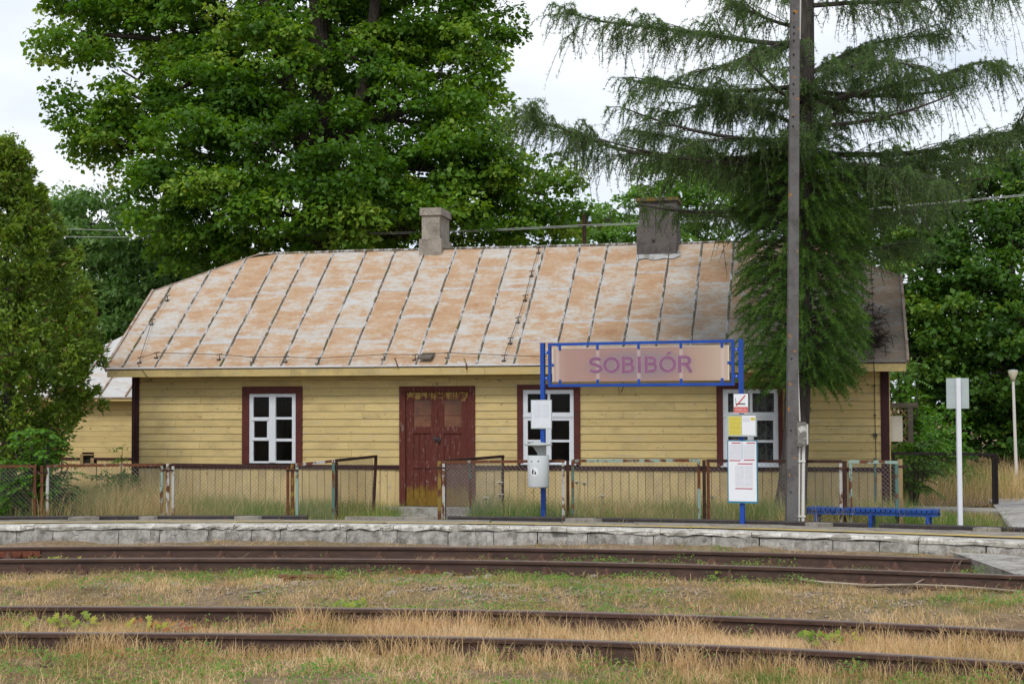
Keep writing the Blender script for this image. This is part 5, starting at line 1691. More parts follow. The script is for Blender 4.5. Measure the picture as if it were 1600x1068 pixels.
# ------------------------------------------------------------------ sign seen from behind
wd = float(PR(PZ(1500, 826, PRZ).x)) + 0.16
w0 = PY(1500.5, 826, wd); w1 = PY(1496.8, 590, wd)
gzw = float(ground_z(w0.x, w0.y))
ws = empty('sign_post', (w0.x, w0.y, gzw), 0, 'white post carrying a grey plate seen from behind', 'sign')
mb = MB(); mb.beam((0, 0, -0.2), (w1.x-w0.x, 0, w1.z-gzw), 0.055, 0.055, (0,1,0)); mb.build('post', M['white_post'], ws)
pa, pb_ = PY(1479, 638, wd+0.035) - Vector(ws.location), PY(1513.5, 590.5, wd+0.035) - Vector(ws.location)
mb = MB(); mb.box(pa.x, pb_.x, 0.032, 0.038, pa.z, pb_.z); mb.build('plate', M['grey_plate'], ws)

# ------------------------------------------------------------------ lamp, lattice, wire pole and wires beyond
ld = 38.5
l0 = PY(1586, 720, ld); l1 = PY(1583, 592, ld)
lp = empty('street_lamp', (l1.x, l1.y, 0.0), 0, 'white lamp post with flared head standing in tall grass', 'street lamp')
mb = MB(); mb.tube([(0.05,0,-0.2),(0.02,0,l1.z*0.5),(0,0,l1.z)], [0.042,0.038,0.034], 10); mb.build('post', M['conduit'], lp)
z5 = PY(1583, 579, ld).z
mb = MB(); mb.lathe([(0.045, l1.z-0.05),(0.065, l1.z+0.02),(0.125, z5-0.03),(0.115, z5)], 16); mb.build('lamp_head', M['lamp_glass'], lp, smooth=True)
mb = MB(); mb.lathe([(0.122, z5),(0.118, z5+0.015),(0.04, z5+0.03)], 16); mb.build('lamp_cap', M['grey_plate'], lp)

tdp = 30.4
ta, tb_ = PY(1388, 682, tdp), PY(1422, 636, tdp)
pg = empty('pergola', (tb_.x, tb_.y, -0.1), -0.15, 'weathered wooden pergola with diamond lattice beyond the building', 'pergola')
H_ = tb_.z + 0.1; Wd = tb_.x - ta.x
for u in (0.0, -1.7):
    mb = MB(); mb.box(u-0.05, u+0.05, -0.05, 0.05, 0, H_); mb.build('post', M['wood_grey'], pg)
mb = MB(); mb.box(-1.85, 0.15, -0.06, 0.06, H_, H_+0.09); mb.build('top_beam', M['wood_grey'], pg)
z0 = 0.9
k = 0
for s in (1, -1):
    c_ = -2.6
    while c_ < 2.2:
        h = H_ - z0
        p = [(-1.65, None), (-0.05, None)]
        # slat u = c + s*h', clip to panel
        lo = max(-1.65, min(c_, c_ + s*h)); hi = min(-0.05, max(c_, c_ + s*h))
        if hi - lo > 0.05:
            za, zb2 = z0 + (lo-c_)*s, z0 + (hi-c_)*s
            mb = MB(); mb.beam((lo, 0.01*s, za), (hi, 0.01*s, zb2), 0.012, 0.032); mb.build('lattice_slat', M['lattice'], pg)
        c_ += 0.17
td = 37.5
q0 = PY(913, 420, td); q1 = PY(913, 335.5, td)
gzq = 0.0
tp_ = empty('wire_pole', (q0.x, q0.y, gzq), 0, 'rusty pole with two pale insulators behind the roof ridge', 'pole')
mb = MB(); mb.tube([(0,0,-0.2),(q1.x-q0.x,0,q1.z)], 0.05, 8); mb.build('shaft', M['rust_dark'], tp_)
zi = PY(913, 350, td).z
mb = MB(); mb.beam((-0.16,0,zi),(0.16,0,zi),0.03,0.03); mb.build('crossarm', M['rust_dark'], tp_)
for s in (-1, 1):
    mb = MB(); mb.tube([(s*0.14,0,zi),(s*0.14,0,zi+0.06)], 0.012, 6); mb.build('pin', M['rust_dark'], tp_)
    mb = MB(); mb.lathe([(0.045,0.06),(0.05,0.08),(0.03,0.13),(0.035,0.16),(0.015,0.18)], 10, (s*0.14,0,zi)); mb.build('insulator', M['insulator'], tp_)
for lab, pts in (('upper overhead wire running behind the chimneys', [(-60,351),(185,360),(500,364),(700,361),(912,351.5),(1140,342),(1355,325.5),(1600,304),(1700,294)]),
                 ('lower overhead wire running behind the chimneys', [(-60,366),(180,370.5),(500,367),(700,363),(912,353.5),(1140,343.5),(1355,327),(1600,306),(1700,296)])):
    P = [PY(x, y, td - (0.1 if 'upper' in lab else -0.1)) for x, y in pts]
    # smooth through the points
    Q = []
    for i in range(len(P)-1):
        for s in range(6):
            t = s/6
            a_, b_, c_, d_ = P[max(i-1,0)], P[i], P[i+1], P[min(i+2,len(P)-1)]
            Q.append(0.5*((2*b_) + (c_-a_)*t + (2*a_-5*b_+4*c_-d_)*t*t + (3*b_-a_-3*c_+d_)*t*t*t))
    Q.append(P[-1])
    mb = MB(); mb.tube(Q, 0.009, 4); tag(mb.build('overhead_wire', M['cable'], None), lab, 'wire')

# ------------------------------------------------------------------ foliage
def leaves(P, Nn, T, L, W, tint, fold=0.18):
    """folded kite leaves: P base points, T directions, Nn rough normals"""
    T = norm(T)
    S = norm(np.cross(T, Nn))
    Nn = np.cross(S, T)
    L = L[:, None]; W = W[:, None]
    a = P
    b = P + T*L*0.42 + S*W*0.5 + Nn*W*fold
    c = P + T*L
    d = P + T*L*0.42 - S*W*0.5 + Nn*W*fold
    V = np.stack([a, b, c, d], 1).reshape(-1, 3)
    return V, np.repeat(tint, 4)
def leaf_object(name, V, tint, mat, parent=None, loc_=(0,0,0)):
    V = V - np.array(loc_)
    n = len(V)//4
    me = np_mesh(name, V, np.arange(len(V)), np.full(n, 4), mat, tint)
    return link(name, me, parent, (0,0,0))
def rdir(n, rng):
    return norm(rng.normal(size=(n, 3)))
def clump_leaves(C, R, per, L, rng, flat=0.85, droop=0.4, tint_c=None, wl=0.85, upb=0.45):
    """domes of leaves around clump centres C with radii R"""
    n = len(C)
    k = n*per
    ci = np.repeat(np.arange(n), per)
    D = rdir(k, rng)
    D[:, 2] = np.where(D[:, 2] < -0.25, -D[:, 2]*0.6, D[:, 2])
    rad = R[ci] * (0.35 + 0.65*np.sqrt(rng.random(k)))
    P = C[ci] + D * rad[:, None] * np.array([1, 1, flat])
    Nn = norm(D*0.7 + np.array([0, 0, upb]) + rng.normal(size=(k, 3))*0.45)
    T = D * np.array([1, 1, 0.2]) + rng.normal(size=(k, 3))*0.55 + np.array([0, 0, -droop])
    ll = L * rng.uniform(0.45, 1.25, k)
    tc = tint_c[ci] if tint_c is not None else 0.5
    tint = np.clip(tc + rng.normal(size=k)*0.13, 0, 1)
    return leaves(P, Nn, T, ll, ll*wl*rng.uniform(0.8, 1.1, k), tint)
def sample_blobs(blobs, dens, rng, clump_r):
    """blobs: (centre, radii) -> clump centres mostly near the surface"""
    Cs, Rs, Ts = [], [], []
    for (c, r) in blobs:
        n = max(4, int(dens * (r[0]*r[2])))
        D = rdir(n, rng)
        t = 0.45 + 0.55*np.sqrt(rng.random(n))
        Cs.append(np.array(c) + D*np.array(r)*t[:, None])
        Rs.append(clump_r * rng.uniform(0.7, 1.35, n))
        Ts.append(np.clip(rng.normal(0.50, 0.21, n) + rng.normal()*0.10, 0, 1))
    return np.concatenate(Cs), np.concatenate(Rs), np.concatenate(Ts)
def curve_pts(a, b, sag, n=7, wob=0.0):
    a, b = Vector(a), Vector(b)
    out = []
    for i in range(n+1):
        t = i/n
        p = a.lerp(b, t)
        p.z += sag * 4*t*(1-t)
        if 0 < i < n: p += Vector((random.gauss(0, wob), random.gauss(0, wob), random.gauss(0, wob)))
        out.append(p)
    return out
def px_blobs(lst, depth_scale=1.0):
    """(px, py, distance, radius in px [, vertical radius px]) -> blobs"""
    out = []
    for b in lst:
        px, py, d, r = b[:4]
        rz = b[4] if len(b) > 4 else r
        c = PY(px, py, d)
        out.append((tuple(c), (r*d/F, r*d/F*depth_scale, rz*d/F)))
    return out
def broadleaf(name, label, cat, blobs, trunk, limbs, dens, clump_r, per, L, mat, seed, bark='bark', group=None, twigs=0.4, flat=0.85, droop=0.4, tshift=0.0, wl=0.85):
    """trunk: list of (point, radius); limbs: indexes of trunk points from which blob limbs spring"""
    rng = np.random.default_rng(seed)
    base = Vector(trunk[0][0])
    t = empty(name, base, 0, label, cat, group)
    wood = MB()
    wood.tube([Vector(p) - base for p, r in trunk], [r for p, r in trunk], 10)
    C, R, T = sample_blobs(blobs, dens, rng, clump_r)
    T = np.clip(T + tshift, 0, 1)
    nodes = [Vector(trunk[i][0]) for i in limbs]
    rad = [trunk[i][1] for i in limbs]
    cen = np.array([b[0] for b in blobs])
    limb_end = []
    for b in blobs:
        c = Vector(b[0])
        below = [i for i in range(len(nodes)) if nodes[i].z < c.z + 0.5] or [0]
        k = min(below, key=lambda i: (nodes[i] - c).length + random.random()*0.8)
        pts = curve_pts(nodes[k], c, 0.06*(nodes[k]-c).length, 7, 0.05*(nodes[k]-c).length**0.5)
        r0 = min(rad[k]*0.55, 0.035 + 0.018*(nodes[k]-c).length)
        wood.tube([p - base for p in pts], [r0*(1-0.75*i/7) for i in range(8)], 6, False)
        limb_end.append(pts)
    off_ = 0
    for i, b in enumerate(blobs):                 # twigs from the limb to some clumps
        n = max(4, int(dens * (b[1][0]*b[1][2])))
        for j in range(n):
            if random.random() < twigs:
                q = Vector(C[off_+j]); s = limb_end[i][random.randint(4, 7)]
                wood.tube([p - base for p in curve_pts(s, q, 0.05, 3, 0.05)], [0.02, 0.015, 0.011, 0.006], 4, False)
        off_ += n
    wood.build('trunk', M[bark], t)
    V, tint = clump_leaves(C, R, per, L, rng, flat, droop, T, wl)
    leaf_object('crown', V, tint, M[mat], t, base)
    return t

# ---- the big maple behind the roof
md = 40.0
B = [(120,70,40,62),(195,30,41,70),(130,20,41,50),(135,225,40,42),(185,230,40,62),(110,175,40,28),(225,180,39.5,66),(265,60,41,85),(300,120,40,70),(350,40,40,95),(330,165,38.5,85),
     (300,250,37.5,80),(400,110,39,95),(415,225,37.5,90),(350,325,37,85),(255,320,37.5,75),(440,330,36.5,80),(530,285,36.5,62),(540,350,36.5,50),(480,40,42,95),(560,80,41,95),(610,190,39.5,90),(640,40,41,100),
     (690,120,40,85),(745,50,41,62),(765,110,40,36),(720,205,39,75),(768,185,40,34),(650,285,38.5,90),(740,275,38.5,75),(800,290,39,58),(852,305,40,42),(885,335,41,32),(600,350,38,65),(700,350,38,70),(800,355,39,50),(850,360,40,35),
     (620,375,42,55),(690,380,42,55),(760,380,42,50),(560,370,42,50),(470,150,43,90),(560,250,43,80),(380,400,38,60),(300,390,38,60),(470,390,37.5,50),
     (150,-60,41,90),(300,-90,41,120),(450,-130,41,130),(600,-110,41,130),(730,-50,41,80),(400,-260,41,130),(560,-270,41,130),(480,-380,41,110)]
def pt(px, py, d): return PY(px, py, d)
gb = pt(485, 700, 40.5); gb.z = -0.15
trunk = [(gb, 0.55), (pt(487, 520, 40.5), 0.46), (pt(492, 380, 40.5), 0.42), (pt(498, 300, 40.5), 0.40), (pt(505, 200, 40.5), 0.34), (pt(500, 90, 40.6), 0.28), (pt(495, -40, 40.6), 0.22), (pt(490, -200, 40.6), 0.14)]
maple = broadleaf('maple_tree', 'huge spreading green maple towering behind the roof', 'tree', px_blobs(B, 1.15), trunk, [2,3,4,5,6,7], 17, 0.54, 138, 0.155, 'leaf_maple', 11)
wood = MB(); mo = Vector(maple.location)
for pts, r0 in (([(490,330),(475,240),(455,150),(430,60),(405,-30)], 0.26), ([(498,310),(530,230),(565,150),(580,60),(590,-40)], 0.24), ([(430,70),(350,85),(290,80),(255,20)], 0.10),
                ([(480,270),(560,265),(640,258),(720,262)], 0.12), ([(492,340),(540,330),(600,290)], 0.12), ([(455,150),(380,140),(300,130),(240,100)], 0.11), ([(240,100),(215,125),(190,110)], 0.05), ([(300,130),(230,160),(180,135),(150,140)], 0.06)):
    P = [pt(x, y, 39.8) - mo for x, y in pts]
    wood.tube(P, [r0*(1-0.6*i/len(P)) for i in range(len(P))], 8, False)
wood.build('bough', M['bark'], maple)

# ---- other trees
def simple_trunk(px, d, ytop, r):
    p = PY(px, 700, d); p.z = -0.1
    q = PY(px+4, ytop, d)
    return [(p, r), (p.lerp(q, 0.4), r*0.85), (p.lerp(q, 0.7), r*0.65), (q, r*0.3)]
broadleaf('ash_tree', 'grey green ash filling the gap between maple and thuja', 'tree',
          px_blobs([(100,325,47,38),(150,350,46,55),(75,350,47,40),(210,395,45,75),(120,420,45,70),(240,470,44,80),(150,500,44,75),(80,460,45,50),(300,440,45,60),(215,545,44,70),(110,570,44,70),(320,510,45,60),(60,420,46,45),(170,440,47,75),(260,400,47,60),(60,520,46,60),(100,380,47,50)], 1.2),
          simple_trunk(170, 45.5, 380, 0.22), [1,2,3], 21, 0.46, 84, 0.19, 'leaf_ash', 12, wl=0.6, droop=0.7)
broadleaf('young_maple', 'bright green young tree right of the maple behind the ridge', 'tree',
          px_blobs([(880,375,46,36),(930,365,48,38),(900,345,48,30),(960,350,50,34),(985,320,50,26),(975,380,48,36),(1010,360,50,32)], 1.3),
          simple_trunk(935, 48, 350, 0.14), [1,2,3], 22, 0.36, 80, 0.15, 'leaf_light', 13)
broadleaf('leafy_linden', 'mid green tree behind the dark chimney', 'tree',
          px_blobs([(1030,290,54,36),(1075,275,54,44),(1065,330,52,45),(1115,320,52,50),(1110,370,51,42),(1060,380,51,36),(1150,290,55,50)], 1.3),
          simple_trunk(1085, 53, 310, 0.18), [1,2,3], 22, 0.40, 80, 0.15, 'leaf_light', 14, tshift=-0.15)
broadleaf('dark_maple', 'dark spreading tree overhanging the right end of the roof', 'tree',
          px_blobs([(1330,320,45,60),(1395,300,46,60),(1440,350,44,70),(1370,385,44,60),(1450,430,43,70),(1400,480,43,60),(1470,500,42,65),(1435,560,42,60),(1300,370,46,50),(1240,330,48,60),(1490,570,42,60),(1480,290,46,60),(1450,620,42,45)], 1.3),
          simple_trunk(1445, 43.5, 400, 0.28), [1,2,3], 19, 0.45, 90, 0.17, 'leaf_dark', 15)
broadleaf('shady_linden', 'dark broad tree above the far lamp post', 'tree',
          px_blobs([(1530,330,44,70),(1590,310,45,70),(1560,400,43,75),(1620,420,44,80),(1540,480,42,70),(1600,510,42,80),(1560,580,41,70),(1630,600,42,80),(1540,640,42,55),(1600,660,42,55),(1680,500,44,90),(1660,350,46,80),(1575,260,46,40),(1500,660,42,45),(1530,690,42,35),(1590,690,41,40),(1640,680,42,50),(1480,700,42,35)], 1.3),
          simple_trunk(1575, 42.8, 380, 0.30), [1,2,3], 19, 0.45, 90, 0.17, 'leaf_dark', 16, tshift=-0.06)
# a far wood that reads as one mass
rng = np.random.default_rng(21)
blobs = []
for k in range(32):
    x = -32 + k*2.05 + rng.normal()*0.5
    d = 62 + rng.normal()*4
    blobs.append(((x*d/40, d, 2.2 + rng.normal()*0.6), (2.3, 2.3, 2.6)))
    blobs.append(((x*d/40 + rng.normal(), d+3, 5.2 + rng.normal()*1.0), (2.4, 2.4, 2.4)))
C, R, T = sample_blobs(blobs, 8, rng, 0.8)
V, tint = clump_leaves(C, R, 16, 0.46, rng, 0.7, 0.5, np.clip(T-0.1, 0, 1))
tag(leaf_object('far_wood', V, tint, M['leaf_dark']), 'dark far wood closing the view behind the station', 'wood', kind='stuff')

# ---- thuja at the left edge
rng = np.random.default_rng(31)
td_ = 26.2
tb = PY(10, 760, td_); tb.z = -0.1
th = empty('thuja_tree', tb, 0, 'tall yellowish green thuja at the fence by the annex', 'tree')
prof_ = [(226,10),(250,20),(300,42),(350,70),(400,98),(450,116),(500,130),(560,140),(620,130),(680,105),(730,90)]
Vs, Ts = [], []
mb = MB()
mb.tube([(0,0,0),(0.05,0,2.2),(-0.05,0,4.2),(0.02,0,6.0)], [0.13,0.10,0.06,0.02], 8); mb.build('trunk', M['bark_larch'], th)
cc, rr_, tt_ = [], [], []
for k in range(620):
    py = 226 + 500*rng.random()**0.8
    w = np.interp(py, [p[0] for p in prof_], [p[1] for p in prof_]) * td_/F
    c = PY(6, py, td_)
    a = rng.random()*2*PI
    q = w * (0.45 + 0.55*math.sqrt(rng.random())) * (0.70 + 0.58*float(vnoise(a*2.2, py/38.0, 1.0, 4)))
    cc.append((c.x + q*math.cos(a), c.y + q*math.sin(a)*0.9, c.z)); rr_.append(rng.uniform(0.10, 0.27)); tt_.append(np.clip(rng.normal(0.5, 0.16), 0, 1))
for k in range(150):                               # ragged tips standing out of the outline
    py = 250 + 430*rng.random()
    w = np.interp(py, [p[0] for p in prof_], [p[1] for p in prof_]) * td_/F
    c = PY(6, py, td_); a = rng.random()*2*PI; q = w*rng.uniform(0.72, 0.95)
    for j in range(3):
        cc.append((c.x + (q + 0.10*j)*math.cos(a), c.y + (q + 0.10*j)*math.sin(a)*0.9, c.z + 0.07*j)); rr_.append(0.13 - 0.03*j); tt_.append(0.6)
cc = np.array(cc); rr_ = np.array(rr_); tt_ = np.array(tt_)
per = 88
k = len(cc)*per
ci = np.repeat(np.arange(len(cc)), per)
axis = np.array([tb.x, tb.y, 0])
out = norm((cc - axis) * np.array([1, 1, 0]))
D = rdir(k, rng)
P = cc[ci] + D*(rr_[ci]*np.sqrt(rng.random(k)))[:, None]*np.array([1, 1, 1.25])
T_d = out[ci]*0.7 + np.array([0, 0, 0.15]) + rng.normal(size=(k, 3))*0.5
N_d = norm(out[ci] + rng.normal(size=(k, 3))*0.6)
ll = rng.uniform(0.055, 0.13, k)
dead = rng.random(k) < 0.05
V, tint = leaves(P, N_d, T_d, ll, ll*0.42, np.where(dead, 1.0, np.clip(tt_[ci] + rng.normal(size=k)*0.14, 0, 0.86)))
leaf_object('crown', V, tint, M['leaf_thuja'], th, tb)

# ---- pinnate saplings and bushes
def pinnate(name, label, cat, base, fronds, leaflets, fl, ll, mat, seed, stem_r=0.015, spread=0.5, height=1.0, tmean=0.5, droop=0.5, wl=0.42, group=None):
    """stems carrying long compound leaves"""
    rng = np.random.default_rng(seed)
    t = empty(name, base, 0, label, cat, group)
    wood = MB()
    Pv, Tv, Nv, Lv, tv = [], [], [], [], []
    nst = max(2, fronds//14)
    tips = []
    for s in range(nst):
        a = rng.random()*2*PI; lean = spread*rng.uniform(0.2, 1.0)
        top = Vector((math.cos(a)*lean, math.sin(a)*lean*0.7, height*rng.uniform(0.6, 1.05)))
        pts = curve_pts((0.03*math.cos(a), 0.03*math.sin(a), 0), top, 0.08, 5, 0.02)
        wood.tube(pts, [stem_r*(1-0.13*i) for i in range(6)], 5, False)
        tips.append(pts)
    for f in range(fronds):
        pts = tips[f % nst]
        u = 0.25 + 0.75*rng.random()
        i = min(4, int(u*5)); p0 = pts[i].lerp(pts[i+1], u*5 - i)
        a = rng.random()*2*PI
        d = Vector((math.cos(a), math.sin(a), rng.uniform(0.1, 0.8))).normalized()
        L_ = fl*rng.uniform(0.6, 1.15)
        prev = p0.copy(); rach = [p0.copy()]
        for k in range(leaflets):
            tt = (k+1)/leaflets
            p = p0 + d*(L_*tt) + Vector((0, 0, -droop*L_*tt*tt))
            tan = (p - prev).normalized()
            side = tan.cross(Vector((0, 0, 1)))
            if side.length < 0.01: side = Vector((1, 0, 0))
            side.normalize()
            upn = side.cross(tan)
            for s in (-1, 1):
                Pv.append(p); Tv.append(side*s*0.9 + tan*0.5 + Vector((0, 0, -0.25))); Nv.append(upn + Vector(rng.normal(size=3)*0.25)); Lv.append(ll*rng.uniform(0.75, 1.1)*(1 - 0.35*abs(tt-0.5))); tv.append(np.clip(tmean + rng.normal()*0.14, 0, 1))
            prev = p; rach.append(p.copy())
        wood.tube([rach[0], rach[len(rach)//2], rach[-1]], 0.004, 3, False)
    wood.build('stem', M['bark_larch'], t)
    V, tint = leaves(np.array([tuple(p) for p in Pv]), norm(np.array([tuple(p) for p in Nv])), np.array([tuple(p) for p in Tv]), np.array(Lv), np.array(Lv)*wl, np.array(tv))
    n = len(V)//4
    link('foliage', np_mesh('foliage', V, np.arange(len(V)), np.full(n, 4), M[mat], tint), t)
    return t
def gpt(px, d, py=780):
    p = PY(px, py, d); p.z = float(ground_z(p.x, p.y)) - 0.02; return p
pinnate('robinia_sapling', 'leafy robinia sapling overhanging the rusty fence', 'sapling', gpt(60, 23.55), 190, 8, 0.42, 0.11, 'leaf_bush', 41, 0.022, 0.52, 1.62, 0.40, 0.45)
pinnate('robinia_bush', 'low robinia shoots behind the fence beside the red post', 'bush', gpt(25, 23.5), 120, 8, 0.36, 0.10, 'leaf_bush', 42, 0.016, 0.75, 0.85, 0.22, 0.5)
pinnate('ash_shoot', 'small leafy shoot at the foot of the annex wall', 'bush', gpt(95, 23.7), 80, 7, 0.34, 0.09, 'leaf_bush', 43, 0.012, 0.4, 0.7, 0.28, 0.5)
def bush(name, label, pos, r, n, per, L, mat, seed, tmean=0.5, wl=0.7, group=None, stems=7):
    rng = np.random.default_rng(seed)
    t = empty(name, pos, 0, label, 'bush', group)
    D = rdir(n, rng); D[:, 2] = np.abs(D[:, 2])
    C = D*np.array(r)*(0.35 + 0.65*rng.random(n))[:, None]
    wood = MB()
    for k in range(stems):
        wood.tube(curve_pts((0, 0, 0), Vector(C[k]), 0.05, 4, 0.02), [0.015, 0.013, 0.011, 0.008, 0.005], 5, False)
    wood.build('stem', M['bark_larch'], t)
    R = np.full(n, min(r)*0.30)*rng.uniform(0.7, 1.3, n)
    V, tint = clump_leaves(C, R, per, L, rng, 0.8, 0.4, np.clip(rng.normal(tmean, 0.12, n), 0, 1), wl)
    link('foliage', np_mesh('foliage', V, np.arange(len(V)), np.full(len(V)//4, 4), M[mat], tint), t)
    return t
bush('hazel_bush', 'dark rounded bush at the corner between station and annex', gpt(178, 28.6), (0.62, 0.5, 0.92), 90, 40, 0.075, 'leaf_bush', 51, 0.22)
bush('spindle_bush', 'thin yellow green bush rising against the annex wall', gpt(186, 29.6), (0.36, 0.3, 1.32), 60, 22, 0.05, 'leaf_light', 52, 0.75)
bush('bramble_bush', 'small broad leaved bush below the dark corner post', gpt(226, 28.2), (0.28, 0.25, 0.62), 40, 24, 0.08, 'leaf_bush', 53, 0.32)
bush('low_bramble', 'low leafy tangle behind the mint edged wire panel', gpt(165, 26.5), (0.75, 0.4, 0.42), 60, 26, 0.07, 'leaf_bush', 54, 0.3)
pinnate('sumac_bush', 'bright green sumac with feathery leaves beside the building corner', 'bush', gpt(1428, 29.6), 150, 9, 0.48, 0.12, 'leaf_bush', 44, 0.02, 0.45, 1.30, 0.60, 0.5)
pinnate('sumac_tree', 'light green leafy sumac behind the right roof corner', 'bush', gpt(1418, 33.0), 200, 9, 0.5, 0.13, 'leaf_bush', 45, 0.03, 0.8, 2.85, 0.50, 0.5)
bush('elder_bush', 'round mid green bush in front of the dark trees', gpt(1462, 35.5), (0.95, 0.8, 2.0), 170, 40, 0.10, 'leaf_bush', 55, 0.35)
bush('corner_creeper', 'small bright bush growing at the right building corner', gpt(1396, 31.6), (0.35, 0.4, 1.3), 70, 34, 0.08, 'leaf_bush', 56, 0.55)

# ---- the larch in front of the roof
rng = np.random.default_rng(61)
LD = 25.2
lb0 = PY(1232, 795, LD); lb0.z = float(ground_z(lb0.x, lb0.y)) - 0.05
larch = empty('larch_tree', lb0, 0, 'tall drooping larch in front of the roof behind the concrete pole', 'tree')
lo = Vector(larch.location)
wood = MB()
tr_ = [(1231,800,0.30),(1238,760,0.24),(1243,700,0.215),(1248,560,0.205),(1252,380,0.20),(1254,250,0.19),(1256,100,0.175),(1257,-60,0.15),(1258,-260,0.10),(1259,-480,0.03)]
wood.tube([PY(x, y, LD) - lo if y < 795 else Vector((0, 0, 0)) for x, y, r in tr_], [r for x, y, r in tr_], 12, False)
boughs = []
def bough(pts, r0, d0=0.0, d1=0.0, dens=1.0, hang=1.0):
    P = [PY(x, y, LD + d0 + (d1-d0)*i/(len(pts)-1)) - lo for i, (x, y) in enumerate(pts)]
    Q = []
    for i in range(len(P)-1):
        for s in range(4):
            t = s/4
            a_, b_, c_, d_ = P[max(i-1,0)], P[i], P[i+1], P[min(i+2,len(P)-1)]
            Q.append(0.5*((2*b_) + (c_-a_)*t + (2*a_-5*b_+4*c_-d_)*t*t + (3*b_-a_-3*c_+d_)*t*t*t))
    Q.append(P[-1])
    wood.tube(Q, [max(0.007, 0.72*r0*(1-0.87*i/len(Q))) for i in range(len(Q))], 6, False)
    boughs.append((Q, dens, hang))
bough([(1252,72),(1170,64),(1090,52),(1010,42),(930,32),(885,18)], 0.065, 0, -0.6, 1.15, 1.0)
bough([(1252,45),(1200,30),(1150,5),(1110,-20)], 0.05, 0, 0.7)
bough([(1252,160),(1190,157),(1120,150),(1060,130),(1010,125)], 0.055, 0, -0.9, 1.2, 0.9)
bough([(1252,250),(1150,248),(1050,246),(965,232),(890,205),(838,188),(822,172)], 0.07, 0, -0.8, 1.1, 1.0)
bough([(1252,300),(1190,275),(1120,240),(1050,215),(1010,210)], 0.05, 0, 0.9, 1.0, 0.8)
bough([(1252,200),(1200,176),(1140,165),(1070,170),(1000,190)], 0.05, 0, 1.2, 1.2, 0.7)
bough([(1256,10),(1340,4),(1420,2),(1500,-8),(1560,-14)], 0.06, 0, -0.5, 1.3, 1.1)
bough([(1256,167),(1340,147),(1400,133),(1470,118),(1530,98),(1562,105)], 0.07, 0, -0.7, 1.3, 0.9)
bough([(1256,222),(1300,185),(1345,130),(1375,105)], 0.06, 0, 0.8, 1.0, 0.7)
bough([(1256,240),(1350,242),(1450,236),(1530,218),(1600,203),(1680,195)], 0.07, 0, -0.6, 1.3, 1.0)
bough([(1256,120),(1320,85),(1390,62),(1460,55)], 0.05, 0, 1.0, 1.2, 0.8)
bough([(1256,140),(1310,110),(1380,95),(1450,110)], 0.05, 0, -1.4, 1.2, 0.8)
bough([(1256,300),(1330,270),(1420,262),(1500,258)], 0.05, 0, 0.9, 1.3, 0.9)
bough([(1256,260),(1320,255),(1400,265),(1460,280)], 0.05, 0, -1.3, 1.2, 0.9)
bough([(1256,60),(1215,70),(1160,95),(1100,110)], 0.05, 0, -1.5, 1.0, 0.8)
bough([(1256,230),(1210,225),(1150,215),(1080,225)], 0.05, 0, -1.5, 1.2, 0.7)
bough([(1580,215),(1600,180),(1640,160),(1700,150)], 0.03, -0.4, -0.6, 1.2, 0.5)
for k in range(26):                                # whorls above the picture and round the back
    a = k*2.4; z = rng.uniform(5.2, 13.0) if k > 6 else rng.uniform(4.2, 7.5)
    ln = (4.4 - (z-4)*0.34)*rng.uniform(0.75, 1.05)
    tx = Vector((PY(1256, 100, LD) - lo).to_tuple()[:2] + (z,))
    if k <= 6: a = PI/2 + (a % PI - PI/2)*0.5       # towards the back
    d = Vector((math.cos(a), math.sin(a), 0.05))
    Q = [tx + d*(ln*i/8) + Vector((0, 0, -0.10*ln*(i/8)*(1-i/8)*2)) for i in range(9)]
    wood.tube(Q, [0.05*(1-0.1*i) for i in range(9)], 5, False)
    boughs.append((Q, 0.75 if k <= 6 else 0.33, 0.8))

def needle_strings(S, D, Ln, grav, m, per, nl, nw, rng, tmean, fwdk=0.45, spreadk=1.0):
    """strings of needles: start S, direction D, length Ln, drooping by grav"""
    n = len(S)
    t = np.linspace(0.04, 1, m)[None, :, None]
    Pm = S[:, None, :] + D[:, None, :]*Ln[:, None, None]*t*(1 - 0.25*t) + np.array([0, 0, -1.0])*(grav*Ln)[:, None, None]*t**1.6
    Tn = norm(np.gradient(Pm, axis=1))
    P = np.repeat(Pm.reshape(-1, 3), per, axis=0)
    T = np.repeat(Tn.reshape(-1, 3), per, axis=0)
    k = len(P)
    step_ = np.repeat(np.repeat(Ln/m, m), per)
    P = P + T*(rng.random(k)*step_)[:, None]
    d = norm(T*fwdk + rdir(k, rng)*spreadk)
    L_ = nl*rng.uniform(0.6, 1.2, k)
    side = norm(np.cross(d, rdir(k, rng)))*(nw*0.5)
    V = np.stack([P - side, P + side, P + d*L_[:, None]], 1).reshape(-1, 3)
    tm = np.clip(np.repeat(rng.normal(tmean, 0.14, n), m*per) + rng.normal(size=k)*0.12, 0, 1)
    # twig ribbons
    w = 0.0035
    sd = np.array([w, w*0.3, 0])
    A = Pm - sd; Bq = Pm + sd
    sel = np.unique(np.linspace(0, m-1, 5).astype(int))
    R = np.stack([A[:, sel], Bq[:, sel]], 2).reshape(n, -1, 3)
    return V, np.repeat(tm, 3), R, len(sel)
SS, DD, LL = [], [], []
cones = []
subs = MB()
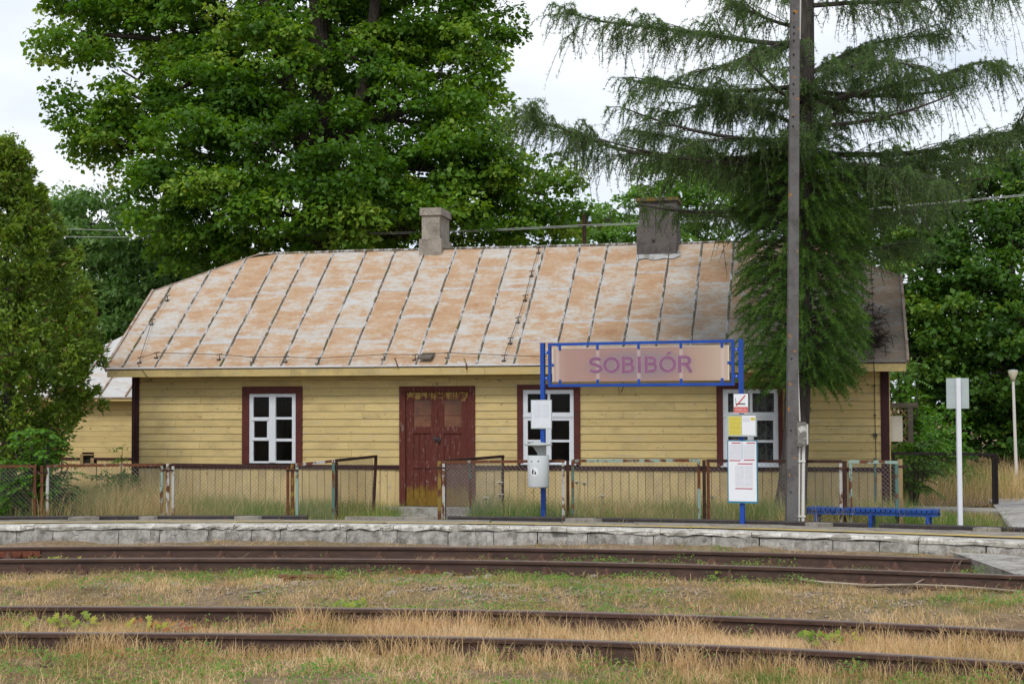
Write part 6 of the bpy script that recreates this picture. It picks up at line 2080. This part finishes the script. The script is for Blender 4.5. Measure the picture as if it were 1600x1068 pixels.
for Q, dens, hang in boughs:
    tot = sum((Q[i+1]-Q[i]).length for i in range(len(Q)-1))
    nsub = int(tot*8.4*dens)
    for s in range(nsub):
        u = rng.random()**0.85
        x = u*(len(Q)-1); i = min(len(Q)-2, int(x)); p = Q[i].lerp(Q[i+1], x-i)
        tan = (Q[i+1]-Q[i]).normalized()
        side = tan.cross(Vector((0, 0, 1))).normalized()*(1 if rng.random() < 0.5 else -1)
        ln = rng.uniform(0.25, 1.15)*(1.2 - 0.5*u)
        d = (side*rng.uniform(0.4, 1.0) + tan*rng.uniform(0.2, 0.9) + Vector((0, 0, rng.uniform(-0.15, 0.25)))).normalized()
        e = p + d*ln + Vector((0, 0, -0.12*ln))
        subs.tube([p, p.lerp(e, 0.5) + Vector((0, 0, 0.03)), e], [0.011, 0.008, 0.004], 4, False)
        nst = int(4 + ln*12)
        for j in range(nst):
            f = (j + rng.random())/nst
            q = p.lerp(e, f)
            out_ = rng.normal(size=3)*np.array([0.6, 0.6, 0.25])
            SS.append(tuple(q)); DD.append(tuple((d*0.7 + Vector(out_) + Vector((0, 0, 0.08))).normalized()))
            LL.append(rng.uniform(0.14, 0.50)*hang*(1.9 if rng.random() < 0.22 else 1.0))
    for s in range(int(tot*9*dens)):
        x = rng.random()*(len(Q)-1); i = min(len(Q)-2, int(x)); p = Q[i].lerp(Q[i+1], x-i)
        SS.append(tuple(p)); DD.append((rng.normal()*0.5, rng.normal()*0.5, rng.normal()*0.4)); LL.append(rng.uniform(0.15, 0.6)*hang)
        # upright sprigs on top of the bough
        if rng.random() < 0.35:
            SS.append(tuple(p)); DD.append((rng.normal()*0.5, rng.normal()*0.4, 2.2)); LL.append(rng.uniform(0.08, 0.22))
wood.add(subs.v, subs.f)
wood.build('trunk', M['bark_larch'], larch)
SS = np.array(SS); DD = norm(np.array(DD)); LL = np.array(LL)
print('larch strings', len(SS))
m = 7
V, tint, R, mm = needle_strings(SS, DD, LL, rng.uniform(0.45, 1.15, len(SS)), m, 6, 0.062, 0.0115, rng, 0.45)
link('needles', np_mesh('needles', V, np.arange(len(V)), np.full(len(V)//3, 3), M['needle'], tint), larch)
n = len(SS)
RV_ = R.reshape(-1, 3)
base_i = (np.arange(n)*(2*mm))[:, None] + (np.arange(mm-1)*2)[None, :]
q_ = np.stack([base_i, base_i+1, base_i+3, base_i+2], -1).reshape(-1)
link('hanging_twig', np_mesh('hanging_twig', RV_, q_, np.full(n*(mm-1), 4), M['bark_larch']), larch)
# cones on some strings
pick = rng.integers(0, n, 1500); kk = rng.integers(2, mm, 1500)
cpos = RV_.reshape(n, mm, 2, 3)[pick, kk, 0] + rng.normal(size=(1500, 3))*0.012
o8 = np.array([(0,0,-1),(1,0,0),(0,1,0),(-1,0,0),(0,-1,0),(0,0,1.2)])*0.016
f8 = np.array([(0,2,1),(0,3,2),(0,4,3),(0,1,4),(5,1,2),(5,2,3),(5,3,4),(5,4,1)])
V = (cpos[:, None, :] + o8[None]).reshape(-1, 3)
idx = (np.arange(1500)[:, None, None]*6 + f8[None]).reshape(-1)
tag(link('cones', np_mesh('cones', V, idx, np.full(1500*8, 3), M['cone']), larch), kind='stuff')
# dense fresh shoots round the lower trunk
S2, D2, L2, G2 = [], [], [], []
prof2 = [(235,95),(300,118),(380,118),(460,118),(540,122),(590,112),(625,85),(640,40)]
for k in range(1550):
    py = 240 + 385*rng.random()**0.9
    w = np.interp(py, [p[0] for p in prof2], [p[1] for p in prof2])*LD/F
    c = PY(1249 + 3, py - 25, LD) - lo
    a = rng.random()*2*PI
    f0 = rng.uniform(0.04, 0.66)
    d = Vector((math.cos(a), math.sin(a), rng.uniform(0.0, 0.55)))
    S2.append((c.x + w*f0*math.cos(a), c.y + w*f0*math.sin(a), c.z)); D2.append(tuple(d)); L2.append(max(0.18, w*(1-f0)*rng.uniform(0.75, 1.15))); G2.append(rng.uniform(0.25, 0.65))
S2 = np.array(S2); D2 = norm(np.array(D2)); L2 = np.array(L2); G2 = np.array(G2)
V, tint, R, mm = needle_strings(S2, D2, L2, G2, 15, 8, 0.075, 0.0095, rng, 0.45, 0.75, 0.8)
link('lower_shoots', np_mesh('lower_shoots', V, np.arange(len(V)), np.full(len(V)//3, 3), M['needle_fresh'], tint), larch)
wood = MB()
for k in range(0, len(S2), 3):
    a_ = Vector(S2[k]); ax = Vector((PY(1252, 400, LD) - lo).to_tuple()[:2] + (a_.z - 0.1,))
    wood.tube([ax, a_, a_ + Vector(D2[k])*L2[k]*0.5], [0.016, 0.010, 0.004], 4, False)
wood.build('shoot_wood', M['bark_larch'], larch)

# ------------------------------------------------------------------ grass
def blades(P, H, W, lean, rng, tint, bend=0.5):
    """two-segment grass blades"""
    n = len(P)
    a = rng.random(n)*2*PI
    d = np.stack([np.cos(a), np.sin(a), np.zeros(n)], -1)
    b = rng.random(n)*2*PI
    s = np.stack([np.cos(b), np.sin(b)*0.5, np.zeros(n)], -1)*(W*0.5)[:, None]
    up_ = np.array([0, 0, 1.0])
    mid = P + up_*(H*0.55)[:, None] + d*(H*lean*0.3)[:, None]
    tip = P + up_*(H*(1 - bend*lean*0.5))[:, None] + d*(H*lean)[:, None]
    V = np.stack([P - s, P + s, mid + s*0.7, mid - s*0.7, tip], 1).reshape(-1, 3)
    k = np.arange(n)[:, None]*5
    idx = np.concatenate([k+0, k+1, k+2, k+3, k+3, k+2, k+4], 1).reshape(-1)
    ln = np.tile([4, 3], n)
    return V, idx, ln, np.repeat(np.clip(tint, 0, 1), 5)
def grass_object(name, label, parts, mat='grass'):
    Vs, Is, Ls, Ts = [], [], [], []
    o_ = 0
    for V, idx, ln, t in parts:
        Vs.append(V); Is.append(idx + o_); Ls.append(ln); Ts.append(t); o_ += len(V)
    ob = link(name, np_mesh(name, np.concatenate(Vs), np.concatenate(Is), np.concatenate(Ls), M[mat], np.concatenate(Ts)))
    return tag(ob, label, 'grass', kind='stuff')
def scatter(n, x0, x1, y0, y1, rng, keep=None):
    X = rng.uniform(x0, x1, n); Y = rng.uniform(y0, y1, n)
    if keep is not None:
        k = keep(X, Y); X, Y = X[k], Y[k]
    return X, Y
def clear_rails(X, Y, m=0.09):
    ok = np.ones(len(X), bool)
    for R in (R1, R2, R3, R4): ok &= np.abs(Y - R(X)) > m
    return ok
def view(X, Y, m=1.5): return np.abs(X) < Y*0.345 + m
rng = np.random.default_rng(71)
# foreground and between the tracks
parts = []
def zone(n, y0, y1, hmean, tm, tv, lean, wid, dens_noise=0.25, green=0.5):
    X = rng.uniform(-8.2, 8.2, n); u = rng.random(n)
    Y = y0(X) + (y1(X) - y0(X))*u
    k = view(X, Y) & clear_rails(X, Y)
    dn = vnoise(X, Y, 0.5, 3)*0.6 + vnoise(X, Y, 0.16, 4)*0.4
    k &= rng.random(n) < np.clip((dn - dens_noise)*2.6, 0.03, 1)
    X, Y = X[k], Y[k]
    n = len(X)
    g1 = vnoise(X, Y, 1.1, 6)*0.6 + vnoise(X, Y, 0.35, 7)*0.4
    t = tm + (0.5 - g1)*green*2 + rng.normal(size=n)*tv
    H = hmean*(0.45 + 0.9*vnoise(X, Y, 0.45, 8))*rng.uniform(0.5, 1.5, n)
    P = np.stack([X, Y, ground_z(X, Y) - 0.005], -1)
    parts.append(blades(P, H, np.full(n, wid)*rng.uniform(0.6, 1.3, n), rng.uniform(0.1, lean, n), rng, t))
con = lambda c: (lambda X: np.full(len(X), c))
zone(125000, con(7.9), lambda X: R4(X) - 0.08, 0.075, 0.72, 0.19, 2.2, 0.0050, 0.26, 0.8)
zone(14000, con(7.9), lambda X: R4(X) - 0.08, 0.15, 0.78, 0.16, 1.2, 0.0050, 0.44, 0.5)
zone(50000, con(7.9), lambda X: R4(X) - 0.3, 0.085, 0.20, 0.15, 1.2, 0.0070, 0.44, 0.5)
zone(60000, lambda X: R4(X) + 0.08, lambda X: R3(X) - 0.08, 0.11, 0.78, 0.15, 1.2, 0.0050, 0.22, 0.45)
zone(13000, lambda X: R4(X) - 0.25, lambda X: R4(X) - 0.07, 0.18, 0.74, 0.16, 1.0, 0.0055, 0.32, 0.3)
zone(9000, lambda X: R3(X) - 0.25, lambda X: R3(X) - 0.08, 0.17, 0.76, 0.15, 1.0, 0.0055, 0.32, 0.3)
zone(82000, lambda X: R3(X) + 0.08, lambda X: R2(X) - 0.12, 0.075, 0.64, 0.19, 1.6, 0.0055, 0.31, 0.8)
zone(22000, lambda X: R3(X) + 0.08, lambda X: R3(X) + 0.9, 0.085, 0.60, 0.16, 1.2, 0.0055, 0.27, 0.6)
zone(34000, lambda X: R3(X) + 0.3, lambda X: R2(X) - 0.12, 0.06, 0.22, 0.14, 1.3, 0.0060, 0.46, 0.4)
zone(5000, lambda X: R2(X) + 0.1, lambda X: R1(X) - 0.1, 0.05, 0.62, 0.2, 1.4, 0.006, 0.42, 0.5)
zone(5000, lambda X: R1(X) + 0.2, lambda X: PF(X) - 0.05, 0.05, 0.72, 0.15, 1.6, 0.006, 0.42, 0.5)
grass_object('dry_grass', 'dry straw coloured grass growing over the tracks', parts)
# hay: flat straws lying about
X, Y = scatter(150000, -7, 7, 8.0, 19.5, rng, lambda X, Y: view(X, Y) & clear_rails(X, Y, 0.06) & (Y < PF(X) - 0.03))
k = rng.random(len(X)) < np.clip((vnoise(X, Y, 0.9, 12)*0.6 + vnoise(X, Y, 0.25, 13)*0.4 - 0.36)*3.0, 0.04, 1)
X, Y = X[k], Y[k]; n = len(X)
P = np.stack([X, Y, ground_z(X, Y) + rng.uniform(0.006, 0.05, n)], -1)
a = rng.random(n)*2*PI
T = np.stack([np.cos(a), np.sin(a)*0.8, rng.normal(size=n)*0.16], -1)
L_ = rng.uniform(0.05, 0.24, n)
V, tint = leaves(P, np.tile([0, 0.2, 1.0], (n, 1)), T, L_, np.full(n, 0.0045), np.clip(rng.normal(0.74, 0.16, n), 0, 1), 0.0)
tag(leaf_object('hay', V, tint, M['grass']), 'cut hay lying over the ground by the tracks', 'hay', kind='stuff')
# low green herbs in patches
X, Y = scatter(120000, -6, 6, 7.9, 19, rng, lambda X, Y: view(X, Y) & clear_rails(X, Y, 0.08) & (Y < R1(X) + 0.9))
pn = vnoise(X, Y, 0.85, 15)*0.65 + vnoise(X, Y, 0.22, 16)*0.35
lim = np.where(Y < R4(X), 0.52, np.where(Y < R3(X), 0.66, 0.575))
hx = X*F/Y + 800
lim = lim - np.where((Y < R4(X)) & (hx > 480) & (hx < 1000), 0.15, 0.0) + np.where((Y < R4(X)) & (hx > 1050), 0.06, 0.0)
k = pn > lim
X, Y = X[k], Y[k]; n = len(X)
P = np.stack([X, Y, ground_z(X, Y) + rng.uniform(0.02, 0.17, n)*vnoise(X, Y, 0.3, 17)], -1)
Dn = rdir(n, rng)
ll = rng.uniform(0.016, 0.040, n)
tn = np.clip(rng.normal(0.42, 0.22, n), 0, 0.85)
V, tint = leaves(P, norm(np.array([0, -0.2, 1.0]) + Dn*0.7), Dn*np.array([1, 1, 0.5]), ll, ll*0.6, tn)
tag(leaf_object('ground_herbs', V, tint, M['herb']), 'low green herbs in patches between the rails', 'herbs', kind='stuff')
# tall grass behind the fence, along the building and on the right
parts = []
def tall(n, x0, x1, y0, y1, h, tm, tv, keep, wid=0.006, lean=0.8, green=0.4, dn0=0.2):
    X, Y = scatter(n, x0, x1, y0, y1, rng)
    k = keep(X, Y) & (rng.random(n) < np.clip((vnoise(X, Y, 0.6, 22)*0.6 + vnoise(X, Y, 0.2, 23)*0.4 - dn0)*2.4, 0.05, 1))
    X, Y = X[k], Y[k]; n = len(X)
    g1 = vnoise(X, Y, 1.4, 25)
    H = h(X, Y)*rng.uniform(0.35, 1.25, n)
    t = tm + (0.5 - g1)*green*2 + rng.normal(size=n)*tv + np.clip(H - 0.35, -0.3, 0.5)*0.55
    P = np.stack([X, Y, ground_z(X, Y) - 0.01], -1)
    parts.append(blades(P, H, np.full(n, wid)*rng.uniform(0.6, 1.3, n), rng.uniform(0.05, lean, n), rng, t))
def fac_y(X): return 28.0 - math.tan(ALPHA)*X
behind = lambda X, Y: (Y > PR(X) + 0.10) & (Y < fac_y(X) - 0.08) & ~((np.abs(X + 1.35) < 0.62) & (Y > PR(X) + 0.6))
def hh(X, Y):
    px = X*F/Y + 800
    h = np.interp(px, [0, 100, 250, 300, 420, 470, 600, 690, 760, 900, 1100, 1250, 1400], [0.60, 0.62, 0.66, 0.50, 0.36, 0.36, 0.36, 0.36, 0.44, 0.42, 0.42, 0.46, 0.42])
    return h*(0.6 + 0.7*vnoise(X, Y, 0.5, 28))
tall(165000, -9.5, 6.8, 19.8, 30, hh, 0.12, 0.16, behind)
tall(26000, -9.5, 6.8, 20, 30, lambda X, Y: hh(X, Y)*1.25, 0.80, 0.12, behind, 0.0045, 0.6, 0.2, 0.36)
right_f = lambda X, Y: (X > 5.6) & (Y > 30.3) & (X < Y*0.36 + 1)
tall(70000, 5.6, 22, 30, 52, lambda X, Y: 0.55*(0.6 + 0.8*vnoise(X, Y, 1.2, 29)), 0.52, 0.17, right_f, 0.010, 0.7, 0.5)
lawn = lambda X, Y: (X*F/Y + 800 > 1385) & (Y > PR(X) + 0.12) & (Y < 30) & (X < Y*0.36 + 1) & ~((X*F/Y + 800 > 1552) & (Y < 29.6)) & ~((X*F/Y + 800 > 1560))
tall(45000, 4, 10, 19.5, 30, lambda X, Y: 0.07 + 0.03*vnoise(X, Y, 0.4, 30), 0.52, 0.16, lawn, 0.006, 1.3, 0.5, 0.15)
left_f = lambda X, Y: (X < -7.6) & (Y > 28) & (X > -Y*0.36 - 1) & (Y < 34)
tall(16000, -13, -7.4, 28, 34, lambda X, Y: 0.5 + 0*X, 0.4, 0.15, left_f, 0.009)
# sprigs in the joints of the platform
X = rng.uniform(-7, 7, 900)
Y = np.where(rng.random(900) < 0.6, PR(X) - 0.05 + rng.normal(size=900)*0.03, PF(X) + rng.uniform(0.3, 2.0, 900))
k = vnoise(X, Y, 0.3, 33) > 0.62
X, Y = X[k], Y[k]; n = len(X)
P = np.stack([X, Y, np.array([plat_z(x, y) for x, y in zip(X, Y)])], -1)
parts.append(blades(P, rng.uniform(0.03, 0.10, n), np.full(n, 0.006), rng.uniform(0.1, 1.0, n), rng, rng.normal(0.4, 0.15, n)))
grass_object('tall_grass', 'tall green and straw grass behind the fence', parts)

# ---- seed heads of wild carrot behind the fence
for k, (px, py) in enumerate(((781, 753), (782, 772), (760, 777), (901, 752), (913, 754), (941, 774), (1113, 775))):
    d = fence_d(px) + 0.35
    p = PY(px, py, d); g0 = float(ground_z(p.x, p.y))
    t = empty('wild_carrot', (p.x, p.y, g0), 0, 'white flowered wild carrot standing behind the wire fence', 'plant', 'wild carrots behind the fence')
    h = p.z - g0
    mb = MB(); mb.tube(curve_pts((0.03, 0, 0), (0, 0, h), 0.0, 4, 0.008), 0.004, 4, False)
    head = MB()
    for j in range(26):
        a = j*2.4; r = 0.052*math.sqrt(j/26)
        q = Vector((r*math.cos(a), r*math.sin(a), h + 0.012 - r*0.25))
        mb.tube([(0, 0, h-0.04), q], 0.0015, 3, False)
        head.lathe([(0.003, -0.004), (0.009, 0.0), (0.004, 0.005)], 5, tuple(q))
    mb.build('stem', M['twig'], t); head.build('flower_head', M['umbel'], t)

# ---- seedlings between the rails: real lobed leaves
def maple_leaf():
    pts = []
    for a, r in ((-90,0.12),(-55,0.42),(-30,0.34),(-8,0.72),(15,0.45),(38,0.86),(62,0.52),(90,1.0),(118,0.52),(142,0.86),(165,0.45),(188,0.72),(210,0.34),(235,0.42)):
        pts.append((r*math.cos(math.radians(a)), r*math.sin(math.radians(a)) + 0.12))
    return np.array(pts)
ML = maple_leaf()
def seedling(label, px, py, zref, spread, h, n, size, t0, t1, seed, group=None):
    rng = np.random.default_rng(seed)
    b = PZ(px, py, zref); b.z = float(ground_z(b.x, b.y))
    t = empty('maple_seedling', b, 0, label, 'seedling', group)
    Vs, Is, Ts = [], [], []
    wood = MB()
    k = 0
    for i in range(n):
        c = Vector((rng.normal()*spread*0.5, rng.normal()*0.07, h*rng.uniform(0.3, 1.0)))
        wood.tube([(c.x*0.4, c.y*0.4, -0.01), tuple(c*0.6), tuple(c)], 0.003, 4, False)
        nrm = Vector((rng.normal()*0.5, -0.75 + rng.normal()*0.3, 0.7)).normalized()
        tan = Vector((rng.normal(), 0.2, rng.normal()*0.6 - 0.2)); tan = (tan - nrm*tan.dot(nrm)).normalized()
        sd = tan.cross(nrm)
        s = size*rng.uniform(0.6, 1.15)
        V = np.array([tuple(c + sd*(x*s) + tan*(y*s) + nrm*(-0.25*s*(x*x))) for x, y in ML])
        cen = np.array([tuple(c + nrm*0.04*s)])
        Vs.append(np.concatenate([V, cen]))
        m = len(ML)
        for j in range(m): Is += [k + m, k + j, k + (j+1) % m]
        Ts += [np.clip(rng.uniform(t0, t1), 0, 1)]*(m+1)
        k += m + 1
    wood.build('stem', M['twig'], t)
    link('foliage', np_mesh('foliage', np.concatenate(Vs), np.array(Is), np.full(len(Is)//3, 3), M['weed'], np.array(Ts)), t)
seedling('yellow green maple seedling between the sunken rails', 108, 985, 0.06, 0.36, 0.16, 36, 0.055, 0.15, 0.65, 81)
seedling('reddish withering seedling between the sunken rails', 240, 985, 0.06, 0.36, 0.12, 30, 0.045, 0.55, 1.0, 82)
seedling('tall green seedling standing against the sunken rail', 552, 968, 0.06, 0.24, 0.20, 30, 0.050, 0.05, 0.5, 83)
seedling('fresh green seedling at the near sunken rail', 1278, 1008, 0.06, 0.18, 0.13, 26, 0.045, 0.0, 0.4, 84)
seedling('red tinged seedling beside the fresh green one', 1320, 1006, 0.06, 0.16, 0.11, 18, 0.042, 0.5, 1.0, 85)
seedling('pale yellow seedling between the platform track rails', 96, 876, 0.06, 0.24, 0.10, 22, 0.045, 0.35, 0.7, 86)
seedling('small yellow green seedling by the concrete slab', 1508, 888, 0.06, 0.16, 0.10, 16, 0.05, 0.0, 0.3, 87)
seedling('small green plant in front of the platform track', 1128, 903, 0.05, 0.16, 0.12, 20, 0.035, 0.1, 0.4, 88)
seedling('brown green sprig between the sunken rails', 1215, 985, 0.06, 0.15, 0.13, 14, 0.035, 0.4, 0.9, 89)

# ---- rubble between the tracks
def stone_mesh(seed):
    rng = np.random.default_rng(seed)
    mb = MB()
    n, m = 7, 3
    vs = [(0, 0, -0.5)]
    for j in range(1, m+1):
        ph = PI*j/(m+1)
        for i in range(n):
            a = 2*PI*i/n + j*0.3
            r = rng.uniform(0.75, 1.15)
            vs.append((r*math.sin(ph)*math.cos(a), r*math.sin(ph)*math.sin(a)*0.8, -0.5*r*math.cos(ph)))
    vs.append((0, 0, 0.5*rng.uniform(0.8, 1.1)))
    fs = [(0, 1+(i+1) % n, 1+i) for i in range(n)]
    for j in range(m-1):
        for i in range(n): fs.append((1+j*n+i, 1+j*n+(i+1) % n, 1+(j+1)*n+(i+1) % n, 1+(j+1)*n+i))
    fs += [(1+(m-1)*n+i, 1+(m-1)*n+(i+1) % n, 1+m*n) for i in range(n)]
    mb.add(vs, fs)
    return mb.mesh('stone', M['stone'])
SM = [stone_mesh(s) for s in range(9)]
rng = np.random.default_rng(91)
spots = [(445,893),(468,897),(452,903),(436,902),(480,893),(498,890),(512,896),(430,908),(462,912),(395,928),(390,910),(404,918),(420,922),(600,912),(640,905),(655,912),(668,905),(690,898),(695,908),(706,915),(712,922),(735,900),(745,905),(762,898),(784,912),(800,920),(595,925),(610,930),(640,928),(678,925),(735,922),(788,914),(665,896),(700,893),(755,890),(222,904),(240,898),(248,905),(205,918),(190,920),(265,912),(275,918),(728,868),(752,869),(900,895),(925,897),(948,900)]
for k, (px, py) in enumerate(spots):
    b = PZ(px, py, 0.07)
    s = rng.uniform(0.035, 0.078)*(1.25 if k % 7 == 0 else 1)
    o = link('stone', SM[k % 9], None, (b.x, b.y, float(ground_z(b.x, b.y)) + s*0.12), (rng.normal()*0.2, rng.normal()*0.2, rng.random()*6))
    o.scale = (s*1.25, s, s*0.8)
    tag(o, 'pale rubble stone lying in dry grass between the two tracks', 'stone', 'rubble stones between the tracks')
n = 4500
X = np.concatenate([rng.uniform(-5.5, 5.5, n//2), rng.normal(-0.9, 1.3, n//2)])
mid_ = (c1(X) + c2(X))/2
Y = mid_ + 0.5 + rng.normal(size=n)*0.65
k = clear_rails(X, Y, 0.1) & (Y < R2(X)) & (vnoise(X, Y, 0.7, 44) > 0.38)
X, Y = X[k], Y[k]; n = len(X)
s = rng.uniform(0.008, 0.026, n)
rot = rng.random(n)*6
o6 = np.array([(1,0,0),(0,1,0),(-1,0,0),(0,-1,0),(0,0,0.7),(0,0,-0.5)])
f6 = np.array([(0,1,4),(1,2,4),(2,3,4),(3,0,4),(1,0,5),(2,1,5),(3,2,5),(0,3,5)])
co = o6[None]*s[:, None, None]*np.stack([rng.uniform(0.7, 1.5, n), rng.uniform(0.7, 1.3, n), np.ones(n)], -1)[:, None, :]
ca, sa_ = np.cos(rot)[:, None], np.sin(rot)[:, None]
co = np.stack([co[..., 0]*ca - co[..., 1]*sa_, co[..., 0]*sa_ + co[..., 1]*ca, co[..., 2]], -1)
V = (co + np.stack([X, Y, ground_z(X, Y) + s*0.3], -1)[:, None, :]).reshape(-1, 3)
idx = (np.arange(n)[:, None, None]*6 + f6[None]).reshape(-1)
tag(link('gravel', np_mesh('gravel', V, idx, np.full(n*8, 3), M['stone'])), 'small gravel scattered between the two tracks', 'gravel', kind='stuff')
# rotten sleeper ends and a dry branch
for px, py, w, rz, lab in ((478, 905, 0.30, 0.15, 'reddish rotten board lying among the rubble stones'), (660, 893, 0.2, 0.1, 'short rotten board end beside the rail')):
    b = PZ(px, py, 0.06)
    mb = MB(); mb.box(-w, w, -0.07, 0.07, -0.02, 0.025); tag(mb.build('rotten_board', M['fishplate'], None, (b.x, b.y, float(ground_z(b.x, b.y)) + 0.02), (0.05, 0.02, rz)), lab, 'board')
mb = MB()
P = [PZ(x, y, 0.09) for x, y in ((1238,903),(1290,908),(1360,912),(1430,911),(1500,914),(1560,921),(1610,925))]
b0_ = P[0].copy()
mb.tube([p - b0_ + Vector((0, 0, random.uniform(-0.015, 0.02))) for p in P], [0.012,0.012,0.011,0.011,0.01,0.008,0.005], 5)
mb.tube([P[3] - b0_, PZ(1450, 901, 0.14) - b0_, PZ(1462, 896, 0.2) - b0_], [0.007,0.005,0.002], 4)
tag(mb.build('dry_branch', M['twig'], None, b0_), 'long thin dry branch lying along the platform track rail', 'branch')
for lab, x, y, dx, dh in (('dry forked stalk standing beside the platform track rail', 425, 868, 8, 0.10), ('pair of dry stalks standing by the rail below the name sign', 978, 893, 6, 0.16), ('slanting dry stalk near the crossing slab', 1478, 892, 22, 0.17)):
    b = PZ(x, y, 0.06)
    mb = MB()
    for s in range(4):
        e = Vector((random.uniform(-0.1, 0.1) + dx*0.006, random.uniform(-0.05, 0.05), dh*random.uniform(0.7, 1.2)))
        mb.tube([(0.01*s, 0, -0.02), tuple(e*0.5 + Vector((0.01, 0, 0))), tuple(e)], [0.0035, 0.003, 0.002], 4)
    tag(mb.build('dry_stalk', M['twig'], None, (b.x, b.y, float(ground_z(b.x, b.y)))), lab, 'stalk')
tris = sum(len(o.data.loops) - 2*len(o.data.polygons) for o in bpy.data.objects if o.type == 'MESH')
print('triangles', tris)
